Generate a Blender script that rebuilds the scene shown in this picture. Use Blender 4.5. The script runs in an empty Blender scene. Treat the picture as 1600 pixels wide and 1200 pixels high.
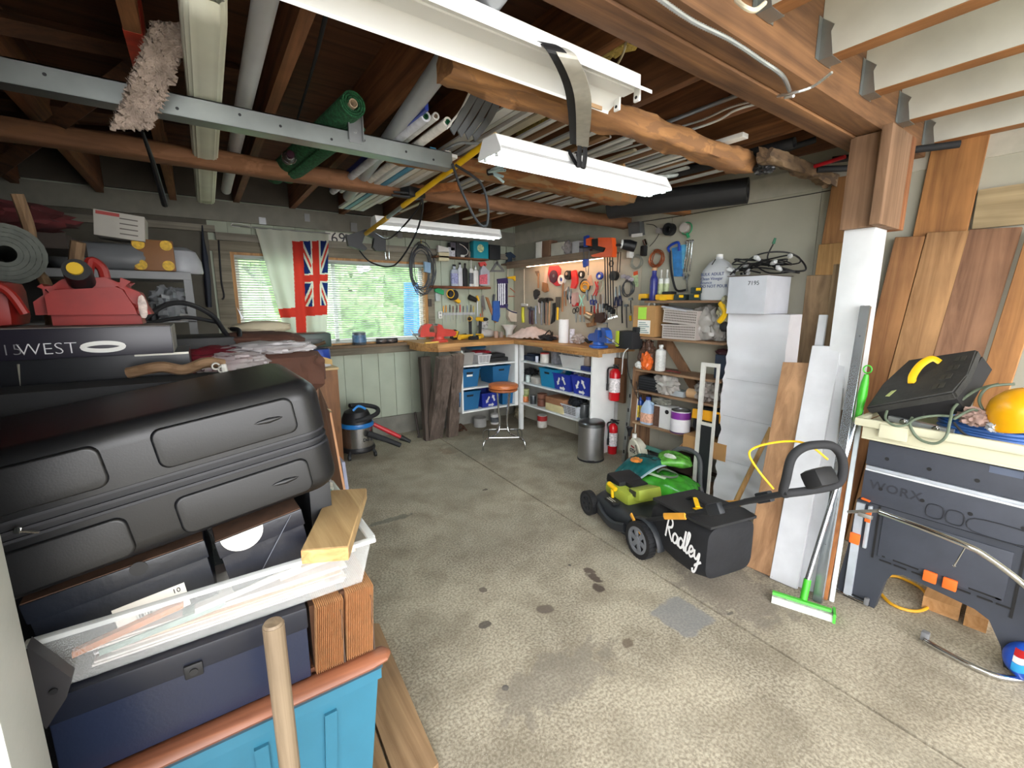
import bpy, bmesh, math, random
from mathutils import Vector, Matrix, Euler, noise
random.seed(7)
R=math.radians; PI=math.pi
SC=bpy.context.scene; COL=SC.collection
# ---------------------------------------------------------------- camera
FPX=690.0; PIT=math.atan(125/FPX); HCAM=1.6; YAW=math.atan(490/math.hypot(FPX,125))
cd=bpy.data.cameras.new('camera'); cam=bpy.data.objects.new('camera',cd); COL.objects.link(cam)
cd.sensor_fit='HORIZONTAL'; cd.sensor_width=36; cd.lens=36*FPX/1600; cd.clip_start=.02
cam.location=(0,0,HCAM); cam.rotation_euler=(PI/2-PIT,0,-YAW); SC.camera=cam
# ---------------------------------------------------------------- world, exposure
W=bpy.data.worlds.new('overcast'); SC.world=W; W.use_nodes=True
bg=W.node_tree.nodes['Background']; bg.inputs[0].default_value=(.985,.985,1,1); bg.inputs[1].default_value=6.6
SC.view_settings.view_transform='Standard'; SC.view_settings.look='None'; SC.view_settings.exposure=0.62
SC.view_settings.gamma=1; SC.view_settings.use_curve_mapping=False
SC.cycles.use_denoising=True; SC.cycles.max_bounces=8; SC.cycles.diffuse_bounces=5; SC.cycles.transparent_max_bounces=12
try: SC.cycles.sample_clamp_indirect=8
except Exception: pass
# ---------------------------------------------------------------- pixel rays onto real planes
def ray(u,v):
    x=(u-800)/FPX;y=-(v-600)/FPX
    h=math.cos(PIT)+y*math.sin(PIT);z=-math.sin(PIT)+y*math.cos(PIT)
    s,c=math.sin(YAW),math.cos(YAW)
    return (h*s+x*c,h*c-x*s,z)
def P(u,v,X=None,Y=None,Z=None):
    d=ray(u,v)
    t=X/d[0] if X is not None else (Y/d[1] if Y is not None else (Z-HCAM)/d[2])
    return Vector((d[0]*t,d[1]*t,HCAM+d[2]*t))
V=Vector
# ---------------------------------------------------------------- materials
def nodes(m): return m.node_tree.nodes, m.node_tree.links
def hexc(c):
    if isinstance(c,str):
        c=c.lstrip('#'); v=[int(c[i:i+2],16)/255 for i in (0,2,4)]
        return tuple((x/12.92 if x<=.04045 else ((x+.055)/1.055)**2.4) for x in v)
    return c
MC={}
def mat(c,rough=.55,metal=0,var=.12,scale=9,bump=0,alpha=1,trans=0,emit=0,coat=0,key=None,bscale=None):
    k=key or (str(c),rough,metal,var,scale,bump,alpha,trans,emit,coat,bscale)
    if k in MC: return MC[k]
    rgb=hexc(c)
    m=bpy.data.materials.new('mat_%03d'%len(MC)); m.use_nodes=True; MC[k]=m
    N,L=nodes(m); b=N['Principled BSDF']
    b.inputs['Roughness'].default_value=rough; b.inputs['Metallic'].default_value=metal
    b.inputs['Alpha'].default_value=alpha; b.inputs['Transmission Weight'].default_value=trans
    if coat: b.inputs['Coat Weight'].default_value=coat
    tc=N.new('ShaderNodeTexCoord')
    if var:
        nz=N.new('ShaderNodeTexNoise'); nz.inputs['Scale'].default_value=scale; nz.inputs['Detail'].default_value=5
        L.new(tc.outputs['Object'],nz.inputs['Vector'])
        mr=N.new('ShaderNodeMapRange'); mr.inputs['From Min'].default_value=.3; mr.inputs['From Max'].default_value=.7
        mr.inputs['To Min'].default_value=1-var; mr.inputs['To Max'].default_value=1+var
        L.new(nz.outputs['Fac'],mr.inputs['Value'])
        vm=N.new('ShaderNodeVectorMath'); vm.operation='SCALE'; vm.inputs[0].default_value=rgb
        L.new(mr.outputs[0],vm.inputs['Scale']); L.new(vm.outputs[0],b.inputs['Base Color'])
    else: b.inputs['Base Color'].default_value=(*rgb,1)
    if emit:
        b.inputs['Emission Color'].default_value=(*rgb,1); b.inputs['Emission Strength'].default_value=emit
    if bump:
        n2=N.new('ShaderNodeTexNoise'); n2.inputs['Scale'].default_value=bscale or scale*4; n2.inputs['Detail'].default_value=4
        L.new(tc.outputs['Object'],n2.inputs['Vector'])
        bp=N.new('ShaderNodeBump'); bp.inputs['Strength'].default_value=bump; bp.inputs['Distance'].default_value=.01
        L.new(n2.outputs['Fac'],bp.inputs['Height']); L.new(bp.outputs[0],b.inputs['Normal'])
    return m
def wood(c1,c2,ax='Y',fine=22,rough=.75,knots=True,stain=None,bump=.35):
    k=('wood',c1,c2,ax,fine,rough,knots,stain,bump)
    if k in MC: return MC[k]
    m=bpy.data.materials.new('wood_%03d'%len(MC)); m.use_nodes=True; MC[k]=m
    N,L=nodes(m); b=N['Principled BSDF']; b.inputs['Roughness'].default_value=rough
    tc=N.new('ShaderNodeTexCoord'); mp=N.new('ShaderNodeMapping')
    s=[fine,fine,fine]; s['XYZ'.index(ax)]=fine*.045; mp.inputs['Scale'].default_value=s
    L.new(tc.outputs['Object'],mp.inputs[0])
    nz=N.new('ShaderNodeTexNoise'); nz.inputs['Scale'].default_value=1; nz.inputs['Detail'].default_value=7; nz.inputs['Roughness'].default_value=.62; nz.inputs['Distortion'].default_value=.8
    L.new(mp.outputs[0],nz.inputs['Vector'])
    cr=N.new('ShaderNodeValToRGB'); e=cr.color_ramp.elements; e[0].position=.33; e[1].position=.66
    e[0].color=(*hexc(c2),1); e[1].color=(*hexc(c1),1); L.new(nz.outputs['Fac'],cr.inputs[0])
    out=cr.outputs[0]
    n2=N.new('ShaderNodeTexNoise'); n2.inputs['Scale'].default_value=3.2; n2.inputs['Detail'].default_value=3; L.new(tc.outputs['Object'],n2.inputs['Vector'])
    mr=N.new('ShaderNodeMapRange'); mr.inputs[1].default_value=.3; mr.inputs[2].default_value=.7; mr.inputs[3].default_value=.78; mr.inputs[4].default_value=1.15
    L.new(n2.outputs['Fac'],mr.inputs[0]); vm=N.new('ShaderNodeVectorMath'); vm.operation='SCALE'; L.new(out,vm.inputs[0]); L.new(mr.outputs[0],vm.inputs['Scale']); out=vm.outputs[0]
    if knots:
        vo=N.new('ShaderNodeTexVoronoi'); vo.inputs['Scale'].default_value=1; mp2=N.new('ShaderNodeMapping'); s2=[7,7,7]; s2['XYZ'.index(ax)]=2.3; mp2.inputs['Scale'].default_value=s2
        L.new(tc.outputs['Object'],mp2.inputs[0]); L.new(mp2.outputs[0],vo.inputs['Vector'])
        m3=N.new('ShaderNodeMapRange'); m3.inputs[1].default_value=.03; m3.inputs[2].default_value=.14; m3.inputs[3].default_value=.7; m3.inputs[4].default_value=0; L.new(vo.outputs['Distance'],m3.inputs[0])
        mx=N.new('ShaderNodeMix'); mx.data_type='RGBA'; L.new(m3.outputs[0],mx.inputs[0]); L.new(out,mx.inputs[6]); mx.inputs[7].default_value=(*[x*.45 for x in hexc(c2)],1); out=mx.outputs[2]
    L.new(out,b.inputs['Base Color'])
    bp=N.new('ShaderNodeBump'); bp.inputs['Strength'].default_value=bump; bp.inputs['Distance'].default_value=.004; L.new(nz.outputs['Fac'],bp.inputs['Height']); L.new(bp.outputs[0],b.inputs['Normal'])
    return m
# ---------------------------------------------------------------- mesh builder
class M:
    def __init__(s,T=None): s.bm=bmesh.new(); s.T=T or Matrix.Identity(4); s.mi=0
    def _add(s,vs,fs):
        bv=[s.bm.verts.new(s.T@V(v)) for v in vs]
        for f in fs:
            try:
                fc=s.bm.faces.new([bv[i] for i in f]); fc.material_index=s.mi; fc.smooth=True
            except ValueError: pass
        return bv
    def box(s,c,d,rot=None,bev=0,taper=1):
        x,y,z=[q/2 for q in d]; mm=Euler(rot).to_matrix() if rot else Matrix.Identity(3); c=V(c)
        t=taper
        vs=[(-x*t,-y*t,-z),(x*t,-y*t,-z),(x*t,y*t,-z),(-x*t,y*t,-z),(-x,-y,z),(x,-y,z),(x,y,z),(-x,y,z)]
        b=bmesh.new(); bv=[b.verts.new(v) for v in vs]
        for f in ((0,3,2,1),(4,5,6,7),(0,1,5,4),(1,2,6,5),(2,3,7,6),(3,0,4,7)): b.faces.new([bv[i] for i in f])
        if bev: bmesh.ops.bevel(b,geom=b.edges[:],offset=min(bev,min(x,y,z)*.9),segments=2,affect='EDGES',profile=.6)
        b.verts.index_update()
        s._add([c+mm@v.co for v in b.verts],[[v.index for v in f.verts] for f in b.faces]); b.free(); return s
    def bx(s,a,b,bev=0):
        a=V(a);b=V(b); return s.box((a+b)/2,[abs(q) for q in (b-a)],bev=bev)
    def tube(s,pts,r,n=8,closed=False,caps=True,flat=None):
        pts=[V(p) for p in pts]; k=len(pts); rs=r if isinstance(r,(list,tuple)) else [r]*k
        tan=[]
        for i in range(k):
            a=pts[(i-1)%k] if closed or i>0 else pts[i]; b=pts[(i+1)%k] if closed or i<k-1 else pts[i]
            t=(b-a); tan.append(t.normalized() if t.length>1e-9 else V((0,0,1)))
        up=V((0,0,1)) if abs(tan[0].z)<.9 else V((1,0,0))
        nn=(up-tan[0]*up.dot(tan[0])).normalized(); vs=[];
        for i in range(k):
            nn=(nn-tan[i]*nn.dot(tan[i]))
            if nn.length<1e-6: nn=tan[i].orthogonal()
            nn.normalize(); bb=tan[i].cross(nn)
            fa,fb=(1,1) if not flat else flat
            for j in range(n):
                a=2*PI*j/n; vs.append(pts[i]+nn*math.cos(a)*rs[i]*fa+bb*math.sin(a)*rs[i]*fb)
        fs=[]
        for i in range(k if closed else k-1):
            i2=(i+1)%k
            for j in range(n): fs.append((i*n+j,i*n+(j+1)%n,i2*n+(j+1)%n,i2*n+j))
        if caps and not closed: fs+= [tuple(range(n-1,-1,-1)),tuple((k-1)*n+j for j in range(n))]
        s._add(vs,fs); return s
    def cyl(s,a,b,r,r2=None,n=20): return s.tube([a,b],[r,r if r2 is None else r2],n)
    def pipe(s,a,b,r,ri,n=24):
        a=V(a);b=V(b); t=(b-a).normalized(); x=t.orthogonal().normalized(); y=t.cross(x); vs=[]
        for p,q in ((a,r),(b,r),(b,ri),(a,ri)):
            for j in range(n): vs.append(p+(x*math.cos(2*PI*j/n)+y*math.sin(2*PI*j/n))*q)
        fs=[(i*n+j,i*n+(j+1)%n,((i+1)%4)*n+(j+1)%n,((i+1)%4)*n+j) for i in range(4) for j in range(n)]
        s._add(vs,fs); return s
    def lathe(s,prof,c=(0,0,0),ax='Z',n=20,sq=None):
        c=V(c); vs=[]; k=len(prof)
        for r,h in prof:
            for j in range(n):
                a=2*PI*j/n; x,y=math.cos(a),math.sin(a)
                if sq: # superellipse
                    e=2/sq[2]; x=math.copysign(abs(x)**e,x)*sq[0]; y=math.copysign(abs(y)**e,y)*sq[1]
                p=(r*x,r*y,h)
                if ax=='X': p=(h,r*x,r*y)
                if ax=='Y': p=(r*x,h,r*y)
                vs.append(c+V(p))
        fs=[(i*n+j,i*n+(j+1)%n,(i+1)*n+(j+1)%n,(i+1)*n+j) for i in range(k-1) for j in range(n)]
        fs+=[tuple(range(n-1,-1,-1)),tuple((k-1)*n+j for j in range(n))]
        s._add(vs,fs); return s
    def prism(s,pts,ext):
        pts=[V(p) for p in pts]; n=len(pts); e=V(ext)
        fs=[tuple(range(n)),tuple(range(2*n-1,n-1,-1))]+[(i,(i+1)%n,n+(i+1)%n,n+i) for i in range(n)]
        s._add(pts+[p+e for p in pts],fs); return s
    def sheet(s,fn,nu,nv,th=0,closeu=False):
        g=[[V(fn(i/(nu-1),j/(nv-1))) for j in range(nv)] for i in range(nu)]
        vs=[p for r in g for p in r]; fs=[(i*nv+j,(i+1)*nv+j,(i+1)*nv+j+1,i*nv+j+1) for i in range(nu-1) for j in range(nv-1)]
        if th:
            o=len(vs); top=[]
            for i in range(nu):
                for j in range(nv):
                    a=g[min(i+1,nu-1)][j]-g[max(i-1,0)][j]; b=g[i][min(j+1,nv-1)]-g[i][max(j-1,0)]; nn=a.cross(b)
                    top.append(g[i][j]+(nn.normalized() if nn.length>1e-12 else V((0,0,1)))*th)
            fs+=[tuple(o+q for q in reversed(f)) for f in fs[:]]; vs+=top
            bd=[i*nv for i in range(nu)]+[(nu-1)*nv+j for j in range(1,nv)]+[i*nv+nv-1 for i in range(nu-2,-1,-1)]+[j for j in range(nv-2,0,-1)]
            fs+=[(bd[i],bd[(i+1)%len(bd)],bd[(i+1)%len(bd)]+o,bd[i]+o) for i in range(len(bd))]
        s._add(vs,fs); return s
    def blob(s,c,r,amp=.18,fr=2.2,seed=0,n=18,pw=2.0,base=True,rot=0):
        c=V(c); vs=[];k=n
        for i in range(k+1):
            th=PI*i/k
            for j in range(2*n):
                ph=PI*j/n; d=V((math.sin(th)*math.cos(ph),math.sin(th)*math.sin(ph),math.cos(th)))
                e=2/pw; q=V([math.copysign(abs(t)**e,t) for t in d])
                w=1+amp*noise.fractal(d*fr+V((seed*7.3,seed*1.7,seed)),1,2,4)
                p=V((q.x*r[0]*w,q.y*r[1]*w,q.z*r[2]*w))
                if base and p.z<-r[2]*.93: p.z=-r[2]*.93
                p=Matrix.Rotation(rot,3,'Z')@p; vs.append(c+p)
        m2=2*n; fs=[(i*m2+j,i*m2+(j+1)%m2,(i+1)*m2+(j+1)%m2,(i+1)*m2+j) for i in range(k) for j in range(m2)]
        s._add(vs,fs); bmesh.ops.remove_doubles(s.bm,verts=s.bm.verts,dist=1e-5); return s
    def obj(s,name,mats,parent=None,flat=False,ang=38):
        me=bpy.data.meshes.new(name); bmesh.ops.recalc_face_normals(s.bm,faces=s.bm.faces); s.bm.to_mesh(me); s.bm.free()
        if flat:
            for p in me.polygons: p.use_smooth=False
        else:
            try: me.set_sharp_from_angle(angle=R(ang))
            except Exception: pass
        for q in (mats if isinstance(mats,(list,tuple)) else [mats]): me.materials.append(q)
        o=bpy.data.objects.new(name,me); COL.objects.link(o)
        if parent is not None: o.parent=parent
        return o
def tag(o,label,cat,group=None,kind=None):
    o['label']=label; o['category']=cat
    if group: o['group']=group
    if kind: o['kind']=kind
    return o
def thing(name,label,cat,group=None):
    o=bpy.data.objects.new(name,None); COL.objects.link(o); o.empty_display_size=.1
    return tag(o,label,cat,group)
def one(m,name,mt,label,cat,group=None,**k): return tag(m.obj(name,mt,**k),label,cat,group)
def struct(name,m,mt,parent=None,**k):
    o=m.obj(name,mt,parent,**k)
    if parent is None: o['kind']='structure'
    return o
def XF(loc=(0,0,0),rz=0,rx=0,ry=0): return Matrix.Translation(V(loc))@Matrix.Rotation(rz,4,'Z')@Matrix.Rotation(ry,4,'Y')@Matrix.Rotation(rx,4,'X')
def text(s,size,mt,parent,T,name='lettering',ext=.0006,shear=0,spacing=1,align='LEFT',bold=0):
    cu=bpy.data.curves.new('t','FONT'); cu.body=s; cu.size=size; cu.extrude=ext; cu.shear=shear; cu.space_character=spacing; cu.align_x=align; cu.offset=bold; cu.resolution_u=3
    t=bpy.data.objects.new('t',cu); COL.objects.link(t); bpy.context.view_layer.update()
    me=bpy.data.meshes.new_from_object(t.evaluated_get(bpy.context.evaluated_depsgraph_get())); bpy.data.objects.remove(t)
    me.transform(T); me.materials.clear(); me.materials.append(mt)
    o=bpy.data.objects.new(name,me); COL.objects.link(o); o.parent=parent; return o
def basis(o,x,y):
    x=V(x).normalized(); y=V(y); y=(y-x*y.dot(x)).normalized(); z=x.cross(y)
    m=Matrix((x,y,z)).transposed().to_4x4(); m.translation=V(o); return m
def kids(o): return [c for c in bpy.data.objects if c.parent==o]
def arc(c,r,a0,a1,n,pl='XY',r2=None):
    c=V(c); r2=r2 or r; o=[]
    for i in range(n):
        a=a0+(a1-a0)*i/(n-1); x,y=r*math.cos(a),r2*math.sin(a)
        o.append(c+V({'XY':(x,y,0),'XZ':(x,0,y),'YZ':(0,x,y)}[pl]))
    return o
def spl(pts,k=6,closed=False):
    pts=[V(p) for p in pts]; n=len(pts); o=[]
    for i in range(n if closed else n-1):
        p0=pts[(i-1)%n] if closed or i>0 else pts[0]; p1=pts[i]; p2=pts[(i+1)%n]; p3=pts[(i+2)%n] if closed or i<n-2 else pts[n-1]
        for j in range(k):
            t=j/k; o.append(.5*((2*p1)+(p2-p0)*t+(2*p0-5*p1+4*p2-p3)*t*t+(3*p1-p0-3*p2+p3)*t**3))
    if not closed: o.append(pts[-1])
    return o
BLK=mat('#141518',.5); DK=mat('#1c1d20',.75,var=.2); GRYM=mat('#9a9c9c',.35,metal=.85); CHR=mat('#d8dadb',.12,metal=1,var=0); STEEL=mat('#a3a5a6',.3,metal=.9)
WHT=mat('#dcdcd8',.6,var=.05); RED=mat('#b3161a',.4); ORG=mat('#e0561d',.45); YEL=mat('#e9b90c',.45); BLU=mat('#1b3fa0',.4); PAPER=mat('#e6e4dc',.8,var=.04)
# ================================================================ SHELL
YW=5.235; XR=3.69; JB=2.56; JT=2.84
# floor: concrete with stains
def concrete():
    m=bpy.data.materials.new('concrete'); m.use_nodes=True; N,L=nodes(m); b=N['Principled BSDF']; b.inputs['Roughness'].default_value=.8
    tc=N.new('ShaderNodeTexCoord'); O=tc.outputs['Object']
    def nz(s,d=6,dist=0):
        n=N.new('ShaderNodeTexNoise'); n.inputs['Scale'].default_value=s; n.inputs['Detail'].default_value=d; n.inputs['Distortion'].default_value=dist; L.new(O,n.inputs['Vector']); return n.outputs['Fac']
    def ramp(f,a,b_,ca,cb):
        r=N.new('ShaderNodeValToRGB'); e=r.color_ramp.elements; e[0].position=a;e[1].position=b_; e[0].color=(*hexc(ca),1); e[1].color=(*hexc(cb),1); L.new(f,r.inputs[0]); return r.outputs[0]
    def mix(f,a,c,mode='MIX'):
        x=N.new('ShaderNodeMix'); x.data_type='RGBA'; x.blend_type=mode
        if isinstance(f,float): x.inputs[0].default_value=f
        else: L.new(f,x.inputs[0])
        L.new(a,x.inputs[6])
        if isinstance(c,tuple): x.inputs[7].default_value=c
        else: L.new(c,x.inputs[7])
        return x.outputs[2]
    def mrg(f,a,b_,c,d):
        r=N.new('ShaderNodeMapRange'); r.inputs[1].default_value=a;r.inputs[2].default_value=b_;r.inputs[3].default_value=c;r.inputs[4].default_value=d; L.new(f,r.inputs[0]); return r.outputs[0]
    base=ramp(nz(1.6,8,.6),.32,.68,'#7d7463','#aba18c')
    sp=ramp(nz(85,4),.38,.62,'#625b4e','#cbc2ad'); c=mix(.42,base,sp)
    c=mix(mrg(nz(4.2,9,.35),.42,.72,0,.6),c,(*hexc('#665d4c'),1))
    c=mix(mrg(nz(.9,4,.5),.5,.7,0,.4),c,(*hexc('#969080'),1))
    g=nz(240,2); c=mix(mrg(g,.66,.72,0,.7),c,(*hexc('#d8d4cc'),1)); c=mix(mrg(nz(190,2),.68,.74,0,.6),c,(*hexc('#3e3a33'),1))
    wob=nz(14,4)
    def spot(u,v,rx,ry,col,st=.85):
        nonlocal c
        p=P(u,v,Z=0); mp=N.new('ShaderNodeVectorMath'); mp.operation='SUBTRACT'; L.new(O,mp.inputs[0]); mp.inputs[1].default_value=(p.x,p.y,0)
        sc=N.new('ShaderNodeVectorMath'); sc.operation='MULTIPLY'; L.new(mp.outputs[0],sc.inputs[0]); sc.inputs[1].default_value=(1/rx,1/ry,0)
        ln=N.new('ShaderNodeVectorMath'); ln.operation='LENGTH'; L.new(sc.outputs[0],ln.inputs[0])
        ad=N.new('ShaderNodeMath'); ad.operation='ADD'; L.new(ln.outputs['Value'],ad.inputs[0])
        mw=N.new('ShaderNodeMath'); mw.operation='MULTIPLY_ADD'; L.new(wob,mw.inputs[0]); mw.inputs[1].default_value=2.2; mw.inputs[2].default_value=-1.1; L.new(mw.outputs[0],ad.inputs[1])
        c=mix(mrg(ad.outputs[0],.85,1.1,st,0),c,(*hexc(col),1))
    for a in ((927,902,.03,.055,'#3a2c26'),(936,918,.035,.04,'#3a2c26'),(920,892,.03,.03,'#463830'),(850,952,.05,.035,'#5d5248'),(755,976,.032,.022,'#48423c'),(983,1005,.035,.03,'#5f5243'),(790,1074,.014,.014,'#33343a'),(755,922,.02,.02,'#5a5048'),(890,883,.01,.01,'#333'.replace('333','333333')),
        (610,812,.16,.04,'#525650',.6),(1142,958,.03,.012,'#59544c'),(700,705,.09,.12,'#7e6650',.45),(758,765,.03,.02,'#4a4038'),(1000,760,.3,.2,'#8a8468',.3),(560,1100,.2,.3,'#6c675e',.3),(1140,920,.25,.3,'#6b645c',.5),(870,1060,.3,.12,'#746e64',.5),(740,700,.3,.4,'#6f6e62',.35)): spot(*a)
    # grey patch of filler (a rounded square)
    pc_=P(1066,962,Z=0)
    for cx,cy,w,h,col,st in ((pc_.x,pc_.y,.125,.12,'#76787a',.7),):
        mp=N.new('ShaderNodeVectorMath'); mp.operation='SUBTRACT'; L.new(O,mp.inputs[0]); mp.inputs[1].default_value=(cx,cy,0)
        ab=N.new('ShaderNodeVectorMath'); ab.operation='ABSOLUTE'; L.new(mp.outputs[0],ab.inputs[0])
        sc=N.new('ShaderNodeVectorMath'); sc.operation='MULTIPLY'; L.new(ab.outputs[0],sc.inputs[0]); sc.inputs[1].default_value=(1/w,1/h,0)
        sx=N.new('ShaderNodeSeparateXYZ'); L.new(sc.outputs[0],sx.inputs[0]); mm=N.new('ShaderNodeMath'); mm.operation='SMOOTH_MAX'; mm.inputs[2].default_value=.3; L.new(sx.outputs[0],mm.inputs[0]); L.new(sx.outputs[1],mm.inputs[1])
        ad=N.new('ShaderNodeMath'); ad.operation='MULTIPLY_ADD'; L.new(wob,ad.inputs[0]); ad.inputs[1].default_value=.6; L.new(mm.outputs[0],ad.inputs[2])
        c=mix(mrg(ad.outputs[0],1.2,1.34,st,0),c,(*hexc(col),1))
    L.new(c,b.inputs['Base Color'])
    bp=N.new('ShaderNodeBump'); bp.inputs['Strength'].default_value=.35; bp.inputs['Distance'].default_value=.004; L.new(nz(120,5),bp.inputs['Height']); L.new(bp.outputs[0],b.inputs['Normal'])
    return m
m=M(); jx0,jx1=2.22,2.035
# two slabs either side of the joint, and a dark channel between
def xj(y): return 2.23+(y-4.65)*(2.23-2.05)/(4.65-.45)
g=.007
m.prism([(-4,-2.2,0),(xj(-2.2)-g,-2.2,0),(xj(YW)-g,YW,0),(-4,YW,0)],(0,0,-.12))
m.prism([(xj(-2.2)+g,-2.2,0),(XR+.1,-2.2,0),(XR+.1,YW,0),(xj(YW)+g,YW,0)],(0,0,-.12))
m.prism([(xj(-2.2)-g,-2.2,-.012),(xj(-2.2)+g,-2.2,-.012),(xj(YW)+g,YW,-.012),(xj(YW)-g,YW,-.012)],(0,0,-.1))
CONC=concrete(); struct('floor',m,CONC,flat=True)
# window wall : green-grey painted tongue and groove over a concrete kerb
GRN=mat('#a3aa98',.7,var=.07,scale=4); GRN2=mat('#aaa898',.75,var=.07,scale=3)
WX0,WX1,WZ0,WZ1=.3,2.36,1.14,2.1
m=M()
for x0,x1,z0,z1 in ((-4,WX0,.2,2.56),(WX1,XR,.2,2.56),(WX0,WX1,.2,WZ0),(WX0,WX1,WZ1,2.56)):
    if x1-x0<2.5 and x0<3: 
        x=x0
        while x<x1-1e-6:
            xe=min(x+.2,x1); m.bx((x+.003,YW,z0),(xe-.003,YW+.02,z1),.004); x=xe
    else: m.bx((x0,YW,z0),(x1,YW+.02,z1))
    m.bx((x0,YW+.012,z0),(x1,YW+.12,JT if z1==2.56 else z1))
struct('wall_back',m,GRN)
m=M(); m.bx((-4,YW-.012,.23),(WX0-.16,YW-.0005,2.38)); struct('trim_14',m,mat('#57534a',.85,var=.15,scale=5))  # grey-brown boards left of the window, the shade there put into their colour
m=M(); m.bx((XR-.001,YW-.001,0),(XR+.14,YW+.14,JT)); struct('trim_13',m,GRN)
m=M(); m.bx((-4,YW-.03,0),(XR,YW+.12,.23)); struct('trim_1',m,mat('#77756c',.9,var=.25,scale=5,bump=.5))['label']='concrete kerb under the window wall'
# right wall: flat painted panels
m=M()
y=-2.2
while y<YW:
    ye=min(y+1.22,YW); m.bx((XR,y+.0015,0),(XR+.02,ye-.0015,2.4)); y=ye
m.bx((XR+.015,-4.2,0),(XR+.12,YW,JT))  # backing lengthened out of view to block low sky light from the left side
WR=mat('#a9a797',.75,var=.1,scale=2.5,bump=.05); struct('wall_right',m,WR)
m=M(); m.bx((XR-.012,-2.2,2.40),(XR+.1,YW,2.56)); struct('trim_2',m,mat('#b3b0a2',.7))
# left wall, front-left return wall
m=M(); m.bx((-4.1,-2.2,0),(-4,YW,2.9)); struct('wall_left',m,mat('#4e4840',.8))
c0_=P(1,830,Y=.925)
m=M(); m.bx((-4,.80,0),(c0_.x-.141,.92,2.9)); struct('wall_front',m,mat('#d2d4cf',.6))
# painted jamb board, the near-left upright
JBM=mat('#a6a8a2',.5,var=.06,bump=.1)
c0=P(1,830,Y=.925)
m=M(); m.bx((c0.x-.14,.80,0),(c0.x,.925,2.2),.004); struct('door_1_jamb'.replace('door_1_jamb','trim_3'),m,JBM)
# plywood roof deck
PLY=wood('#6b4329','#3f2718','X',14,.8,True)
m=M()
y=1.1
while y<YW+.5:
    x=-4
    while x<XR+.1:
        m.bx((x+.002,y+.002,JT),(min(x+2.44,XR+.1)-.002,min(y+1.22,YW+.3)-.002,JT+.02)); x+=2.44
    y+=1.22
m.bx((-4.1,1.0,JT+.02),(XR+.15,YW+.4,JT+.06))
struct('ceiling',m,PLY)
# front bay: painted boards over joists
m=M(); WP=mat('#c8c8bd',.7,var=.08,scale=4)
y=.95
while y>-2.5:
    m.bx((-.6,y-.14,JT-.02),(XR+.12,y-.004,JT)); y-=.144
m.bx((-.6,-2.5,JT),(XR+.12,1.05,JT+.04)); struct('ceiling.001',m,WP)  # roof carried on behind the camera, unseen, to hold sky light off the left
# girder
GW=wood('#946a45','#4d3322','X',15,.8,bump=.8)
m=M(); m.bx((-4,.92,2.47),(XR,1.03,JT),.006); m.bx((-4,1.034,2.46),(XR,1.14,JT),.008)
gi=struct('trim_4',m,GW); gi['label']='doubled girder beam carrying the joists'
# joists of the back bay
JM=[wood('#98643f','#5a3620','Y',18,.75),wood('#a26c42','#664024','Y',21,.75),wood('#8a5b3a','#50331f','Y',16,.75)]
HNG=mat('#9ba09f',.4,metal=.8)
def hanger(x,y,zb,sgn,parent,w=.05):
    h=M(); h.bx((x-w/2-.003,y,zb-.003),(x+w/2+.003,y+sgn*.05,zb)); 
    for s in (-1,1):
        xx=x+s*w/2
        h.prism([(xx,y,zb),(xx,y+sgn*.05,zb),(xx,y+sgn*.035,zb+.09),(xx,y+sgn*.045,zb+.11),(xx,y,zb+.15)],(s*.002,0,0))
        h.bx((xx,y-sgn*.001,zb),(xx+s*.03,y+sgn*.001,zb+.15))
    return h.obj('joist_hanger',HNG,parent)
k=0
for i in range(-8,7):
    x=.4+.49*i
    if x>XR: continue
    w=.05; m=M(); zb=JB-(.04 if x<0 else 0)
    m.bx((x-w/2,1.142,zb),(x+w/2,YW+.3,JT-.001),.003)
    o=struct('ceiling_joist',m,JM[k%3]); k+=1
    if x>-.5: hanger(x,1.142,JB,1,o)
    if x<.1 and x>-.5:
        r=M(); r.bx((x-w/2-.0012,2.15,zb-.0012),(x+w/2+.0012,2.52,JT-.03)); r.obj('paint_patch',mat('#c23a24',.6,var=.25,scale=18),o)
FJ=wood('#b98250','#8d5d35','Y',22,.7); FW=mat('#c9c9bf',.7,var=.1,scale=5,bump=.1)
for x,zb in ((1.17,2.57),(1.66,2.57),(2.15,2.565),(2.62,2.55),(3.13,2.54),(3.6,2.52)):
    m=M(); m.bx((x,-2.5,zb),(x+.075,.918,JT-.021),.003); o=struct('ceiling_joist',m,FJ)
    p=M(); p.bx((x-.0025,-2.5,zb+.004),(x,.918,JT-.022)); p.bx((x+.075,-2.5,zb+.004),(x+.0775,.918,JT-.022)); p.obj('painted_face',FW,o)
    hanger(x+.0375,.918,zb,-1,o,.083)
# blocking between joists over the window wall
for i in range(-6,7):
    x=.4+.49*i
    if x+.49>XR: continue
    m=M(); m.bx((x+.028,YW-.02,2.58),(x+.462,YW+.03,2.82)); struct('trim_5',m,mat('#4c463e',.8))
m=M(); m.bx((-4,YW-.04,2.38),(XR,YW+.1,2.56)); struct('trim_6',m,mat('#7c7a70',.7,var=.12))
m=M(); m.bx((.2,YW-.06,2.2),(XR-.02,YW-.0,2.27)); m.bx((-2,YW-.05,2.27),(.2,YW-.0,2.33)); struct('trim_7',m,wood('#8b8578','#6a655a','X',18,.8,False))
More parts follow.
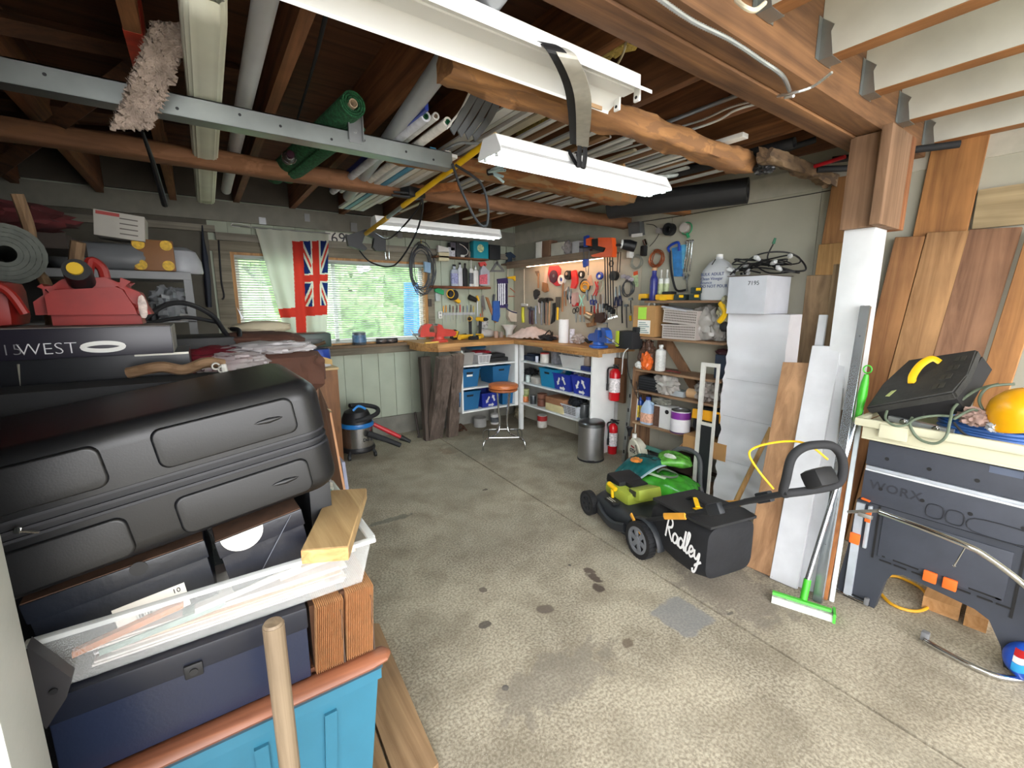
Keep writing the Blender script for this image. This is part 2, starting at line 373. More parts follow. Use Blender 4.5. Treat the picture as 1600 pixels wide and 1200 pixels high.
# diagonal bracing in the dark left bay
BR=wood('#5e3c24','#34210f','X',18,.8)
for a,b in (((-1.9,3.3,2.5),(.36,3.9,2.78)),((-1.7,2.4,2.5),(.3,2.95,2.8)),((-2.4,4.4,2.5),(-.1,4.3,2.8)),((-.9,3.9,2.32),(-.1,2.6,2.6))):
    m=M(); m.tube([a,b],.045,4); tag(m.obj('brace_board',BR,flat=True),'','')['kind']='structure'
for o in list(bpy.data.objects):
    if o.name.startswith('brace_board'): del o['label']; del o['category']; o.name='trim_8'
# white post with rough timber cap
p0=.9
m=M(); m.bx((2.965,p0,0),(3.145,p0+.14,2.0),.003); m.mi=0
po=struct('trim_9',m,mat('#d5d8da',.55,var=.05,bump=.05)); po['label']='white painted post carrying the girder'
cp=wood('#94745a','#6c5038','Z',20,.8); cr=wood('#a06a42','#6e4026','Z',26,.85)
m=M(); m.bx((2.86,p0-.045,2.0),(3.165,p0-.002,2.47),.003); o=struct('trim_10',m,cp)
m=M(); m.bx((3.17,p0-.045,2.0),(3.24,p0+.15,2.47),.003); struct('trim_11',m,cr)
m=M(); m.bx((2.93,p0,2.0),(3.168,p0+.15,2.465)); struct('trim_12',m,cp)
# ---------------------------------------------------------------- window
wf=M(); fw=wood('#b98a52','#8b5f33','Z',24,.6,False)
wf.bx((WX0-.0,YW-.02,WZ0),(WX0+.03,YW+.12,WZ1)); wf.bx((WX1-.03,YW-.02,WZ0),(WX1,YW+.12,WZ1)); wf.bx((WX0+.03,YW-.01,WZ1-.025),(WX1-.03,YW+.12,WZ1)); wf.bx((WX0+.03,YW-.0,WZ0),(WX1-.03,YW+.12,WZ0+.02))
win=struct('window_1',wf,fw)
a=M(); gw=wood('#8a8372','#645d4f','X',18,.85,False)
a.bx((WX0-.16,YW-.025,WZ1),(WX1+.12,YW-.001,WZ1+.1),.003); a.bx((WX0-.14,YW-.025,1.0),(WX0,YW-.001,WZ1),.003); a.bx((WX1,YW-.025,WZ0-.1),(WX1+.09,YW-.001,WZ1),.003); a.bx((WX0-.05,YW-.025,WZ0-.12),(WX1+.02,YW-.001,WZ0-.03),.003)
a.obj('casing',gw,win)
a=M(); a.bx((WX0-.1,YW-.13,WZ0-.03),(WX1+.05,YW+.02,WZ0),.003); a.obj('sill',wood('#7b6650','#54432f','X',18,.8),win)
mu=M(); wh=mat('#d9dbdb',.5)
for x in (WX0+.05,1.27,WX1-.05): mu.bx((x-.02,YW+.07,WZ0+.02),(x+.02,YW+.1,WZ1-.025))
mu.bx((WX0+.05,YW+.07,WZ0+.02),(WX1-.05,YW+.1,WZ0+.06)); mu.bx((WX0+.05,YW+.07,WZ1-.065),(WX1-.05,YW+.1,WZ1-.025)); mu.obj('sash',wh,win)
gl=bpy.data.materials.new('glass'); gl.use_nodes=True; N,L=nodes(gl); b=N['Principled BSDF']; N.remove(b); t=N.new('ShaderNodeBsdfTransparent'); t.inputs[0].default_value=(.93,.97,.95,1); gg=N.new('ShaderNodeBsdfGlossy'); gg.inputs['Roughness'].default_value=.03; mx=N.new('ShaderNodeMixShader'); mx.inputs[0].default_value=.06; L.new(t.outputs[0],mx.inputs[1]); L.new(gg.outputs[0],mx.inputs[2]); L.new(mx.outputs[0],N['Material Output'].inputs[0])
for x0,x1 in ((WX0+.07,1.25),(1.29,WX1-.07)):
    q=M(); q.bx((x0,YW+.084,WZ0+.06),(x1,YW+.088,WZ1-.065)); q.obj('window_pane',gl,win)
# venetian blind
bl=thing('venetian_blind','white venetian blind with its slats half open covering the window','blind')
SL=bpy.data.materials.new('blind_slat'); SL.use_nodes=True; N,L=nodes(SL); N.remove(N['Principled BSDF']); d_=N.new('ShaderNodeBsdfDiffuse'); t_=N.new('ShaderNodeBsdfTranslucent'); x_=N.new('ShaderNodeMixShader'); x_.inputs[0].default_value=.4
for q in (d_,t_): q.inputs[0].default_value=(.62,.65,.63,1)
L.new(d_.outputs[0],x_.inputs[1]); L.new(t_.outputs[0],x_.inputs[2]); L.new(x_.outputs[0],N['Material Output'].inputs[0])
n=35; z0=WZ0+.035; z1=WZ1-.05
for bx0,bx1 in ((WX0+.035,WX1-.035),):
    h=M(); h.bx((bx0,YW-.004,z1),(bx1,YW+.03,z1+.025)); h.obj('head_rail',SL,bl)
    h=M(); h.bx((bx0,YW,z0-.014),(bx1,YW+.025,z0-.002)); h.obj('bottom_rail',SL,bl)
    for i in range(n):
        z=z0+(z1-z0)*(i+.5)/n; s=M(); s.box(((bx0+bx1)/2,YW+.014,z),(bx1-bx0,.025,.0008),rot=(R(-24),0,0)); s.obj('slat',SL,bl)
    for x in (bx0+.2,bx0+.68,1.3,bx1-.6,bx1-.12): s=M(); s.cyl((x,YW+.001,z0),(x,YW+.001,z1),.0012,n=5); s.obj('ladder_cord',SL,bl)
    s=M(); s.cyl((bx0+.22,YW-.008,z1),(bx0+.222,YW-.012,z0+.2),.0025,n=6); s.obj('tilt_wand',SL,bl)
# ---------------------------------------------------------------- outside the window
m=M(); m.bx((-12,YW+.12,-.25),(16,20,-.2)); struct('ground',m,mat('#5f7d3c',.9,var=.3,scale=3))
m=M(); m.bx((-9,-9,-.3),(12,-2.21,-.01)); struct('ground.001',m,mat('#9a968b',.9,var=.12,scale=3))
def hedge(c,r,seed,col,label):
    q=M(); q.blob(c,r,.35,5,seed,44,2.6); 
    for v in q.bm.verts:
        v.co+=V((noise.noise(v.co*9),noise.noise(v.co*9+V((5,5,5))),noise.noise(v.co*9+V((9,1,3)))))*.12
    one(q,'hedge_bush',mat(col,.85,var=.6,scale=11,bump=.8,bscale=30),label,'hedge',ang=180)
hedge((1.2,8.6,.8),(1.7,.9,1.6),3,'#7c9a66','leafy green hedge outside the window, behind the middle blind slats')
hedge((4.9,10.2,.8),(1.7,.9,1.9),5,'#749260','tall green hedge outside the window, behind the right-hand slats')
hedge((-1.9,10.4,.0),(1.2,.6,.9),8,'#8aa678','low pale green bush outside the window, behind the left slats')
q=M(); q.sheet(lambda a,b:(2.60+.44*a+.13*(1-b)*(a-.7),6.6+.03*math.sin(a*14),-.2+2.12*b),14,10,.01)
one(q,'blue_tarp',mat('#3f8fe0',.5,var=.08),'bright blue tarpaulin hanging outside the right end of the window','tarpaulin')
q=M(); q.blob((-1.3,7.2,.45),(.9,.5,.65),.06,1.5,2,16,3.2); one(q,'covered_vehicle',mat('#8fb0dd',.3,var=.1),'pale blue car body seen through the left slats of the blind','car')
# ================================================================ OVERHEAD
LE=mat('#eafcff',.5,var=0,emit=15,key='tube'); LW=mat('#f2f4f4',.35,var=0)
def shop_light(x0,x1,y,z,label,lit=True,w=.2,strength=None):
    t=thing('shop_light',label,'light fixture','fluorescent shop lights')
    m=M(); m.bx((x0,y-.055,z+.03),(x1,y+.055,z+.075),.004); m.obj('housing',LW,t)
    m=M()
    for s in (-1,1):
        m.prism([(x0,y+s*.03,z+.03),(x0,y+s*.05,z+.032),(x0,y+s*w/2,z+.0),(x0,y+s*w/2,z-.012),(x0,y+s*(w/2-.003),z-.003),(x0,y+s*.045,z+.026)],(x1-x0,0,0))
    m.bx((x0,y-.03,z+.024),(x1,y+.03,z+.031)); m.obj('reflector',LW,t)
    for xe in (x0,x1):
        m=M(); m.prism([(xe-.002,y-w/2,z-.012),(xe-.002,y+w/2,z-.012),(xe-.002,y+w/2,z+.002),(xe-.002,y+.055,z+.075),(xe-.002,y-.055,z+.075),(xe-.002,y-w/2,z+.002)],(.004,0,0)); 
        if lit: m.obj('end_plate',LW,t)
        else: m.bm.free()
        for s in (-1,1):
            m=M(); i=1 if xe==x0 else -1; m.box((xe+i*.012,y+s*.05,z+.002),(.012,.03,.05),bev=.006); h=m.obj('lamp_holder',LW,t)
            m=M(); m.cyl((xe+i*.005,y+s*.05,z-.008),(xe+i*.019,y+s*.05,z-.008),.006,n=10); m.obj('socket_hole',DK,h)
    if lit:
        for s in (-1,1):
            m=M(); m.cyl((x0+.02,y+s*.05,z-.004),(x1-.02,y+s*.05,z-.004),.013,n=14); m.obj('fluorescent_tube',LE,t)
    return t
l1=shop_light(.08,1.47,1.30,2.385,'large unlit white fixture nearest the camera, running overhead out of frame',False,.22)
m=M(); m.bx((1.25,1.395,2.372),(1.42,1.4,2.386)); m.obj('tape_strip',mat('#b08f6a',.7),l1)
shop_light(1.20,2.46,1.905,2.30,'glowing twin-tube fixture hanging in the middle of the ceiling')
shop_light(1.33,2.62,4.02,2.28,'glowing fixture farther back, above the window bench',w=.17)
# hanging strap with black bottom
sx=1.74
t=thing('hanging_strap','grey cloth strap looped over the unlit fixture and holding up the lit one','strap')
m=M()
def strapf(a,b):
    k=spl([(1.36,1.24,2.50),(1.42,1.30,2.52),(1.52,1.5,2.50),(1.64,1.72,2.46),(1.72,1.83,2.41)],8); q=k[min(int(a*(len(k)-1)),len(k)-1)]; return q+V((.075*(b-.5),-.03*(b-.5),0))
SPT=[P(850,73,Z=2.44),P(868,74,Z=2.40),P(888,90,Z=2.345),P(906,130,Z=2.335),P(912,170,Z=2.335),P(910,228,Y=1.79)]
def sf(a,b):
    k=SFK; q=k[min(int(a*(len(k)-1)+.5),len(k)-1)]; return q+V((.064*(b-.5),-.02*(b-.5),0))
SFK=spl(SPT,8); m.sheet(sf,33,4,.003); m.obj('cloth_strap',mat('#b5b2a8',.85,var=.1,scale=25),t)
m=M(); SFK=[q+V((-.032,.012,.006)) for q in spl(SPT,8)]; m.sheet(sf,33,4,.003); m.obj('rubber_strap',DK,t)
m=M()
e=SPT[-1]
for s in (-1,1): m.tube(spl([e+V((s*.018,0,0)),e+V((s*.02,.0,-.05)),e+V((s*.015,.01,-.1)),V((e.x+s*.03,1.86,2.385))],5),.016,6,flat=(1,.3))
m.obj('strap_tail',DK,t)
# long timbers across the ceiling
def pole(x0,x1,y,z,h,w,seed,label,mt,wob=.012,name='roof_pole',pts=None):
    m=M(); n=60; vs=[];fs=[]; K=14
    for i in range(n):
        f=i/(n-1); x=x0+(x1-x0)*f
        for j in range(K):
            a=2*PI*(j+.5)/K; cy=math.copysign(abs(math.cos(a))**.55,math.cos(a)); cz=math.copysign(abs(math.sin(a))**.55,math.sin(a))
            d=noise.noise(V((x*3.1,j*.9,seed*5.1)))*wob*1.6+noise.noise(V((x*13,j*2.3,seed)))*wob
            vs.append((x,y+cy*(w/2+d)+wob*2*noise.noise(V((x*.8,seed,1))),z+h/2+cz*(h/2+d)))
    fs=[(i*K+j,i*K+(j+1)%K,(i+1)*K+(j+1)%K,(i+1)*K+j) for i in range(n-1) for j in range(K)]+[tuple(range(K)),tuple((n-1)*K+j for j in range(K))]
    m._add(vs,fs); o=m.obj(name,mt,ang=70); o['kind']='structure'; o['label']=label; return o
def barkwood(c1,c2,c3):
    m=wood(c1,c2,'X',16,.85,True,stain=c3,bump=.9).copy(); N,L=nodes(m); b=N['Principled BSDF']; src=b.inputs['Base Color'].links[0].from_socket
    tc=N.new('ShaderNodeTexCoord'); mp=N.new('ShaderNodeMapping'); mp.inputs['Scale'].default_value=(2.5,9,9); L.new(tc.outputs['Object'],mp.inputs[0])
    n=N.new('ShaderNodeTexNoise'); n.inputs['Scale'].default_value=1.6; n.inputs['Detail'].default_value=8; n.inputs['Distortion'].default_value=1.5; L.new(mp.outputs[0],n.inputs['Vector'])
    r=N.new('ShaderNodeMapRange'); r.inputs[1].default_value=.5; r.inputs[2].default_value=.56; r.inputs[4].default_value=.85; L.new(n.outputs['Fac'],r.inputs[0])
    x=N.new('ShaderNodeMix'); x.data_type='RGBA'; L.new(r.outputs[0],x.inputs[0]); L.new(src,x.inputs[6]); x.inputs[7].default_value=(*hexc(c3),1); L.new(x.outputs[2],b.inputs['Base Color']); return m
PW=barkwood('#94684a','#6a4730','#7d5538'); PW2=barkwood('#b08050','#80583a','#8a6444'); PW3=barkwood('#a5703f','#70452a','#8f7350')
pole(-4,3.69,3.22,2.36,.10,.14,1,'long rough-sawn timber crossing the room nearest the window wall',PW,.006)
pole(.95,3.69,2.56,2.385,.09,.15,2,'bark-edged timber crossing the ceiling behind the lit fixture',PW3,.012)
pole(.80,2.85,1.56,2.39,.10,.14,3,'gnarled bark-covered timber above the middle fixture',PW2,.012)
pole(2.72,3.69,1.40,2.40,.075,.09,4,'thin weathered timber ending against the right wall',barkwood('#8d7558','#5e4a36','#4a3b2e'),.015)
# galvanised track
t=thing('door_track','galvanised steel door track running left under the rafters','track')
m=M(); GV=mat('#8e9390',.38,metal=.75,var=.15,scale=6); Y0,Y1,Z0,Z1=2.28,2.36,2.32,2.40
m.bx((-3.9,Y0,Z0),(1.2,Y0+.004,Z1)); m.bx((-3.9,Y0,Z0),(1.2,Y1,Z0+.004)); m.bx((-3.9,Y0,Z1-.004),(1.2,Y0+.03,Z1)); m.bx((-3.9,Y1-.004,Z0),(1.2,Y1,Z0+.04)); m.obj('rail',GV,t)
m=M(); m.bx((.66,Y0-.006,Z0+.03),(.72,Y0-.002,2.555)); m.bx((.655,Y0-.02,Z0+.04),(.66,Y0,2.53)); m.bx((.72,Y0-.02,Z0+.04),(.725,Y0,2.53)); m.obj('hanger_bracket',GRYM,t)
for z in (2.40,2.47): 
    m=M(); m.cyl((.69,Y0-.014,z),(.69,Y0-.004,z),.008,n=8); m.obj('bolt',STEEL,t)
for i in range(9):
    m=M(); x=-.35+i*.18+(.03 if i%2 else 0); m.cyl((x,Y0-.001,2.37-(i%3)*.012),(x,Y0+.001,2.37-(i%3)*.012),.006,n=8); m.obj('slot_hole',BLK,t)
# pipes etc lying along Y under the joists
def ypipe(name,x0,y0,x1,y1,z,r,mt,label,cat,ri=None,z1=None):
    m=M(); m.pipe((x0,y0,z),(x1,y1,z if z1 is None else z1),r,ri or r*.85,20); return one(m,name,mt,label,cat)
PVC=mat('#9fa3a8',.4,var=.05)
ypipe('plastic_pipe',.255,1.2,.275,4.4,2.50,.035,mat('#b4b5ba',.45,var=.05),'pale grey plastic pipe beside the white downspout overhead','pipe')
ypipe('plastic_pipe',.80,1.2,1.05,3.75,2.50,.04,PVC,'long grey plastic pipe slanting above the end of the metal track','pipe',z1=2.43)
# white fluted downspout
m=M(); K=48; prof=[]
for j in range(K):
    a=2*PI*j/K; e=.5; x=math.copysign(abs(math.cos(a))**e,math.cos(a)); y=math.copysign(abs(math.sin(a))**e,math.sin(a)); r=1+.035*math.cos(j*PI*2/3); prof.append((x*.047*r,y*.038*r))
vs=[];fs=[]; N_=24
for i in range(N_):
    f=i/(N_-1); yy=1.62+f*2.75; xx=.10+.03*f; sc=1 if f>.04 else .93+.07*f/.04
    for x,y in prof: 
        jg=.03*noise.noise(V((x*40,y*40,1))) if i==0 else 0
        vs.append((xx+x*sc*1.25,yy+jg,2.47-.05*f+y*sc*1.25))
fs=[(i*K+j,i*K+(j+1)%K,(i+1)*K+(j+1)%K,(i+1)*K+j) for i in range(N_-1) for j in range(K)]
m._add(vs,fs); 
ds=one(m,'downspout',mat('#d9dac9',.5,var=.08,scale=5),'white fluted downspout with a torn open end, stored overhead','downspout',ang=25); sm=ds.modifiers.new('s','SOLIDIFY'); sm.thickness=.002
# fluffy mop pad and black handle
t=thing('duster','dusty brown-grey fluffy mop pad hanging by a black handle from the rafters','duster')
a=P(272,35,Y=2.05); b=P(205,200,Y=2.25); dv=(b-a); wv=V((1,0,.25)).normalized()
m=M()
def mopf(u_,v_):
    w=.062*(1+.08*noise.noise(V((u_*9,v_,2)))); k=(v_-.5)*2; ed=(.008*noise.noise(V((u_*90,v_*5,1))) if v_ in(0,1) else 0)
    return a+dv*u_+wv*(k*w+ed)+V((0,.02*math.sin(u_*PI)*(1-k*k),.012*noise.noise(V((u_*40,v_*40,0)))))
m.sheet(mopf,60,22,.018)
for i in range(900):
    u_=random.random(); v_=random.choice((0,1,random.random())); p=mopf(u_,v_); d=V((random.uniform(-1,1),random.uniform(-1.2,-.1),random.uniform(-1,1))).normalized()*random.uniform(.006,.014)
    m._add([p-d.orthogonal().normalized()*.0012,p+d.orthogonal().normalized()*.0012,p+d],[(0,1,2)])
m.obj('fluffy_pad',mat('#98887c',.95,var=.3,scale=22,bump=.8,bscale=160),t)
m=M(); m.tube([P(222,205,Y=2.3),P(238,250,Y=2.5),P(258,320,Y=2.8)],[.006,.009,.014],8); m.obj('handle',BLK,t)
# rolled green artificial turf
def roll(name,a,b,r,mt,label,cat,core=None,turns=4,tail=0,ri=.3,ext=None,group=None,g=.62):
    a=V(a);b=V(b);t=(b-a).normalized();x=V((0,0,1)).cross(t).normalized();z=t.cross(x)
    tt=thing(name,label,cat,group)
    m=M(); n=turns*22; th=(r*(1-ri))/turns
    def f(u_,v_):
        an=u_*turns*2*PI; rr=r*ri+ (r-r*ri-th*.45)*u_; return a+(b-a)*v_+x*math.cos(an)*rr+z*math.sin(an)*rr
    m.sheet(f,n,3,th*g); m.obj('rolled_sheet',mt,tt,ang=60)
    if core: q=M(); q.pipe(a-t*.002,b,r*ri*.95,r*ri*.75,18); q.obj('core_tube',core,tt)
    return tt
TURF=mat('#1e5a36',.95,var=.55,scale=60,bump=1,bscale=220)
tr=roll('turf_roll',(.665,2.2,2.49),(.50,3.45,2.44),.06,TURF,'roll of dark green artificial turf on a cardboard core, stored overhead','roll',mat('#b9a68c',.8),3,ri=.34)
m=M(); m.tube([(.70,2.28,2.42),(.55,3.3,2.38)],[.03,.03],10,flat=(.6,1.4)); m.obj('turf_flap',TURF,tr)
# window rolls : bundled wallpaper / film rolls
for i,(dx,dz,c,cc,lb) in enumerate(((-.05,.0,'#c9ccd6','#1f5b3b','left of the three white patterned rolls with a green-lined end'),(.0,.012,'#cfd0cf','#8b7a6a','middle roll, smallest, of the printed rolls stored overhead'),(.06,0,'#e3e0da','#1e6b45','thick white and red printed roll with a green core, on the right of the bundle'))):
    roll('paper_roll',(.985+dx,2.02,2.44+dz),(.96+dx*1.2,3.6,2.42+dz),.024 if i!=1 else .018,mat(c,.6,var=.2,scale=26),lb,'roll',mat(cc,.6),2,ri=.5,group='printed rolls overhead')
m=M()
for i,(c,w) in enumerate((('#2a3d8f',.02),)): m.bx((.9,1.95,2.435),(.915,3.7,2.475))
one(m,'plastic_film',mat('#2b3f93',.4),'dark blue folded plastic film squeezed beside the printed rolls','plastic sheet')
# flattened boxes/siding bundle to right of pipe (blue strip)
for i,(dx,c,lb) in enumerate(((0,'#d6d8d8','white siding length against the grey pipe, below the turf roll'),(.045,'#4a90b4','blue siding length between the white ones behind the metal track'),(.09,'#dcdcd8','white siding length just right of the blue one'),(.135,'#cfc9bd','cream siding length two places right of the blue one'),(.175,'#e2e2e0','narrow white siding length, rightmost beside the blue one'))):
    m=M(); m.bx((1.06+dx,2.35,2.40),(1.097+dx,4.1,2.42+.012*(i%2)),.004); one(m,'siding_strip',mat(c,.5,var=.06),lb,'siding strip','siding lengths beside the pipe')
# grey flexible corrugated siding (bent), at (730,180)
t=thing('grey_moulding','bundle of four bent grey plastic mouldings hanging at the bark timber','moulding')
for i in range(4):
    m=M(); 
    pt=[P(742+i*12,146+i*4,Z=2.50),P(728+i*12,170+i*5,Z=2.49),P(716+i*12,190+i*4,Z=2.45),P(706+i*11.5,206+i*3.5,Z=2.40)]
    m.tube(spl(pt,5),.021,6,flat=(.25,1)); m.obj('moulding_strip',mat('#5d6063',.6,var=.08),t)
m=M(); m.tube(spl([P(733,146,Z=2.50),P(720,172,Z=2.49),P(706,190,Z=2.44),P(698,201,Z=2.40)],5),.005,6); m.obj('white_bead',WHT,t)
# strips over the poles: gutters, sidings, trims
cols=['#d9dcdc','#c4c6c2','#e4e6e6','#b9b09a','#d2d6d8','#8f6a48','#e0e1de','#a9adb0','#c7bfa8','#dadddd','#9b7650','#cfd3d6']
places=['just right of the grey mouldings','with a dark gap beside it','behind the lit fixture','crossing two timbers']
k=0; random.seed(11)
for i in range(30):
    x=1.30+i*.062+random.uniform(-.008,.008)
    if x>3.05: break
    c=cols[i%12]; y0=random.uniform(1.66,1.9) if i%3 else random.uniform(1.3,1.6)+.35; y1=random.uniform(3.3,4.6); z=2.495+random.uniform(0,.03); w=random.choice((.03,.045,.055))
    m=M(); dx=random.uniform(-.03,.03)
    if i%4==2: # gutter channel
        m.prism([(x-w/2,y0,z+.02),(x-w/2,y0,z),(x+w/2,y0,z),(x+w/2,y0,z+.026),(x+w/2-.002,y0,z+.026),(x+w/2-.002,y0,z+.002),(x-w/2+.002,y0,z+.002),(x-w/2+.002,y0,z+.02)],(dx,y1-y0,0)); lb='white channel-shaped trim lying lengthwise over the timbers under the joists'
    else:
        m.prism([(x-w/2,y0,z),(x+w/2,y0,z),(x+w/2,y0,z+.01),(x,y0,z+.014),(x-w/2,y0,z+.01)],(dx,y1-y0,0))
        wd=c in('#8f6a48','#9b7650'); be=c in('#b9b09a','#c7bfa8')
        lb='thin brown wooden lath stored lengthwise over the timbers' if wd else ('beige plastic lath stored lengthwise over the timbers' if be else 'white or pale grey siding strip stored lengthwise over the timbers')
    one(m,'siding_strip' if i%4==2 or c not in('#8f6a48','#9b7650') else 'wooden_lath',mat(c,.45,var=.08) if c not in('#8f6a48','#9b7650') else wood(c,'#6b472c','Y',20),lb,'building strip','strips stored over the timbers')
for (u,v,l,c,lb) in ((1075,243,1.1,'#e4e7e8','bright white plastic channel poking out past the gnarled timber'),(1165,212,.9,'#e9ebea','white plastic strip leaning between joists at the gnarled timber'),):
    p=P(u,v,Z=2.5); m=M(); m.bx((p.x-.03,p.y,2.49),(p.x+.03,p.y+l,2.515),.003); one(m,'siding_strip',WHT,lb,'siding strip')
m=M(); p=P(1045,275,Z=2.46)
m.tube(spl([(p.x-.25,p.y+.15,2.47),(p.x-.1,p.y+.08,2.46),(p.x,p.y,2.46),(p.x+.06,p.y-.02,2.47)],5),[.02]*15+[.012],8,flat=(.6,1.3)); one(m,'wrapped_package',mat('#cfdcde',.25,var=.3,scale=30),'crinkled clear plastic package beyond the right end of the lit fixture','package')
m=M(); p=P(975,262,Z=2.46); m.cyl((p.x,p.y,2.47),(p.x-.05,p.y+.35,2.47),.016); one(m,'wooden_dowel',wood('#d0a66a','#a87c46','Y'),'short pale wooden dowel lying over the lit fixture','dowel')
# bundle of pale blue tubes
t=thing('tube_bundle','bundle of thin pale blue tubes tied with black tape, left of the lit fixture','tubes')
q=P(765,268,Z=2.40)
for i,(u,v) in enumerate(((785,262),(789,266),(786,276),(783,281),(787,285),(780,259))):
    m=M(); m.pipe(P(u,v,Z=2.36),q+V((.0+.004*i,.02,.0+.003*i)),.008,.0055,10); m.obj('thin_tube',mat('#b9d3dc',.4,var=.05),t)
m=M(); m.pipe(q+V((.02,-.015,0)),q+V((0,.02,0)),.02,.015,12); m.obj('tape',BLK,t)
# black rubber roll near right wall
roll('rubber_roll',(3.30,1.78,2.40),(2.93,2.75,2.40),.092,mat('#1d1e20',.55,var=.15,scale=20),'thick black rubber roll slung under the joists near the right wall','roll',None,4,ri=.5)
# insulation
for (u,v,s,lb) in ((960,60,.12,'yellow insulation tuft stuffed between joists near the girder'),(835,195,.07,'yellow insulation scrap behind the unlit fixture')):
    m=M(); m.blob(P(u,v,Z=2.66),(s*.5,s*2.2,.05),.5,6,u); one(m,'insulation_tuft',mat('#c9b163',.95,var=.2,scale=40,bump=.8),lb,'insulation')
# conduit
def cable(pts,r,mt,name,label,cat='cable',n=8,k=8,ribs=False,group=None):
    m=M(); s=spl(pts,k)
    if ribs:
        L_=[s[0]]; acc=0
        for i in range(1,len(s)):
            d=(s[i]-s[i-1]); st=max(1,int(d.length/.005)); 
            for j in range(1,st+1): L_.append(s[i-1]+d*j/st)
        m.tube(L_,[r*(1.0 if i%2 else .82) for i in range(len(L_))],n)
    else: m.tube(s,r,n)
    return one(m,name,mt,label,cat,group)
cable([P(1020,-10,Z=2.44),P(1080,32,Z=2.44),P(1140,62,Z=2.44),P(1190,95,Z=2.43),P(1222,118,Z=2.42),P(1234,142,Z=2.44)],.008,mat('#c2c7c9',.3,metal=.8),'flexible_conduit','grey armoured conduit swooping along the girder','conduit',ribs=True)
cable([P(1300,113,Z=2.45),P(1270,135,Z=2.44),P(1240,145,Z=2.43),P(1190,155,Z=2.5),P(1140,168,Z=2.53),P(1090,190,Z=2.54),P(1000,215,Z=2.55)],.006,mat('#d9dcdc',.35,metal=.7),'flexible_conduit.001','thin armoured conduit running from the girder across to the joists','conduit',ribs=True)
cable([P(1240,150,Z=2.45),P(1200,158,Z=2.5),P(1150,172,Z=2.52),P(1095,198,Z=2.53),P(930,245,Z=2.55)],.006,mat('#d4d7d7',.35),'electrical_cable','white cable running below the thin conduit','cable')
cable([P(978,60,Z=2.6),P(975,80,Z=2.55),P(962,105,Z=2.56),P(952,118,Z=2.6)],.005,mat('#d8cfae',.6),'electrical_cable.001','short cream cable dropping between joists by the insulation')
cable([P(1150,0,Z=2.5),P(1165,12,Z=2.45),P(1180,16,Z=2.45),P(1195,5,Z=2.5)],.007,mat('#ddd6bd',.6),'electrical_cable.002','looped cream cable at the top edge above the girder')
ypipe('metal_conduit',2.32,1.15,2.32,3.6,2.63,.011,mat('#a8adb3',.35,metal=.7),'straight grey metal conduit clipped along the side of a joist near the right wall','conduit')
ypipe('black_pipe',2.86,1.3,2.82,2.3,2.5,.03,DK,'black foam-covered pipe tucked under the joists near the right wall','pipe')
# rods over the cap on the right
m=M(); m.tube([P(1248,268,Z=2.45),P(1320,245,Z=2.45)],.012,8); one(m,'red_rod',mat('#c81e2a',.4),'red printed rod lying behind the timber post cap','rod')
for a_,b_,r,lb in (((1200,243),(1275,218),.018,'black tube under the joists left of the post cap'),((1275,265),(1345,262),.02,'lower black umbrella-like tube behind the post cap'),((1300,250),(1500,225),.02,'upper long black tube passing behind the post cap')):
    m=M(); m.cyl(P(*a_,X=3.3 if a_[0]>1210 else 3.0),P(*b_,X=3.55 if a_[0]>1210 else 3.1),r,n=10); one(m,'black_tube',DK,lb,'tube')
m=M(); m.blob(P(1195,262,Z=2.4),(.05,.05,.035),.6,6,4); one(m,'bulb_cord_bunch',mat('#2a2b2d',.4,var=.6,scale=60),'small dark bunch of cord and clips on the end of the gnarled timber','cord')
# rod in left bays with ring
m=M(); m.tube([P(512,12,Z=2.62),P(492,95,Z=2.60),P(462,195,Z=2.58)],[.009,.007,.005],8); m.lathe([(.0,0),(.014,0),(.014,.03),(0,.03)],P(458,205,Z=2.52),n=10)
one(m,'fishing_rod',DK,'thin dark fishing rod stored between two joists','fishing rod')
t=thing('lantern_pole','stack of glass-topped lantern heads hanging by the turf roll','lantern')
p=P(452,245,Z=2.38)
m=M(); m.lathe([(0,-.02),(.02,-.02),(.022,.0),(.03,.02),(.03,.05),(.02,.06),(0,.06)],p,ax='Y'); m.obj('body',mat('#4f4a45',.3,metal=.4),t)
m=M(); m.lathe([(0,-.05),(.018,-.05),(.022,-.04),(.022,-.02),(0,-.02)],p,ax='Y'); m.obj('lens',mat('#3a2530',.15),t)
m=M(); m.tube(arc(p,.034,0,2*PI,22,'XZ')[:-1],.003,6,closed=True); m.obj('ring',CHR,t)
# pole saw : yellow tube, black head, cords
t=thing('pole_saw','yellow pole saw with black head slung diagonally under the ceiling','saw')
A_=P(775,212,Z=2.44); B_=P(572,365,Y=3.95)
m=M(); L_=lambda f:A_+(B_-A_)*f
m.cyl(L_(0),L_(.6),.017,n=14); m.obj('upper_pole',YEL,t); m=M(); m.cyl(L_(.6),L_(.75),.0145,n=14); m.obj('bare_section',GRYM,t)
m=M(); m.cyl(L_(.75),L_(1),.018,n=14); m.obj('lower_pole',mat('#c89b1e',.5),t)
m=M(); h=B_
pts=[P(u,v,Y=3.95) for u,v in ((572,358),(584,362),(603,372),(603,392),(588,392),(583,386),(585,372),(571,366),(566,380),(574,388),(570,392),(545,384),(541,368))]
m.prism(pts,(0,.05,0)); m.obj('head',BLK,t)
cable([P(588,366,Y=3.9),P(610,372,Y=3.5),P(650,330,Y=3.1),P(660,305,Y=3.0)],.006,BLK,'power_lead','thin black cord from the saw head up to the timber')
cable([P(562,392,Y=3.9),P(580,410,Y=3.7),P(615,415,Y=3.5),P(645,375,Y=3.2),P(660,330,Y=3.05),P(658,302,Y=3.0)],.0065,BLK,'power_lead.001','large hanging loop of black cord below the saw head')
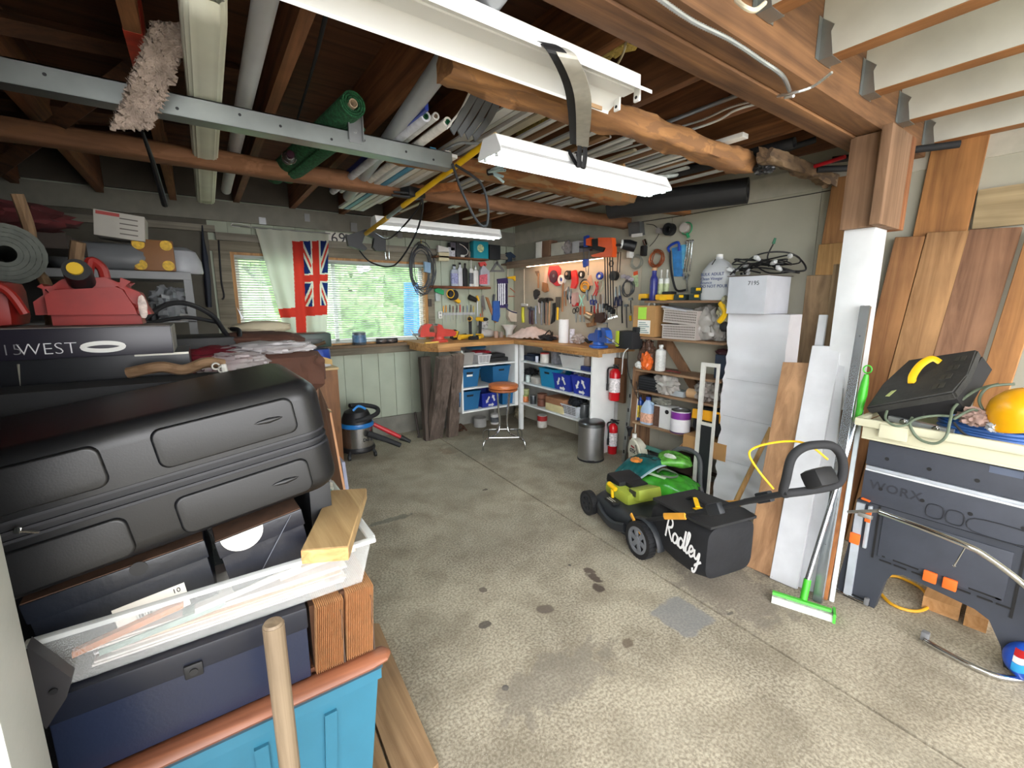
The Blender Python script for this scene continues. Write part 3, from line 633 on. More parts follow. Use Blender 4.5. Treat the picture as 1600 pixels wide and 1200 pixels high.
cable([P(707,256,Y=2.25),P(722,300,Y=2.3),P(745,345,Y=2.3),P(760,352,Y=2.3),P(762,320,Y=2.3),P(750,285,Y=2.3),P(712,258,Y=2.25)],.0075,DK,'power_lead.002','black cord loop dangling from the end of the metal track')
cable([P(630,290,Z=2.42),P(700,232,Z=2.45),P(740,224,Z=2.47),P(790,226,Z=2.46)],.008,mat('#8a8f94',.4),'grey_hose','grey hose arching above the yellow pole','hose')
# small tool box on pole A with black items
m=M(); m.box(P(645,302,Y=3.0)+V((0,0,.0)),(.14,.1,.06),rot=(0,0,.3),bev=.008); m.tube([P(615,300,Y=2.95),P(640,302,Y=2.95)],.008,6); m.tube([P(612,305,Y=2.95),P(640,308,Y=2.95)],.008,6)
one(m,'tool_box',BLK,'small black tool case perched by the yellow pole','tool case')
m=M(); m.box(P(685,295,Y=2.9)+V((0,0,0)),(.06,.3,.05),rot=(0,0,.6)); one(m,'wood_offcut',wood('#a66a3c','#70431f','Y'),'short brown wood offcut beside the end of the metal track','offcut')
# blue-ish plates/steel plates against wall top
for i,(u,v,w,h_) in enumerate(((410,345,.06,.05),(480,340,.05,.06),(553,355,.07,.07),(668,365,.09,.04),(560,300,.0,.0),(625,368,.06,.05))):
    if w:
        p=P(u,v,Y=YW-.05); m=M(); m.box(p,(w,.006,h_*1.3)); one(m,'tie_plate',GRYM,'galvanised tie plate where a joist meets the window wall','metal plate','tie plates on the wall top')
# ================================================================ BENCH, CABINETS AND THEIR CONTENTS
BZ=1.16
bw=wood('#c6985f','#8f6336','X',20,.6); bwy=wood('#c99b62','#93673a','Y',20,.6)
A0=P(686,540,Z=1.15); 
t=thing('workbench_top','thick L-shaped timber worktop filling the far corner','worktop')
m=M(); xl=2.02; yf=4.47; xf=3.15; ye=3.04
m.prism([(xl,YW-.03,BZ-.045),(xl,yf+.22,BZ-.045),(A0.x,yf,BZ-.045),(xf,yf,BZ-.045),(xf+.02,YW-.03,BZ-.045)],(0,0,.045)); m.obj('left_run',bw,t)
m=M(); m.prism([(xf+.021,YW-.03,BZ-.045),(xf+.001,yf,BZ-.045),(xf,ye,BZ-.045),(XR-.001,ye+.0,BZ-.045),(XR-.001,YW-.03,BZ-.045)],(0,0,.045)); m.obj('right_run',bwy,t)
m=M(); m.prism([(xl,YW-.2,BZ-.09),(xl,yf+.24,BZ-.09),(A0.x+.02,yf+.03,BZ-.09),(A0.x+.3,yf+.03,BZ-.09),(A0.x+.3,YW-.2,BZ-.09)],(0,0,.044)); m.bx((xf+.03,ye+.02,BZ-.08),(xf+.08,ye+.9,BZ-.046)); m.obj('under_board',bw,t)
CW=mat('#dcdedc',.45,var=.04)
t=thing('storage_shelf','white open shelf cabinet under the window-side worktop','shelf unit')
x0,x1,yc=2.43,3.24,4.5
SZ=(.34,.62,.89)
m=M(); m.bx((x0,yc,.32),(x0+.018,5.1,BZ-.092)); m.obj('side_panel',CW,t)
m=M(); m.bx((x1-.05,yc,.32),(x1,5.1,BZ-.046)); m.obj('side_panel',CW,t)
for z in SZ: m=M(); m.bx((x0+.019,yc+.002,z-.018),(x1-.051,5.1,z)); m.obj('shelf',CW,t)
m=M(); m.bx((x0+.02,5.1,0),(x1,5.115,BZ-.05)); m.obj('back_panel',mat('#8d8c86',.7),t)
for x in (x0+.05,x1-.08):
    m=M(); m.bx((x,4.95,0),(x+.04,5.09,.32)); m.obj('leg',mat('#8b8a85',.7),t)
t=thing('storage_shelf','white open shelf cabinet under the right-hand worktop, reaching the fire extinguisher','shelf unit')
X0=3.25; y0,y1=3.20,4.46; RZ=(.36,.63,.90)
m=M(); m.bx((X0-.01,y0,0),(XR-.1,y0+.018,BZ-.046)); m.obj('side_panel',CW,t)
m=M(); m.bx((X0,y1,.0),(X0+.05,y1+.04,BZ-.046)); m.obj('side_panel',CW,t)
for z in RZ: m=M(); m.bx((X0,y0+.02,z-.018),(XR-.06,y1-.001 if True else 0,z)); m.obj('shelf',CW,t)
m=M(); m.bx((XR-.055,y0,.2),(XR-.04,YW-.2,BZ-.05)); m.obj('back_panel',mat('#c9cac6',.6),t)
def fL(u0,u1,vt,z,Y=4.56): return P(u0,vt,Y=Y).x,P(u1,vt,Y=Y).x,P((u0+u1)/2,vt,Y=Y).z-z
def fR(u0,u1,vt,z,X=3.3): a=P(u0,vt,X=X).y;b=P(u1,vt,X=X).y; return b,a,P((u0+u1)/2,vt,X=X).z-z
def bin_(name,x0,x1,y0,y1,z,h,mt,label,cat,group=None,taper=.84,rim=.012,sym=None,face='y',slots=False,handle=True,lab=None):
    t=thing(name,label,cat,group); cx,cy=(x0+x1)/2,(y0+y1)/2; w,d=x1-x0,y1-y0; tk=.004
    m=M(); lv=[(taper,0),(1,h)]; 
    def ring(s,zz,off): return [(cx+a*(w/2*s-off),cy+b*(d/2*s-off),z+zz) for a,b in ((-1,-1),(1,-1),(1,1),(-1,1))]
    o0,o1=ring(taper,0.001,0),ring(1,h,0); i1,i0=ring(1,h,tk),ring(taper,.006,tk)
    vs=o0+o1+i1+i0; fs=[(0,3,2,1)]+[(i,(i+1)%4,4+(i+1)%4,4+i) for i in range(4)]+[(4+i,4+(i+1)%4,8+(i+1)%4,8+i) for i in range(4)]+[(8+i,8+(i+1)%4,12+(i+1)%4,12+i) for i in range(4)]+[(12,13,14,15)]
    m._add(vs,fs)
    m.obj('bin_body',mt,t,flat=True)
    if rim:
        m=M(); zz=z+h-rim
        for a,b in (((x0-.006,y0-.006,zz),(x1+.006,y0+.002,z+h)),((x0-.006,y1-.002,zz),(x1+.006,y1+.006,z+h)),((x0-.006,y0+.002,zz),(x0+.002,y1-.002,z+h)),((x1-.002,y0+.002,zz),(x1+.006,y1-.002,z+h))): m.bx(a,b)
        m.obj('rim',mt,t)
    def fp(s,hh,o=.002): # point on the front face: s along width -.5...5, hh height 0..1
        k=taper+(1-taper)*hh
        return V((cx+s*w*k,cy-d/2*k-o,z+h*hh)) if face=='y' else V((cx-w/2*k-o,cy-s*d*k,z+h*hh))
    if handle:
        m=M(); a=[fp(-.17,.82),fp(.17,.82),fp(.15,.72),fp(-.15,.72)]; m.prism(a,fp(0,.8,.004)-fp(0,.8,.002)); m.obj('grip',BLK,t)
    if lab:
        m=M(); m.prism([fp(-.15,.68),fp(.15,.68),fp(.15,.58),fp(-.15,.58)],fp(0,.8,.003)-fp(0,.8,.002)); m.obj('paper_label',PAPER,t)
    if slots:
        m=M()
        for i in range(5):
            hh=.18+i*.15
            for s0 in (-.42,-.13,.16): m.prism([fp(s0,hh),fp(s0+.26,hh),fp(s0+.26,hh+.07),fp(s0,hh+.07)],fp(0,.5,.003)-fp(0,.5,.002))
        m.obj('slots',mat('#4d4c4a',.8),t)
    if sym:
        m=M(); 
        kk=(w if face=='y' else d)
        def sp(x,y): return fp(x*.3,.42+y*.3*kk/h,.003)
        for q in range(3):
            a0=q*2*PI/3+PI/2; a1=a0+2*PI/3; e0=V((math.cos(a0),math.sin(a0),0))*.95; e1=V((math.cos(a1),math.sin(a1),0))*.95; dd=(e1-e0).normalized(); nn=V((dd.y,-dd.x,0))
            L0=e0+dd*.38; L1=e1-dd*.52; tip=e1-dd*.08
            m.prism([sp(*(L0+nn*.02)[:2]),sp(*(L0+nn*.32)[:2]),sp(*(L1+nn*.32)[:2]),sp(*(L1+nn*.5)[:2]),sp(*(tip+nn*.17)[:2]),sp(*(L1-nn*.16)[:2]),sp(*(L1+nn*.02)[:2])],fp(0,.5,.004)-fp(0,.5,.003))
        m.obj('recycling_symbol',WHT,t)
    return t
TB=mat('#1f5f8c',.45,var=.05); TB2=mat('#1a7ea8',.45,var=.05); RB=mat('#1d2f92',.45,var=.05); GB=mat('#8b8984',.6,var=.05); LB=mat('#b9bab8',.55,var=.05)
def LBIN(u0,u1,vt,z,mt,label,name='storage_bin',d=.34,**k):
    a,b,h=fL(u0,u1,vt,z); return bin_(name,a,b,4.53,4.53+d,z+.001,h,mt,label,'bin',**k)
def RBIN(u0,u1,vt,z,mt,label,name='storage_bin',d=.28,**k):
    a,b,h=fR(u0,u1,vt,z); return bin_(name,3.275,3.275+d,a,b,z+.001,h,mt,label,'bin',face='x',**k)
LBIN(716,739,551,.89,GB,'grey open storage basket on the top shelf of the window-side cabinet','storage_basket',d=.24,handle=False)
LBIN(745,765,554,.89,mat('#c9c8c9',.5),'small white slotted basket with red cloth on the top left cabinet shelf','storage_basket',d=.2,slots=True,handle=False)
LBIN(716,748,576,.62,TB,'blue bin with a white paper label, left on the middle cabinet shelf',lab=True,group='blue bins in the left cabinet')
LBIN(768,795,571,.62,TB,'blue bin without a label, right on the middle cabinet shelf',group='blue bins in the left cabinet')
LBIN(716,749,611,.34,TB,'blue bin at the left end of the bottom shelf by the leaning beams',group='blue bins in the left cabinet')
LBIN(751,780,613,.34,RB,'dark blue recycling bin beside the stool, bottom left shelf',sym=True,handle=False)
LBIN(783,806,605,.34,TB,'blue bin in the corner of the bottom shelf behind the stool legs',group='blue bins in the left cabinet')
RBIN(845,869,576,.63,TB2,'teal open bin on the middle shelf of the right cabinet')
RBIN(866,893,584,.63,RB,'left of two royal blue recycling bins on the right cabinet shelf',sym=True,handle=False,group='royal blue recycling bins')
RBIN(895,925,588,.63,RB,'right of two royal blue recycling bins, next to the white end panel',sym=True,handle=False,group='royal blue recycling bins')
RBIN(877,911,556,.90,LB,'lower of two grey baskets stacked on the top right cabinet shelf','storage_basket',handle=False)
a,b,h=fR(875,911,541,.90); bin_('storage_basket',3.28,3.56,a,b,.91+.115,.1,LB,'upper of two grey baskets stacked on the top right cabinet shelf','bin',face='x',slots=True,handle=False)
RBIN(879,904,633,.36,mat('#c4c9cf',.5),'white slotted basket of dark cloths on the bottom right shelf','storage_basket',slots=True,handle=False)
m=M(); a,b,h=fR(880,903,620,.36); m.blob((3.42,(a+b)/2,.36+h*.72),(.1,(b-a)*.42,.06),.4,5,3); one(m,'dark_cloth',mat('#20242c',.9,var=.3),'dark cloth bundle heaped in the white slotted basket','cloth')
# generic containers
def can(name,p,r,h,mt,label,cat,lid=None,band=None,bandm=None,handle=False,group=None,n=20):
    t=thing(name,label,cat,group); p=V(p)
    m=M(); m.lathe([(0,.001),(r*.97,.001),(r,.004),(r,h*.97),(r*.97,h),(r*.9,h),(r*.88,h-.004),(0,h-.004)],p,n=n); m.obj('body',mt,t)
    if lid is not None: m=M(); m.lathe([(0,0),(r*1.05,0),(r*1.05,.012),(r*.9,.016),(0,.016)],p+V((0,0,h)),n=n); m.obj('lid',lid,t)
    if band: m=M(); m.lathe([(r+.0006,h*band[0]),(r+.0014,h*band[0]),(r+.0014,h*band[1]),(r+.0006,h*band[1])],p,n=n); m.obj('printed_label',bandm,t)
    if handle: m=M(); m.tube([p+V((r*1.02*math.cos(a_),-.004+-.3*r*math.sin(a_) if 0 else r*-.9*math.sin(a_)*.6,h*.9-math.sin(a_)*h*.35)) for a_ in [PI*i/10 for i in range(11)]],.002,5); m.obj('wire_handle',STEEL,t)
    return t
def bottle(name,p,r,h,mt,label,cat='bottle',cap=None,neck=.3,nh=.18,sq=None,lb=None,group=None,sh=.12):
    t=thing(name,label,cat,group); p=V(p); hb=h*(1-nh)
    m=M(); m.lathe([(0,.001),(r*.9,.001),(r,.01*h/.2),(r,hb*(1-sh)),(r*.85,hb*.97),(r*neck*1.1,hb*1.02),(r*neck,hb*1.04),(r*neck,h*.97),(0,h*.97)],p,sq=sq); m.obj('body',mt,t)
    if cap is not None: m=M(); m.lathe([(0,0),(r*neck*1.25,0),(r*neck*1.25,h*.08),(r*neck,h*.09),(0,h*.09)],p+V((0,0,h*.93))); m.obj('cap',cap,t)
    if lb is not None: m=M(); m.lathe([(r*1.002,hb*.15),(r*1.012,hb*.15),(r*1.012,hb*.75),(r*1.002,hb*.75)],p,sq=sq); m.obj('printed_label',lb,t)
    return t
def jugl(mt2,c): return mat(c,.5,var=.35,scale=40)
def LP_(u,v,z): p=P(u,v,Z=z); return p
# left cabinet loose things
m=M(); a,b,h=fL(744,790,543,.89); m.blob(((a+b)/2,4.85,.89+.10),(.16,.1,.03),.25,3,4); one(m,'red_cloth',mat('#a02030',.9,var=.2),'folded red cloth on the top shelf behind the small white basket','cloth')
m=M(); m.lathe([(0,0),(.12,.01),(.14,.03),(.12,.045),(0,.05)],((a+b)/2-.02,4.9,.89+.14),n=26); one(m,'teal_frisbee',mat('#2f6f93',.4),'teal rounded case above the red cloth on the top shelf','case')
m=M(); a,b,h=fL(768,797,556,.89); m.bx((a,4.6,.891),(b,4.85,.891+.05),.01); m.bx((a+.02,4.62,.942),(b-.03,4.83,.985),.012); one(m,'tool_case',DK,'low black tool case on the top shelf beside the corner','tool case')
# right cabinet, top shelf
def RPt(u,vb,z): return P(u,vb,Z=z)
m=M(); a,b,h=fR(816,832,553,.9); m.bx((3.32,a,.901),(3.5,b,.901+h*.7),.008); m.bx((3.35,a+.03,.9+h*.7),(3.45,b-.03,.9+h),.008); one(m,'navy_case',mat('#1f2c44',.5),'navy tool case at the corner end of the top right shelf','case')
can('cup',(3.31,P(839,565,X=3.31).y,.9),.02,.075,mat('#c4c8d6',.5),'small pale cup beside the red-lidded tub','cup')
can('ice_cream_tub',(3.36,P(851,565,X=3.36).y,.9),.055,.11,mat('#d5d3cd',.5,var=.15,scale=30),'white round tub with a red lid on the top right shelf','tub',lid=mat('#c2473f',.4))
m=M(); y=P(866,560,X=3.35).y; m.bx((3.34,y-.04,.901),(3.44,y+.04,1.05)); one(m,'carton',mat('#7d7f86',.7,var=.3,scale=30),'upright grey printed carton left of the stacked grey baskets','carton')
can('glass_jar',(3.36,P(919,560,X=3.36).y,.95),.045,.11,mat('#9c8d80',.25,var=.2),'brownish jar with pale lid near the end of the top right shelf','jar',lid=mat('#d9b9a4',.5))
m=M(); a,b,h=fR(908,926,572,.9); m.bx((3.29,a,.901),(3.5,b,.949),.006); one(m,'blue_box',mat('#1c2c66',.5),'low dark blue box under the brownish jar','box')
# middle right
can('small_tin',(3.31,P(825,590,X=3.31).y,.63),.03,.085,mat('#b9c6c2',.5,var=.2,scale=60),'pale printed tin at the corner end of the middle right shelf','tin')
m=M(); y=P(837,590,X=3.34).y; m.bx((3.3,y-.06,.631),(3.42,y+.05,.71),.005); one(m,'grey_carton',mat('#b3afa6',.7),'small grey carton left of the teal bin','box')
m=M(); m.blob((3.4,P(830,580,X=3.4).y,.75),(.07,.1,.04),.7,5,9); one(m,'black_cable_tangle',DK,'tangle of black cable piled behind the pale tin','cable')
for i,(u,vt) in enumerate(((877,583),(905,584),(918,586))):
    m=M(); m.blob((3.42,P(u,590,X=3.42).y,.63+.19),(.06,.05,.03),.5,5,i+20); one(m,'bin_contents',mat(('#8e9398','#a5aab2','#7a7d80')[i],.7,var=.4,scale=30),('clear wrapped things on top of the left royal blue bin','pale plastic bag poking from the right royal blue bin','grey hardware heaped in the right royal blue bin')[i],'odds and ends')
# bottom right
yq=lambda u,X=3.34: P(u,635,X=X).y
can('glass_jar',(3.33,yq(822),.36),.04,.075,mat('#b5683a',.35,var=.25,scale=30),'orange-brown jar at the corner end of the bottom right shelf','jar',lid=mat('#8f9a5a',.5))
can('glass_jar',(3.34,yq(822),.455),.04,.06,mat('#8c9464',.4,var=.25),'olive tin standing on the orange-brown jar','tin',lid=mat('#b9bd8c',.5))
can('paint_can',(3.34,yq(833),.36),.04,.10,mat('#4b4f52',.4,metal=.5),'small dark metal can between the jars and the brown pots','can',lid=GRYM)
can('plant_pot',(3.36,yq(845),.36),.06,.09,mat('#6e4030',.6,var=.2),'lower brown pail with a wire handle on the bottom right shelf','pail',handle=True)
can('plant_pot',(3.36,yq(845),.455),.062,.06,mat('#7b5240',.6,var=.2),'upper brown pot stacked on the brown pail','pot')
m=M(); a,b,h=fR(854,882,637,.36); m.bx((3.28,a,.361),(3.5,b,.361+.085),.004); one(m,'cream_box',mat('#c9bd8f',.7),'cream box base under the brown carton, bottom right shelf','box')
m=M(); m.bx((3.28,a-.002,.447),(3.5,b,.447+.075),.004); one(m,'brown_carton',mat('#96694a',.75,var=.1),'brown cardboard carton on top of the cream box','carton')
can('canister',(3.36,yq(911),.36),.045,.16,mat('#5b5e60',.35,metal=.4),'tall dark grey canister next to the white end panel','canister')
# floor under the cabinets
def fp0(u,v): return P(u,v,Z=0)
p=fp0(750,666); can('bucket',(p.x,p.y,0),.085,.12,mat('#9c9c99',.6),'grey plastic bucket on the floor below the left cabinet','bucket',handle=True)
p=fp0(773,662); can('pail',(p.x,p.y,0),.055,.14,mat('#d2d3d0',.5),'white pail on the floor behind the stool','pail',band=(.2,.7),bandm=mat('#555a5e',.6,var=.5,scale=30))
p=fp0(812,655); m=M(); m.blob((p.x,p.y,.09),(.08,.07,.09),.3,4,5); one(m,'paper_sack',mat('#8c8268',.85,var=.3),'small tan sack on the floor in the far corner','sack')
p=fp0(847,667); can('paint_can',(p.x,p.y,0),.065,.165,mat('#d7d5cf',.5,var=.2,scale=26),'white and red can on the floor below the right cabinet','can',band=(.55,.95),bandm=mat('#b72c2c',.5))
p=fp0(903,678); m=M(); m.blob((p.x+.22,p.y+.12,.07),(.16,.3,.075),.35,4,6); one(m,'black_tarp',mat('#17181b',.8,var=.3),'black crumpled tarp on the floor under the right cabinet','tarp')
p=fp0(880,668); m=M(); m.blob((p.x+.24,p.y+.1,.06),(.12,.16,.065),.5,4,16); one(m,'dark_bag',mat('#1d1a1a',.8,var=.4),'small dark bag on the floor left of the black tarp','bag')
# leaning weathered beams
def leaner(name,base,top,w,th,mt,label,cat='plank',group=None,wd=None,**k):
    b=V(base);t_=V(top);d=(t_-b).normalized(); wd=V(wd or (1,0,0)); wd=(wd-d*wd.dot(d)).normalized(); n=d.cross(wd).normalized()
    m=M(); o=b; pts=[o-wd*w/2-n*th/2,o+wd*w/2-n*th/2,o+wd*w/2+n*th/2,o-wd*w/2+n*th/2]
    m.prism(pts,t_-b); bmesh.ops.bevel(m.bm,geom=m.bm.edges[:],offset=min(.003,th*.2),segments=1,affect='EDGES')
    return one(m,name,mt,label,cat,group,**k)
WB=wood('#6e6158','#40362f','Z',16,.9); 
def L3(u,v): q=P(u,v,Z=0); return (q.x,q.y,.0)
leaner('weathered_beam',L3(678,685),(2.19,4.43,1.02),.19,.09,WB,'widest dark weathered beam leaning on the worktop edge, in front','beam',wd=(1,.15,0))
leaner('weathered_beam',L3(706,681),(2.345,4.43,1.04),.14,.07,wood('#736459','#453a33','Z',18,.9),'dark weathered beam leaning beside the white cabinet','beam',wd=(1,.05,0))
leaner('weathered_beam',(2.10,4.74,0),(2.08,4.75,1.0),.12,.08,wood('#62564e','#3c332c','Z',18,.9),'dark weathered beam standing behind the other two, to their left','beam')
m=M(); q=P(655,683,Z=0); m.tube([(q.x,q.y,.012),(q.x-.01,q.y+.08,.3)],.014,8); m.tube([(q.x-.03,q.y-.02,.01),(q.x+.02,q.y-.03,.01)],.012,8); one(m,'pry_bar',mat('#3a332f',.6,metal=.5),'rusty iron bar propped against the kerb left of the beams','bar')
m=M(); q=P(722,676,Z=0); m.tube(spl([(q.x,q.y,.03),(q.x+.04,q.y+.05,.06),(q.x+.07,q.y,.015),(q.x+.02,q.y+.08,.09),(q.x-.02,q.y+.04,.02),(q.x+.06,q.y+.05,.04)],6),.012,7); one(m,'rusty_chain',mat('#4a2f22',.8,metal=.4,var=.4),'rusty coil of chain on the floor by the weathered beams','chain')
# ---------------------------------------------------------------- stool
p=P(787,696,Z=0); S=V((p.x+.03,p.y+.05,0))
t=thing('bar_stool','chrome-legged bar stool with a round orange wooden seat','stool')
m=M(); sw=wood('#cf7f4a','#9c5226','X',14,.4,False); zs=.66
m.lathe([(0,zs),(.155,zs),(.168,zs+.01),(.17,zs+.03),(.165,zs+.045),(.15,zs+.052),(0,zs+.052)],S,n=40); m.obj('seat',sw,t)
m=M(); m.lathe([(0,zs-.03),(.15,zs-.03),(.165,zs-.02),(.165,zs-.004),(.15,zs-.001),(0,zs-.001)],S,n=40); m.obj('seat_rim',wood('#b87042','#8a4a24','X',14,.4,False),t)
for i in range(4):
    a=PI/4+i*PI/2-.55; d=V((math.cos(a),math.sin(a),0)); m=M()
    m.tube(spl([S+d*.10+V((0,0,zs-.03)),S+d*.075+V((0,0,.40)),S+d*.06+V((0,0,.25)),S+d*.10+V((0,0,.15)),S+d*.25+V((0,0,.12)),S+d*.31+V((0,0,.10)),S+d*.33+V((0,0,.05)),S+d*.33+V((0,0,.002))],6),.0105,10); m.obj('leg',CHR,t)
m=M(); m.tube([S+V((math.cos(PI/4+i*PI/2-.55)*.24,math.sin(PI/4+i*PI/2-.55)*.24,.125)) for i in range(4)],.009,8,closed=True); m.obj('foot_ring',CHR,t)
# ---------------------------------------------------------------- pedal bin
p=P(937,722,Z=0); B=V((p.x+.0,p.y+.13,0)); r=.135; h=.40
t=thing('pedal_bin','brushed steel pedal bin beside the fire extinguishers','bin')
BS=mat('#b9babc',.36,metal=1,var=.03); 
m=M(); m.lathe([(0,.012),(r,.012),(r,h-.03),(0,h-.03)],B,n=48); m.obj('bin_body',BS,t)
m=M(); m.lathe([(0,0),(r+.004,0),(r+.004,.016),(r,.018),(0,.018)],B,n=48); m.obj('base_ring',DK,t)
m=M(); m.lathe([(r+.001,h-.035),(r+.004,h-.035),(r+.004,h-.005),(r-.01,h+.012),(r*.6,h+.022),(0,h+.026)],B,n=48); m.obj('lid',mat('#7f8183',.32,metal=1,var=.03),t)
m=M(); dd=(V((0,0,0))-V((B.x,B.y,0))).normalized(); q=B+dd*(r+.01)+V((0,0,.02)); m.T=XF(q,math.atan2(dd.y,dd.x)+PI/2+.35); m.box((0,0,0),(.08,.035,.008),bev=.004); m.obj('pedal',DK,t)
# extinguishers
def exting(base,h,r,label,lean=None,detail=True,T=None):
    t=thing('fire_extinguisher',label,'fire extinguisher'); T=T or XF(base)
    m=M(T); m.lathe([(0,0),(r*.9,0),(r,.012),(r,h*.78),(r*.9,h*.85),(r*.5,h*.92),(r*.3,h*.94),(0,h*.94)],n=26); m.obj('cylinder',mat('#c01822',.25,var=.05),t)
    m=M(T); m.lathe([(r*1.004,h*.25),(r*1.02,h*.25),(r*1.02,h*.66),(r*1.004,h*.66)],n=26); m.obj('printed_label',mat('#d9d3d4',.6,var=.4,scale=55),t)
    m=M(T); m.cyl((0,0,h*.93),(0,0,h*1.0),r*.3,n=12); m.box((0,-.02,h*1.0),(.022,.1,.012),rot=(.25,0,0)); m.box((0,-.02,h*1.04),(.02,.11,.01),rot=(-.15,0,0)); m.obj('valve_handle',BLK,t)
    m=M(T); m.tube(spl([(0,.03,h*.96),(-r*1.1,.03,h*.93),(-r*1.45,.0,h*.75),(-r*1.4,0,h*.5)],6),.009,8); m.tube([(-r*1.4,0,h*.5),(-r*1.42,0,h*.3)],[.013,.012],10); m.obj('hose',BLK,t)
    return t
q=P(966,625,X=3.47)
exting(None,.36,.057,'red fire extinguisher with white label hanging at the end of the white cabinet',T=XF((3.50,3.125,q.z-.02),rz=-.4))
m=M(); m.bx((3.56,3.05,q.z-.05),(3.60,3.197,q.z+.42)); one(m,'backing_board',wood('#7a5638','#4f3320','Z'),'dark wooden board behind the hanging fire extinguisher','board')
q=P(962,718,Z=0); exting(None,.36,.05,'second red fire extinguisher, standing on the floor behind the pedal bin',T=XF((q.x+.12,q.y+.16,0)))
# level / metal track leaning by the shelf
leaner('slotted_rail',L3(974,722),(3.42,2.82,.98),.045,.02,mat('#9da09a',.35,metal=.7),'galvanised slotted rail leaning between the extinguishers and the timber shelf','rail',wd=(0,-1,0))
t=bpy.data.objects['slotted_rail']; b_=V(L3(974,722)); T_=V((3.42,2.82,.98))
for i in range(6):
    f=.12+i*.15; q=b_+(T_-b_)*f; m=M(); m.box(q+V((-.012,0,0)),(.004,.014,.035)); m.obj('slot_hole',BLK,t)
leaner('white_lath',(3.44,2.80,0),(3.47,2.80,.80),.03,.012,mat('#d6d4c4',.6),'thin cream lath leaning just right of the slotted rail','lath',wd=(0,-1,0))
# ================================================================ TOOL WALLS
class Wl:
    def __init__(s,ax,val): s.ax=ax; s.val=val
    def p(s,u,v,off=0): return P(u,v,**{s.ax:s.val-off})
    def n(s): return V((-1,0,0)) if s.ax=='X' else V((0,-1,0))
    def poly(s,m,pts,off=.002,th=.02): m.prism([s.p(u,v,off) for u,v in pts],s.n()*th); return m
    def line(s,m,pts,r,off=.015,k=0,n=8,flat=None): 
        q=[s.p(u,v,off) for u,v in pts]; m.tube(spl(q,k) if k else q,r,n,flat=flat); return m
    def ring(s,m,u,v,rp,r,off=.015,ky=1,n=28):
        c=s.p(u,v,off); e=(s.p(u+rp,v,off)-c).length*.8; m.tube([c+(V((0,math.cos(a),math.sin(a)*ky)) if s.ax=='X' else V((math.cos(a),0,math.sin(a)*ky)))*e for a in [2*PI*i/n for i in range(n)]],r,6,closed=True); return m
    def disc(s,m,u,v,rp,th=.02,off=.003,ri=0):
        c=s.p(u,v,off); e=(s.p(u+rp,v,off)-c).length*.8; nn=s.n()
        (m.pipe(c,c+nn*th,e,ri*e) if ri else m.lathe([(0,0),(e,0),(e,th*.8),(e*.93,th),(0,th)],c+nn*th*0,ax='X' if s.ax=='X' else 'Y') if False else m.cyl(c,c+nn*th,e,n=24)); return m
BW=Wl('Y',YW); RW=Wl('X',XR)
MET=mat('#8c9093',.35,metal=.85,var=.1); HND=wood('#b5855a','#7c5232','Z',30,.5,False); DBL=mat('#27305c',.5); OLV=mat('#5c6048',.6)
def tl(w,name,label,cat,parts,group=None):
    """parts: (part name, material, fn(m))"""
    if len(parts)==1: m=M(); parts[0][2](m); return one(m,name,parts[0][1],label,cat,group)
    t=thing(name,label,cat,group)
    for pn,mt,fn in parts: m=M(); fn(m); m.obj(pn,mt,t)
    return t
# pegboard sheet behind the tools on the right wall
m=M(); m.bx((XR-.006,3.0,BZ+.02),(XR-.0005,YW-.03,2.06)); one(m,'pegboard',mat('#b5ad9b',.7,var=.05),'beige hanging board fixed to the right wall above the worktop','board')
WALL2=Wl('X',XR-.006)
# --- window wall: shelves
def shelf_b(u0,u1,v,d,label,mt,th=.02,name='wall_shelf'):
    a=P(u0,v,Y=YW-d);b=P(u1,v,Y=YW-d); m=M(); m.bx((a.x,YW-d,a.z-th),(b.x,YW-.001,a.z)); return one(m,name,mt,label,'shelf'),a.z
sw=wood('#8a5f3c','#5c3c24','X',20,.8)
_,z1=shelf_b(681,764,399,.15,'upper small wooden shelf on the window wall right of the window',sw)
_,z2=shelf_b(677,767,446,.15,'lower small shelf of rough reddish bark-edged wood on the window wall',wood('#8d5332','#4c2a1a','X',26,.85,bump=1),.028)
def bbox(u0,u1,vt,z,mt,name,label,cat,d=.1,Y=YW-.145,vb=None):
    a=P(u0,vt,Y=Y);b=P(u1,vt,Y=Y); m=M(); m.bx((a.x,Y,z+.0005),(b.x,Y+d,max(a.z,z+.02)),.003); return one(m,name,mt,label,cat)
t=thing('charger_box','white charger with a cream box below it hanging at the shelf end','charger')
m=M(); BW.poly(m,[(682,384),(698,388),(699,394),(682,394)],.1,.05); m.obj('charger_body',WHT,t); m=M(); BW.poly(m,[(683,395),(699,395),(699,408),(683,408)],.1,.05); m.obj('cream_front',mat('#cfc6a4',.6),t)
bbox(700,711,386,z1,mat('#b8bcc4',.5,var=.4,scale=50),'carton','small pale printed carton on the upper shelf','carton')
bbox(704,712,378,z1+.07,mat('#5d5b66',.5),'small_box','small purple-grey box on top of the pale carton','box',d=.08)
bbox(713,732,377,z1,mat('#232529',.5,var=.3,scale=40),'black_carton','black printed carton with a white cable over it','carton')
tb=bbox(740,763,376,z1,mat('#1595a8',.5),'teal_carton','bright teal carton on the upper shelf, just below the rear light','carton')
a=P(742,388,Y=YW-.147); m=M(); 
m.lathe([(0,0),(.05,0),(.05,.001),(0,.001)],P(751,388,Y=YW-.1455)+V((0,-.0,0)),ax='Y',n=16); m.obj('printed_patch',mat('#cbd8a8',.5,var=.5,scale=50),tb)
cable([P(718,381,Y=YW-.15),P(725,385,Y=YW-.152),P(731,392,Y=YW-.152),P(729,398,Y=YW-.155),P(722,399,Y=YW-.155)],.004,WHT,'white_cable','short white cable dangling in front of the black carton')
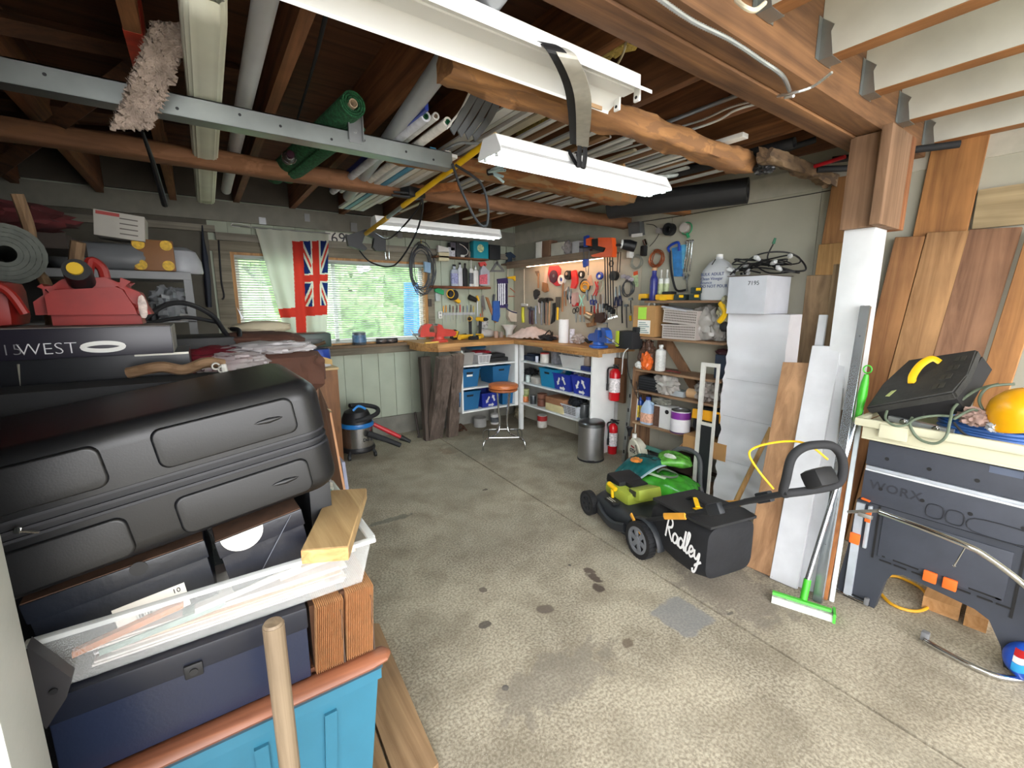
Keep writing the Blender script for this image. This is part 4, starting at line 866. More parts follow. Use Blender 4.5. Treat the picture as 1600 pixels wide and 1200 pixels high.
bbox(720,726,398,z1-.001,WHT,'adapter','white plug adapter on the front edge of the upper shelf','adapter',d=.02,Y=YW-.17)
bbox(765,782,382,z1-.0,mat('#25282b',.6),'dark_carton','dark box in the shadow right of the teal carton','carton',d=.12)
def bb(u0,u1,vt,vb,mt,label,cap=None,lb=None,neck=.35,nh=.2,name='bottle'):
    Y=YW-.08; a=P(u0,vt,Y=Y);b=P(u1,vt,Y=Y); h=P((u0+u1)/2,vt,Y=Y).z-z2; bottle(name,((a.x+b.x)/2,Y,z2),(b.x-a.x)/2,h,mt,label,cap=cap,lb=lb,neck=neck,nh=nh,sq=(1,.6,3))
bb(704,715,414,0,mat('#a5adba',.4,var=.1),'grey flat bottle with a printed red and blue label, leftmost on the rough shelf',DK,mat('#8b8fb5',.5,var=.5,scale=50))
bb(715,722,411,0,mat('#c9ccd3',.4),'white bottle with a black cap beside the grey labelled one',DK)
bb(723,730,412,0,DK,'black squeeze bottle in the middle of the rough shelf',DK)
bb(733,739,407,0,WHT,'tall thin white tube with a nozzle on the rough shelf',WHT,mat('#53555c',.5,var=.6,scale=60),neck=.2,nh=.3)
bb(739,747,416,0,mat('#dadbd9',.4),'short white bottle with a grey cap beside the sprayer',GRYM)
t=thing('spray_bottle','grey spray bottle with a pink-red label and red and white trigger','spray bottle')
m=M(); BW.poly(m,[(748,446),(748,423),(751,416),(754,416),(762,425),(762,446)],.06,.05); m.obj('body',mat('#aab0bb',.4),t)
m=M(); BW.poly(m,[(749,444),(749,430),(761.5,428),(761.5,444)],.111,.001); m.obj('printed_label',mat('#c86070',.5,var=.4,scale=50),t)
m=M(); BW.poly(m,[(749,416),(747,410),(756,409),(759,414),(757,416),(755,412.5),(752,417)],.07,.03); m.obj('trigger',mat('#cf4a48',.4),t)
# --- window wall things
def coil(w,u,v,rx,ry,n,r,mt,name,label,cat='cable coil',seed=1,off=.03):
    random.seed(seed); m=M(); c=w.p(u,v,off); ex=(w.p(u+rx,v,off)-c).length; ez=abs((w.p(u,v+ry,off)-c).z); pts=[]
    for i in range(n*20):
        a=2*PI*i/20; k=i//20; f_=i/20; s=1+.2*math.sin(f_*2.3+seed); x=math.cos(a)*ex*s+ex*.16*math.sin(f_*1.9); z=math.sin(a)*ez*(1+.14*math.sin(f_*1.7))+ez*.1*(math.sin(f_*1.3)-1); o=.012*math.sin(k*1.3+a)
        pts.append(c+(V((o-.0,x,z)) if w.ax=='X' else V((x,o,z))))
    m.tube(pts,r,6); return one(m,name,mt,label,cat)
coil(BW,659,417,17,35,9,.0055,mat('#3c3f44',.5),'cable_coil','big hanging coil of dark extension cord at the right edge of the window',seed=4,off=.06)
m=M(); BW.poly(m,[(661,409),(671,411),(671,427),(662,425)],.075,.04); one(m,'plug_timer',mat('#7f9bb5',.5),'blue-grey plug box caught in the hanging cord coil','plug box')
m=M(); BW.line(m,[(658,380),(658,375)],.004,.05); one(m,'yellow_hook',YEL,'small yellow hook holding the cord coil','hook')
for (u,v,w_,h_,mt,nm,lb,cat) in ((686,440+52,6,10,mat('#d8d8d2',.5),'wall_outlet','white electrical outlet low beside the window frame','outlet'),(670,473,5,11,mat('#332e2a',.5),'light_switch','dark brown switch plate on the window frame','switch'),(682,464,7,12,mat('#a3aaa8',.5),'junction_box','grey metal junction box with a pipe above the outlet','junction box')):
    m=M(); p=BW.p(u,v,.0); a=BW.p(u-w_/2,v,.0); k=(p-a).length; m.box(p+V((0,-.028,0)),(k*2,.03,k*2*h_/w_),bev=.004); o=one(m,nm,mt,lb,cat)
    if nm=='wall_outlet':
        for s in(-1,1): m=M(); m.cyl(p+V((0,-.0455,s*k*.8)),p+V((0,-.044,s*k*.8)),k*.5,n=14); m.obj('socket',mat('#8b8b87',.5),o)
m=M(); BW.poly(m,[(678,452),(684,450),(692,454),(692,461),(686,459),(679,456)],.045,.03); one(m,'green_cloth',mat('#2f9a62',.8,var=.2),'small green cloth tucked under the rough shelf','cloth')
m=M(); BW.poly(m,[(691,489),(741,488),(741,491.5),(691,492.5)],.003,.02); one(m,'magnetic_bar',mat('#c5cbd0',.3,metal=.6),'pale magnetic tool bar on the window wall holding screwdrivers','tool bar')
sd=[(693,'#e6a21a'),(697,'#d8901c'),(703,'#23252b'),(708,'#6a4028'),(714,'#2a2d33'),(719,'#c8322c'),(724,'#333842'),(730,'#6f7f97'),(736,'#1f2124'),(740,'#b9a03a')]
nmn=['yellow','amber','black','brown','charcoal','red','slate','blue-grey','jet black','olive yellow']
for i,(u,c) in enumerate(sd):
    tl(BW,'screwdriver','%s-handled screwdriver on the magnetic bar'%nmn[i],'screwdriver',[('handle',mat(c,.4),lambda m,u=u,i=i:m.tube([BW.p(u,487-9-(i%3),.03),BW.p(u,487-5,.03),BW.p(u,488,.03)],[.006,.009,.006],8)),('shaft',MET,lambda m,u=u,i=i:BW.line(m,[(u,488),(u+.3,497+(i*7)%9)],.003,.03))],'screwdrivers on the magnetic bar')
# yellow-black grinder and drill under the rough shelf
YB=mat('#e3b32a',.45)
tl(BW,'angle_grinder','black and yellow grinder hanging under the rough shelf, on the left','power tool',[('guard',DK,lambda m:BW.disc(m,706,461,9,.06,.05)),('ring',YB,lambda m:BW.ring(m,704,459,7,.006,.115)),('motor_body',YB,lambda m:m.tube([BW.p(708,465,.08),BW.p(718,472,.08)],[.03,.025],12))])
tl(BW,'angle_grinder','black and amber tool hanging under the rough shelf, on the right','power tool',[('body',DK,lambda m:m.tube([BW.p(733,464,.07),BW.p(744,469,.07)],[.035,.03],12)),('end_cap',YB,lambda m:m.tube([BW.p(745,462,.07),BW.p(748,470,.07)],[.016,.014],10))])
# bench top: left run things (P on Z=BZ)
def BT(u,v):
    if u<800:
        q=P(u,v,Y=4.56+(537-v)*.03); return V((q.x,q.y,BZ+.001))
    q=P(u,v,X=min(3.23+max(0,540-v)*.012,3.5)); return V((q.x,q.y,BZ+.001))
def drill(u,v,s,ang,label,c=YB,small=False,hgt=1.0):
    p=BT(u,v); T=XF(p,ang); t=thing('cordless_drill',label,'power drill')
    m=M(T); m.box((0,0,.018),(.085*s,.055*s,.035),bev=.008); m.obj('battery',DK,t)
    m=M(T); m.box((0,0,.045),(.09*s,.06*s,.018),bev=.006); m.obj('battery_top',c,t)
    H=.21*s*hgt
    m=M(T); m.tube([(0,0,.05),(.008,0,H)],[.017*s,.019*s],10); m.obj('grip',DK,t)
    m=M(T); m.tube([(-.05*s,0,H+.01),(-.04*s,0,H+.012),(.06*s,0,H+.012)],[.016*s,.026*s,.027*s],14); m.obj('motor_housing',c,t)
    m=M(T); m.tube([(.061*s,0,H+.012),(.10*s,0,H+.012),(.115*s,0,H+.012)],[.022*s,.018*s,.008*s],12); m.obj('chuck',DK,t)
    return t
drill(735,522,1.15,4.1,'taller yellow and black cordless drill standing on the worktop, left of the plastic bag')
drill(750,521,1.1,-1.1,'second cordless drill, facing right, beside the plastic bag')
tl(BW,'battery_charger','yellow-fronted battery lying on edge next to the red vise','battery',[('body',DK,lambda m:m.box(BT(710,524)+V((0,0,.06)),(.07,.07,.12),rot=(.4,0,.4),bev=.01)),('yellow_face',YB,lambda m:m.box(BT(710,526)+V((0,-.04,.075)),(.06,.02,.085),rot=(.4,.0,.4),bev=.008))])
tl(BW,'sander','small yellow and black sander lying on the worktop','power tool',[('body',YB,lambda m:m.tube([BT(718,527)+V((0,0,.035)),BT(731,525)+V((0,0,.035))],[.034,.026],12)),('black_grip',DK,lambda m:m.tube([BT(722,526)+V((0,0,.05)),BT(728,525)+V((0,0,.06))],[.02,.016],10))])
tl(BW,'battery','flat black and yellow battery at the front of the drills','battery',[('body',DK,lambda m:m.box(BT(740,529)+V((0,0,.02)),(.12,.07,.04),rot=(0,0,.2),bev=.008)),('yellow_face',YB,lambda m:m.tube([BT(746,529)+V((.02,-.01,.028)),BT(752,527)+V((.02,0,.03))],.02,10))])
# vises
def vise(T,c,label,s=1):
    t=thing('bench_vise',label,'vise')
    m=M(T); m.lathe([(0,0),(.085*s,0),(.09*s,.01*s),(.085*s,.022*s),(.055*s,.03*s),(.05*s,.055*s),(0,.055*s)],n=24); m.obj('swivel_base',c,t)
    m=M(T)
    m.prism([(-.05*s,-.03*s,.055*s),(.17*s,-.03*s,.055*s),(.19*s,-.03*s,.09*s),(.15*s,-.03*s,.12*s),(.04*s,-.03*s,.135*s),(.02*s,-.03*s,.17*s),(-.02*s,-.03*s,.185*s),(-.045*s,-.03*s,.17*s),(-.035*s,-.03*s,.12*s)],(0,.06*s,0)); m.obj('body',c,t)
    m=M(T)
    m.prism([(-.22*s,-.028*s,.06*s),(-.06*s,-.028*s,.06*s),(-.06*s,-.028*s,.10*s),(-.12*s,-.028*s,.105*s),(-.125*s,-.028*s,.14*s),(-.09*s,-.028*s,.18*s),(-.13*s,-.028*s,.19*s),(-.19*s,-.028*s,.17*s),(-.22*s,-.028*s,.12*s)],(0,.056*s,0)); m.obj('sliding_jaw',c,t)
    for x in (-.088,-.046): m=M(T); m.box((x*s,0,.178*s),(.012*s,.11*s,.02*s)); m.obj('jaw_plate',MET,t)
    m=M(T); m.cyl((-.22*s,0,.085*s),(-.29*s,0,.085*s),.012*s,n=12); m.obj('screw',MET,t)
    m=M(T); m.cyl((-.275*s,-.07*s,.045*s),(-.275*s,.07*s,.125*s),.006*s,n=8); m.obj('handle_bar',CHR,t)
    return t
q=BT(690,531); vise(XF((q.x-.02,q.y+.02,BZ),rz=.05),mat('#b53a30',.45,var=.15),'red bench vise at the window end of the worktop',1.15)
q=BT(939,534); vise(XF((q.x+.02,q.y+.05,BZ),rz=1.2),mat('#2455a8',.45,var=.1),'blue bench vise at the right end of the worktop',1.1)
m=M(); q=BT(700,528); m.box((2.12,4.62,BZ+.012),(.2,.02,.015),rot=(0,0,.3)); one(m,'yellow_stick',mat('#d8b35a',.6),'yellowish wooden stick behind the red vise','stick')
# plastic bag, cups, bowl, paper
m=M(); q=BT(765,523); m.blob(q+V((0,.1,.055)),(.11,.09,.055),.15,3,2,16,3); one(m,'plastic_tub',mat('#c4c5c3',.3,var=.1,alpha=.75),'translucent plastic tub on the worktop behind the copper torch','tub')
m=M(); q=BT(763,523); m.blob(q+V((.0,.13,.19)),(.07,.05,.08),.6,3.5,12,16); one(m,'plastic_bag','' or mat('#d4d8d8',.25,var=.15,alpha=.6),'clear crumpled plastic bag sticking out of the tub','plastic bag')
can('plastic_cup',BT(775,526),.03,.09,mat('#a98a78',.3,alpha=.8),'clear brownish cup with orange rim on the worktop','cup')
can('plastic_cup',BT(783,525),.03,.075,mat('#9d8f86',.3,alpha=.8),'smaller clear brown cup left of the white bowl','cup')
m=M(); q=BT(799,526)+V((0,.05,0)); m.lathe([(0,0),(.05,0),(.055,.09),(.1,.15),(.11,.16),(.10,.16),(.05,.1),(0,.09)],q); one(m,'white_bowl',WHT,'white bowl-shaped light shade standing on the worktop corner','bowl')
m=M(); q=BT(826,530)+V((.1,.02,0))
def pf(u_,v_):
    x=(u_-.5)*.55; y=(v_-.5)*.3; r=max(0,1-(abs(u_-.45)*2)**1.4)*max(0,1-(abs(v_-.5)*2)**2)
    return q+V((x*.35+y*.0,-x*.9+y*.35 if 0 else -x*.95,0))+V((y,0,0))+V((0,0,.012+.14*r+.05*abs(noise.noise(V((u_*7,v_*7,3))))))
m.sheet(pf,26,16,.002); one(m,'crumpled_paper',mat('#cdb8b0',.8,var=.12,scale=14),'heap of crumpled pinkish paper on the worktop corner','paper')
m=M(); q=BT(852,524); m.blob(q+V((.02,0,.035)),(.07,.16,.035),.35,4,5); one(m,'black_pouch',mat('#1b1d25',.6,var=.2),'dark navy pouch lying beside the crumpled paper','pouch')
m=M(); q=BT(858,520); m.tube(spl([q+V((0,.1,.05)),q+V((.02,.02,.12)),q+V((.0,-.06,.06)),q+V((.05,.0,.1)),q+V((.08,.08,.04))],5),.008,7); one(m,'black_strap',BLK,'black strap looped on the navy pouch','strap')
t=thing('paper_towel_roll','white paper towel roll standing upright on the worktop','paper towel')
q=BT(882,528)+V((.03,.05,0)); m=M(); m.pipe(q,q+V((0,0,.265)),.058,.02,32); m.obj('paper',mat('#e8e6e6',.85,var=.02),t); m=M(); m.pipe(q+V((0,0,.001)),q+V((0,0,.266)),.0199,.017,20); m.obj('core_tube',mat('#a78a66',.8),t)
m=M(); q=BT(895,526); m.pipe(q+V((.05,0,.03)),q+V((.05,-.05,.03)),.032,.012,20); one(m,'tape_roll',mat('#c98a2c',.5,var=.2),'amber roll of tape lying right of the paper towel','tape')
m=M(); q=BT(905,526); m.tube(spl([q+V((.05,.05,.03)),q+V((.08,-.02,.05)),q+V((.05,-.1,.03)),q+V((.1,-.12,.06))],5),.018,8); one(m,'dark_tool',DK,'black hand tool lying between the tape and the blue vise','tool')
can('glue_bottle',BT(894,522),.03,.16,mat('#c9c4cc',.5,var=.4,scale=50),'white and red printed bottle behind the paper towel','bottle')
m=M(); m.blob(BT(903,522)+V((.0,0,.05)),(.05,.09,.05),.5,3,44); one(m,'plastic_bag',mat('#c9bdb8',.3,alpha=.7),'small clear bag behind the tape roll','plastic bag')
t=thing('battery_charger','black and green battery charger at the right end of the worktop','charger')
q=BT(975,540)+V((.02,.0,0)); m=M(); m.box(q+V((.12,.06,.1)),(.16,.2,.17),bev=.015); m.obj('body',DK,t); m=M(); m.box(q+V((.03,.13,.11)),(.025,.03,.15),bev=.006); m.obj('green_side',mat('#a6b52c',.4),t)
m=M(); m.box(q+V((.12,-.02,.2)),(.06,.05,.05),bev=.01); m.obj('battery_top',BLK,t)
cable([q+V((.05,.0,.03)),q+V((-.02,.0,-.02)),q+V((-.03,.0,-.14)),q+V((-.01,.02,-.22))],.005,mat('#b9bbb8',.4),'metal_cable','grey strip dangling over the worktop edge by the charger')
cable([q+V((0,-.03,.01)),q+V((-.01,-.06,-.2)),q+V((.1,-.1,-.45)),q+V((.16,-.02,-.3)),q+V((.2,-.04,-.55)),q+V((.17,-.05,-.7))],.0035,BLK,'power_lead','thin black cord hanging from the charger in front of the extinguisher')
# --- things on the back wall right part
m=M(); BW.poly(m,[(765,424),(776,406),(788,424)],.003,.006); 
tl(BW,'set_square','grey triangular set square hanging between the shelf and the corner','set square',[('plate',mat('#77797a',.5),lambda m:[BW.poly(m,[(765,425),(776,407),(779,410),(769,425)],.004,.006),BW.poly(m,[(765,425),(788,425),(788,422),(769,422)],.0045,.0055),BW.poly(m,[(777,409),(788,422),(785,423),(775,412)],.005,.005)][0])])
tl(BW,'drill_bit_set','purple case of long drill bits hanging on the wall','drill bits',[('case_top',mat('#3b3163',.5),lambda m:BW.poly(m,[(776,436),(792,434),(793,443),(777,444)],.004,.02)),('case_bottom',mat('#3b3163',.5),lambda m:BW.poly(m,[(777,476),(793,475),(792,481),(777,481)],.004,.02)),('case_back',mat('#2a2547',.5),lambda m:BW.poly(m,[(777,444.5),(793,443.5),(793,474.5),(777,475.5)],.004,.006))]+[('drill_bit',CHR,lambda m,u=u:BW.line(m,[(u,443),(u,477)],.0045,.02)) for u in (779.5,782.5,785.5,788.5)])
tl(BW,'sledge_hammer','hammer with a dark blue head and pale handle hanging near the corner','hammer',[('head',mat('#2d3d52',.5),lambda m:BW.poly(m,[(787,400),(790,395),(795,394),(803,401),(800,404),(797,402),(797,410),(790,411),(791,403)],.02,.05)),('handle',mat('#c9c3b2',.6),lambda m:BW.line(m,[(795,402),(793,432)],.009,.04))])
tl(BW,'caulking_gun','yellow and orange caulking gun with a white tube','caulking gun',[('frame',YEL,lambda m:BW.poly(m,[(792,433),(804,431),(811,433),(811,439),(803,439),(800,436),(792,435)],.02,.03)),('tube',mat('#dcdcda',.5,var=.1),lambda m:m.tube([BW.p(808,440,.04),BW.p(814,466,.04),BW.p(815,472,.04)],[.024,.022,.004],12)),('trigger',mat('#c4502e',.5),lambda m:BW.line(m,[(797,450),(804,456),(806,463),(795,463)],.005,.03))])
tl(BW,'tool_pouch','blue tool pouch with a wooden-handled tool below the drill bits','pouch',[('pouch',mat('#2c5ca8',.7,var=.15),lambda m:BW.poly(m,[(769,470),(778,470),(779,494),(776,503),(768,500)],.01,.04)),('handle',mat('#1f2635',.5),lambda m:BW.line(m,[(771,471),(772,460)],.015,.03))])
tl(BW,'hand_saw','saw with a brown wooden handle hanging left of the blue pouch','saw',[('handle',HND,lambda m:BW.poly(m,[(758,464),(762,465),(767,478),(776,503),(773,505),(764,482)],.01,.015)),('blade',MET,lambda m:BW.poly(m,[(752,462),(756,461),(759,485),(752,480)],.012,.003))])
tl(BW,'canvas_pouch','white canvas pouch with a blue stripe hanging above the bowl','pouch',[('cloth',mat('#cbbfae',.85),lambda m:BW.poly(m,[(791,484),(800,486),(815,489),(816,498),(809,503),(794,502),(790,494)],.01,.07)),('blue_trim',DBL,lambda m:BW.line(m,[(791,475),(793,483),(803,488),(816,490)],.008,.085,4))])
# --- right wall: long upper shelf
Ys=3.47
t=thing('wall_shelf','long plank shelf high on the right wall over the tools','shelf')
lw=wood('#8f7a66','#675545','Y',18,.8)
za=P(860,402,X=3.46).z
m=M(); m.bx((3.45,3.32,za-.075),(3.47,YW-.17,za+.01)); m.obj('front_board',lw,t); m=M(); m.bx((3.471,3.32,za-.02),(XR-.001,YW-.001,za)); m.obj('shelf_board',lw,t)
m=M(); m.bx((3.50,3.36,za-.055),(3.54,4.72,za-.025)); o=m.obj('light_housing',LW,t)
m=M(); m.cyl((3.52,3.38,za-.062),(3.52,4.70,za-.062),.012,n=10); m.obj('warm_tube',mat('#ffcaa0',.5,var=0,emit=16,key='warm'),o)
def rs(u0,u1,vt,mt,name,label,cat,X=3.5,d=.12,z=None,bev=.004):
    z=za if z is None else z; a=P(u0,vt,X=X);b=P(u1,vt,X=X); m=M(); m.bx((X,b.y,z+.0005),(X+d,a.y,max(P((u0+u1)/2,vt,X=X).z,z+.03)),bev); return one(m,name,mt,label,cat)
rs(837,846,378,PAPER,'paper_stack','upright pale magazines at the corner end of the high right shelf','papers')
rs(847,859,376,mat('#7b5a44',.7),'brown_carton','brown carton beside the pale magazines on the high shelf','carton')
rs(861,881,379,mat('#cfcabb',.3,alpha=.85),'clear_box','translucent cream plastic box on the high shelf','box')
m=M(); m.blob(P(887,385,X=3.55)+V((0,0,-.02)),(.06,.07,.08),.4,3,31); one(m,'plastic_bag',mat('#a9a0a0',.3,alpha=.7),'clear bag of bits between boxes on the high shelf','plastic bag')
rs(894,904,377,mat('#c6c5c8',.4),'white_box','white printed box on the high shelf left of the blue clamp','box')
rs(905,913,378,mat('#8b8289',.5),'grey_box','small grey box squeezed beside the blue clamp','box')
tl(RW,'quick_clamp','blue-headed bar clamp hanging from the high shelf edge','clamp',[('head',BLU,lambda m:m.prism([P(u,v,X=3.43) for u,v in ((915,370),(921,368),(921,386),(915,386))],(-.03,0,0))),('bar',MET,lambda m:[m.tube([P(911,388,X=3.42),P(916,425,X=3.42)],.005,6),m.tube([P(921,388,X=3.42),P(919,430,X=3.42)],.005,6)]),('lower_jaw',BLU,lambda m:m.prism([P(u,v,X=3.42) for u,v in ((913,405),(920,405),(920,415),(914,418))],(-.03,0,0)))])
t=thing('orange_clamp_rack','bright orange clamp and drill holder on the end of the high shelf','power tool')
m=M(); m.prism([P(u,v,X=3.43) for u,v in ((922,374),(928,372),(930,385),(922,384))],(-.06,0,0)); m.obj('orange_head',ORG,t)
m=M(); m.prism([P(u,v,X=3.42) for u,v in ((941,372),(962,372),(964,390),(963,402),(932,402),(930,399),(950,394),(953,388),(941,385))],(-.06,0,0)); m.obj('orange_body',ORG,t)
m=M(); m.prism([P(u,v,X=3.42) for u,v in ((930,374),(940,373),(941,384),(949,389),(947,394),(931,390))],(-.05,0,0)); m.obj('motor',DK,t)
m=M(); m.tube([P(906,386,X=3.42),P(970,383,X=3.42)],.012,6); m.obj('rail',DK,t)
for i,u in enumerate((945.5,949.5,953.5,957.5)):
    tl(RW,'bar_clamp',['first','second','third','fourth'][i]+' from the left of the long black bar clamps hanging at the shelf end','clamp',[('bar',BLK,lambda m,u=u:m.cyl(P(u-.5,402,X=3.5),P(u+1,475+3*i,X=3.5),.006,n=8)),('jaw',BLK,lambda m,u=u:m.box(P(u,478+3*i,X=3.5),(.05,.03,.05),bev=.005)),('screw_handle',MET,lambda m,u=u:m.cyl(P(u,482+3*i,X=3.48),P(u+.5,498,X=3.48),.004,n=6))],'black bar clamps')
# hung tools on the right wall
W2=WALL2
def rl(name,label,cat,*parts,group=None): return tl(W2,name,label,cat,list(parts),group)
rl('circular_blade','round saw blade in a red and grey cover under the light strip','saw blade',('red_cover',mat('#b32a33',.5),lambda m:W2.poly(m,[(859,416),(873,415),(877,420),(876,446),(870,447),(860,440),(857,428)],.004,.01)),('blade',mat('#5a3a48',.4,metal=.4),lambda m:W2.disc(m,865,432,8,.006,.016)),('centre_hole',MET,lambda m:W2.disc(m,865,431,2,.002,.0235)))
rl('hand_saw','long pale blade saw hanging left of the round blade','saw',('blade',mat('#d3b8a6',.5),lambda m:W2.poly(m,[(853,417),(857,418),(855,440),(851,454),(848,452)],.006,.004)),('handle',HND,lambda m:W2.poly(m,[(849,441),(856,443),(858,455),(852,457),(848,454)],.011,.02)))
rl('masking_tape','white and blue tape roll hanging under the light strip','tape',('roll',WHT,lambda m:W2.disc(m,880,437,6,.04,.003,.5)),('blue_core',BLU,lambda m:W2.disc(m,881,437,2.6,.035,.004)))
rl('tape_measure','black tape roll with a pale centre, left of the red tool','tape',('roll',BLK,lambda m:W2.disc(m,890,430,6,.04,.003,.4)),('centre',mat('#a08a7a',.5),lambda m:W2.disc(m,889,428,2.2,.042,.003)))
rl('red_snips','large red plastic tool hanging in the middle of the wall','tool',('body',mat('#c92f2c',.4),lambda m:W2.poly(m,[(895,424),(901,422),(904,432),(904,443),(900,451),(894,450),(896,440)],.01,.03)),('tip',mat('#d8cfc6',.5),lambda m:W2.line(m,[(887,449),(883,455),(885,452)],.008)))
rl('pulley_ring','black and white striped ring hanging above the yellow coil','ring',('outer',BLK,lambda m:W2.disc(m,910,429,5,.03,.003,.6)),('inner',WHT,lambda m:W2.disc(m,911,429,2.9,.025,.003,.5)))
rl('strap_coil','coiled yellow and black webbing strap','strap',('coil',mat('#d79b2b',.7),lambda m:[W2.ring(m,914,448,8,.009,.02,.8),W2.ring(m,914,449,5.5,.008,.03,.7)]),('black_edge',BLK,lambda m:W2.ring(m,914,447,10,.007,.018,.9)))
rl('paper_pad','tan hanging pad beside the yellow webbing','pad',('pad',mat('#c69a80',.7),lambda m:W2.poly(m,[(919,437),(924,430),(927,446),(921,447)],.004,.02)))
rl('blue_ring','blue tape ring at the right end of the lit board','tape',('ring',BLU,lambda m:W2.ring(m,937,431,5,.014,.02,.8)),('core',WHT,lambda m:W2.disc(m,937,432,3,.02,.004)))
rl('oval_hoop','green and white oval hoop of wire','hoop',('hoop',mat('#9fae9c',.5),lambda m:W2.line(m,[(938,438),(942,440),(941,450),(937,456),(933,452),(935,444),(938,438)],.006,.02,5)))
rl('red_pliers','red-handled pliers above the dark blue ones','pliers',('handle',mat('#c02c33',.4),lambda m:[W2.line(m,[(930,440),(932,450),(927,462)],.008,.02,4),W2.line(m,[(934,440),(934,452),(931,462)],.008,.02,4)]))
for i,(u,v0,v1,c,n_,lb) in enumerate(((889,448,468,'#38404c','pliers','slate-handled pliers left of the pink gloves'),(893,452,474,'#2e3a55','pliers','navy pliers hanging just left of the gloves'),(925,461,476,'#2a3a8a','blue_snips','left of the two blue-handled snips'),(930,461,477,'#233070','blue_snips','right of the two blue-handled snips'),(963,448,480,'#222845','long_pliers','dark navy long pliers right of the bar clamps'),(969,446,478,'#2b3050','long_pliers','second navy long pliers, nearer the grey coil'))):
    rl(n_,lb,'pliers',('handle',mat(c,.45),lambda m,u=u,v0=v0,v1=v1:[W2.line(m,[(u-1,(v0+v1)/2),(u-2.5,v1-5),(u-1.5,v1)],.009,.02,3),W2.line(m,[(u+.5,(v0+v1)/2),(u+2,v1-5),(u+1,v1)],.009,.02,3)]),('jaws',MET,lambda m,u=u,v0=v0,v1=v1:W2.poly(m,[(u-1.6,(v0+v1)/2),(u+1.2,(v0+v1)/2),(u+.4,v0),(u-.6,v0)],.012,.014)))
rl('work_glove','pair of pink-grey gloves with red cuffs','gloves',('glove',mat('#bf9e98',.85,var=.2),lambda m:[W2.poly(m,[(896,458),(904,457),(904,472),(900,478),(896,474)],.006,.03)]),('red_cuff',RED,lambda m:W2.poly(m,[(896.5,474.5),(900,478.5),(904,473),(904,478),(897,479)],.006,.03)))
rl('green_pliers','pale green-handled scissors below the yellow coil','scissors',('handle',mat('#9ad6c4',.4),lambda m:[W2.line(m,[(905,461),(908,470),(905,478)],.007,.02,4),W2.line(m,[(913,461),(909,470),(911,478)],.007,.02,4)]))
rl('hatchet','claw hammer hanging far left on the right wall','hammer',('head',mat('#4b4a4c',.4,metal=.6),lambda m:W2.poly(m,[(836,455),(840,452),(844,455),(844,460),(841,463),(842,467),(838,468),(836,462)],.015,.03)),('handle',mat('#b8aaa6',.4),lambda m:W2.line(m,[(841,466),(843,490)],.010,.03)))
for i,(u,c,lb) in enumerate(((848,'#8a8e94','hammer with a steel handle, second from the left corner'),(855,'#8b6a55','hammer with a dark brown handle, third from the corner'),(860,'#c49a72','hammer with a light wooden handle in the hanging row'))):
    rl('claw_hammer',lb,'hammer',('head',mat('#55504c',.35,metal=.8),lambda m,u=u:W2.poly(m,[(u-5,471),(u-3,466.5),(u+1,465),(u+4,467),(u+5,470),(u+1,470),(u,474),(u-3,473)],.015,.03)),('handle',mat(c,.5,var=.15),lambda m,u=u:W2.line(m,[(u-1,470),(u-2,492),(u-2,508)],.011,.03)))
rl('file_tool','yellow-handled file hanging left of the paper towel','file',('handle',YEL,lambda m:W2.line(m,[(871.5,480),(871,500)],.014,.025)),('blade',mat('#5c5750',.5,metal=.5),lambda m:W2.poly(m,[(869,464),(876,464),(875,481),(869,481)],.015,.01)))
rl('black_rasp','black-handled rasp beside the yellow file','rasp',('body',BLK,lambda m:W2.poly(m,[(865,474),(869,473),(867,502),(862,506),(865,490)],.01,.02)))
rl('mallet','long brown wooden-handled mallet hanging over the towel roll','mallet',('handle',HND,lambda m:W2.line(m,[(880,440),(878.5,487)],.012,.03)))
rl('paint_brush','small trowel with brown twisted handle','trowel',('handle',HND,lambda m:W2.line(m,[(841,427),(841,450)],.01,.02)),('blade',mat('#8a7766',.5,metal=.4),lambda m:W2.poly(m,[(836,424),(842,423),(843,430),(840,432)],.012,.006)))
rl('scissors','black-handled scissors hanging right of the towel roll','scissors',('handle',BLK,lambda m:[W2.ring(m,897,486,2.5,.005,.02,1.3),W2.ring(m,902,484,2.5,.005,.02,1.3)]),('blades',MET,lambda m:W2.poly(m,[(899,490),(901,489),(901,504),(900,504)],.015,.006)))
for i,(u,c,lb) in enumerate(((907,'#9a4a2a','rust-brown handled chisel below the green scissors'),(913,'#c46a2e','orange-handled chisel beside the rust-brown one'),(938,'#7b6a5e','grey-brown handled chisel left of the clamps'),(942,'#b7b3ae','pale metal punch left of the clamps'))):
    rl('chisel',lb,'chisel',('handle',mat(c,.45),lambda m,u=u:m.tube([W2.p(u,479 if i<2 else 460,.02),W2.p(u,492 if i<2 else 475,.02)],[.009,.012],8)),('blade',MET,lambda m,u=u:W2.poly(m,[(u-1,492 if i<2 else 475),(u+1,492 if i<2 else 475),(u+1,503 if i<2 else 488),(u-1,503 if i<2 else 488)],.016,.006)))
rl('tin_cup','dented metal tin hanging above the blue vise','tin',('tin',mat('#b4a58e',.3,metal=.7),lambda m:m.tube([W2.p(917,492,.05),W2.p(927,497,.05)],[.045,.05],16)))
rl('wood_plane','wooden-handled plane hanging beside the dented tin','plane',('body',HND,lambda m:W2.poly(m,[(926,494),(931,488),(932,508),(921,511),(919,505),(927,504)],.01,.04)))
rl('leather_holster','dark brown leather holster behind the clamps','holster',('leather',mat('#3c1f17',.6,var=.2),lambda m:W2.poly(m,[(934,490),(946,488),(950,496),(944,505),(934,503)],.008,.05)))
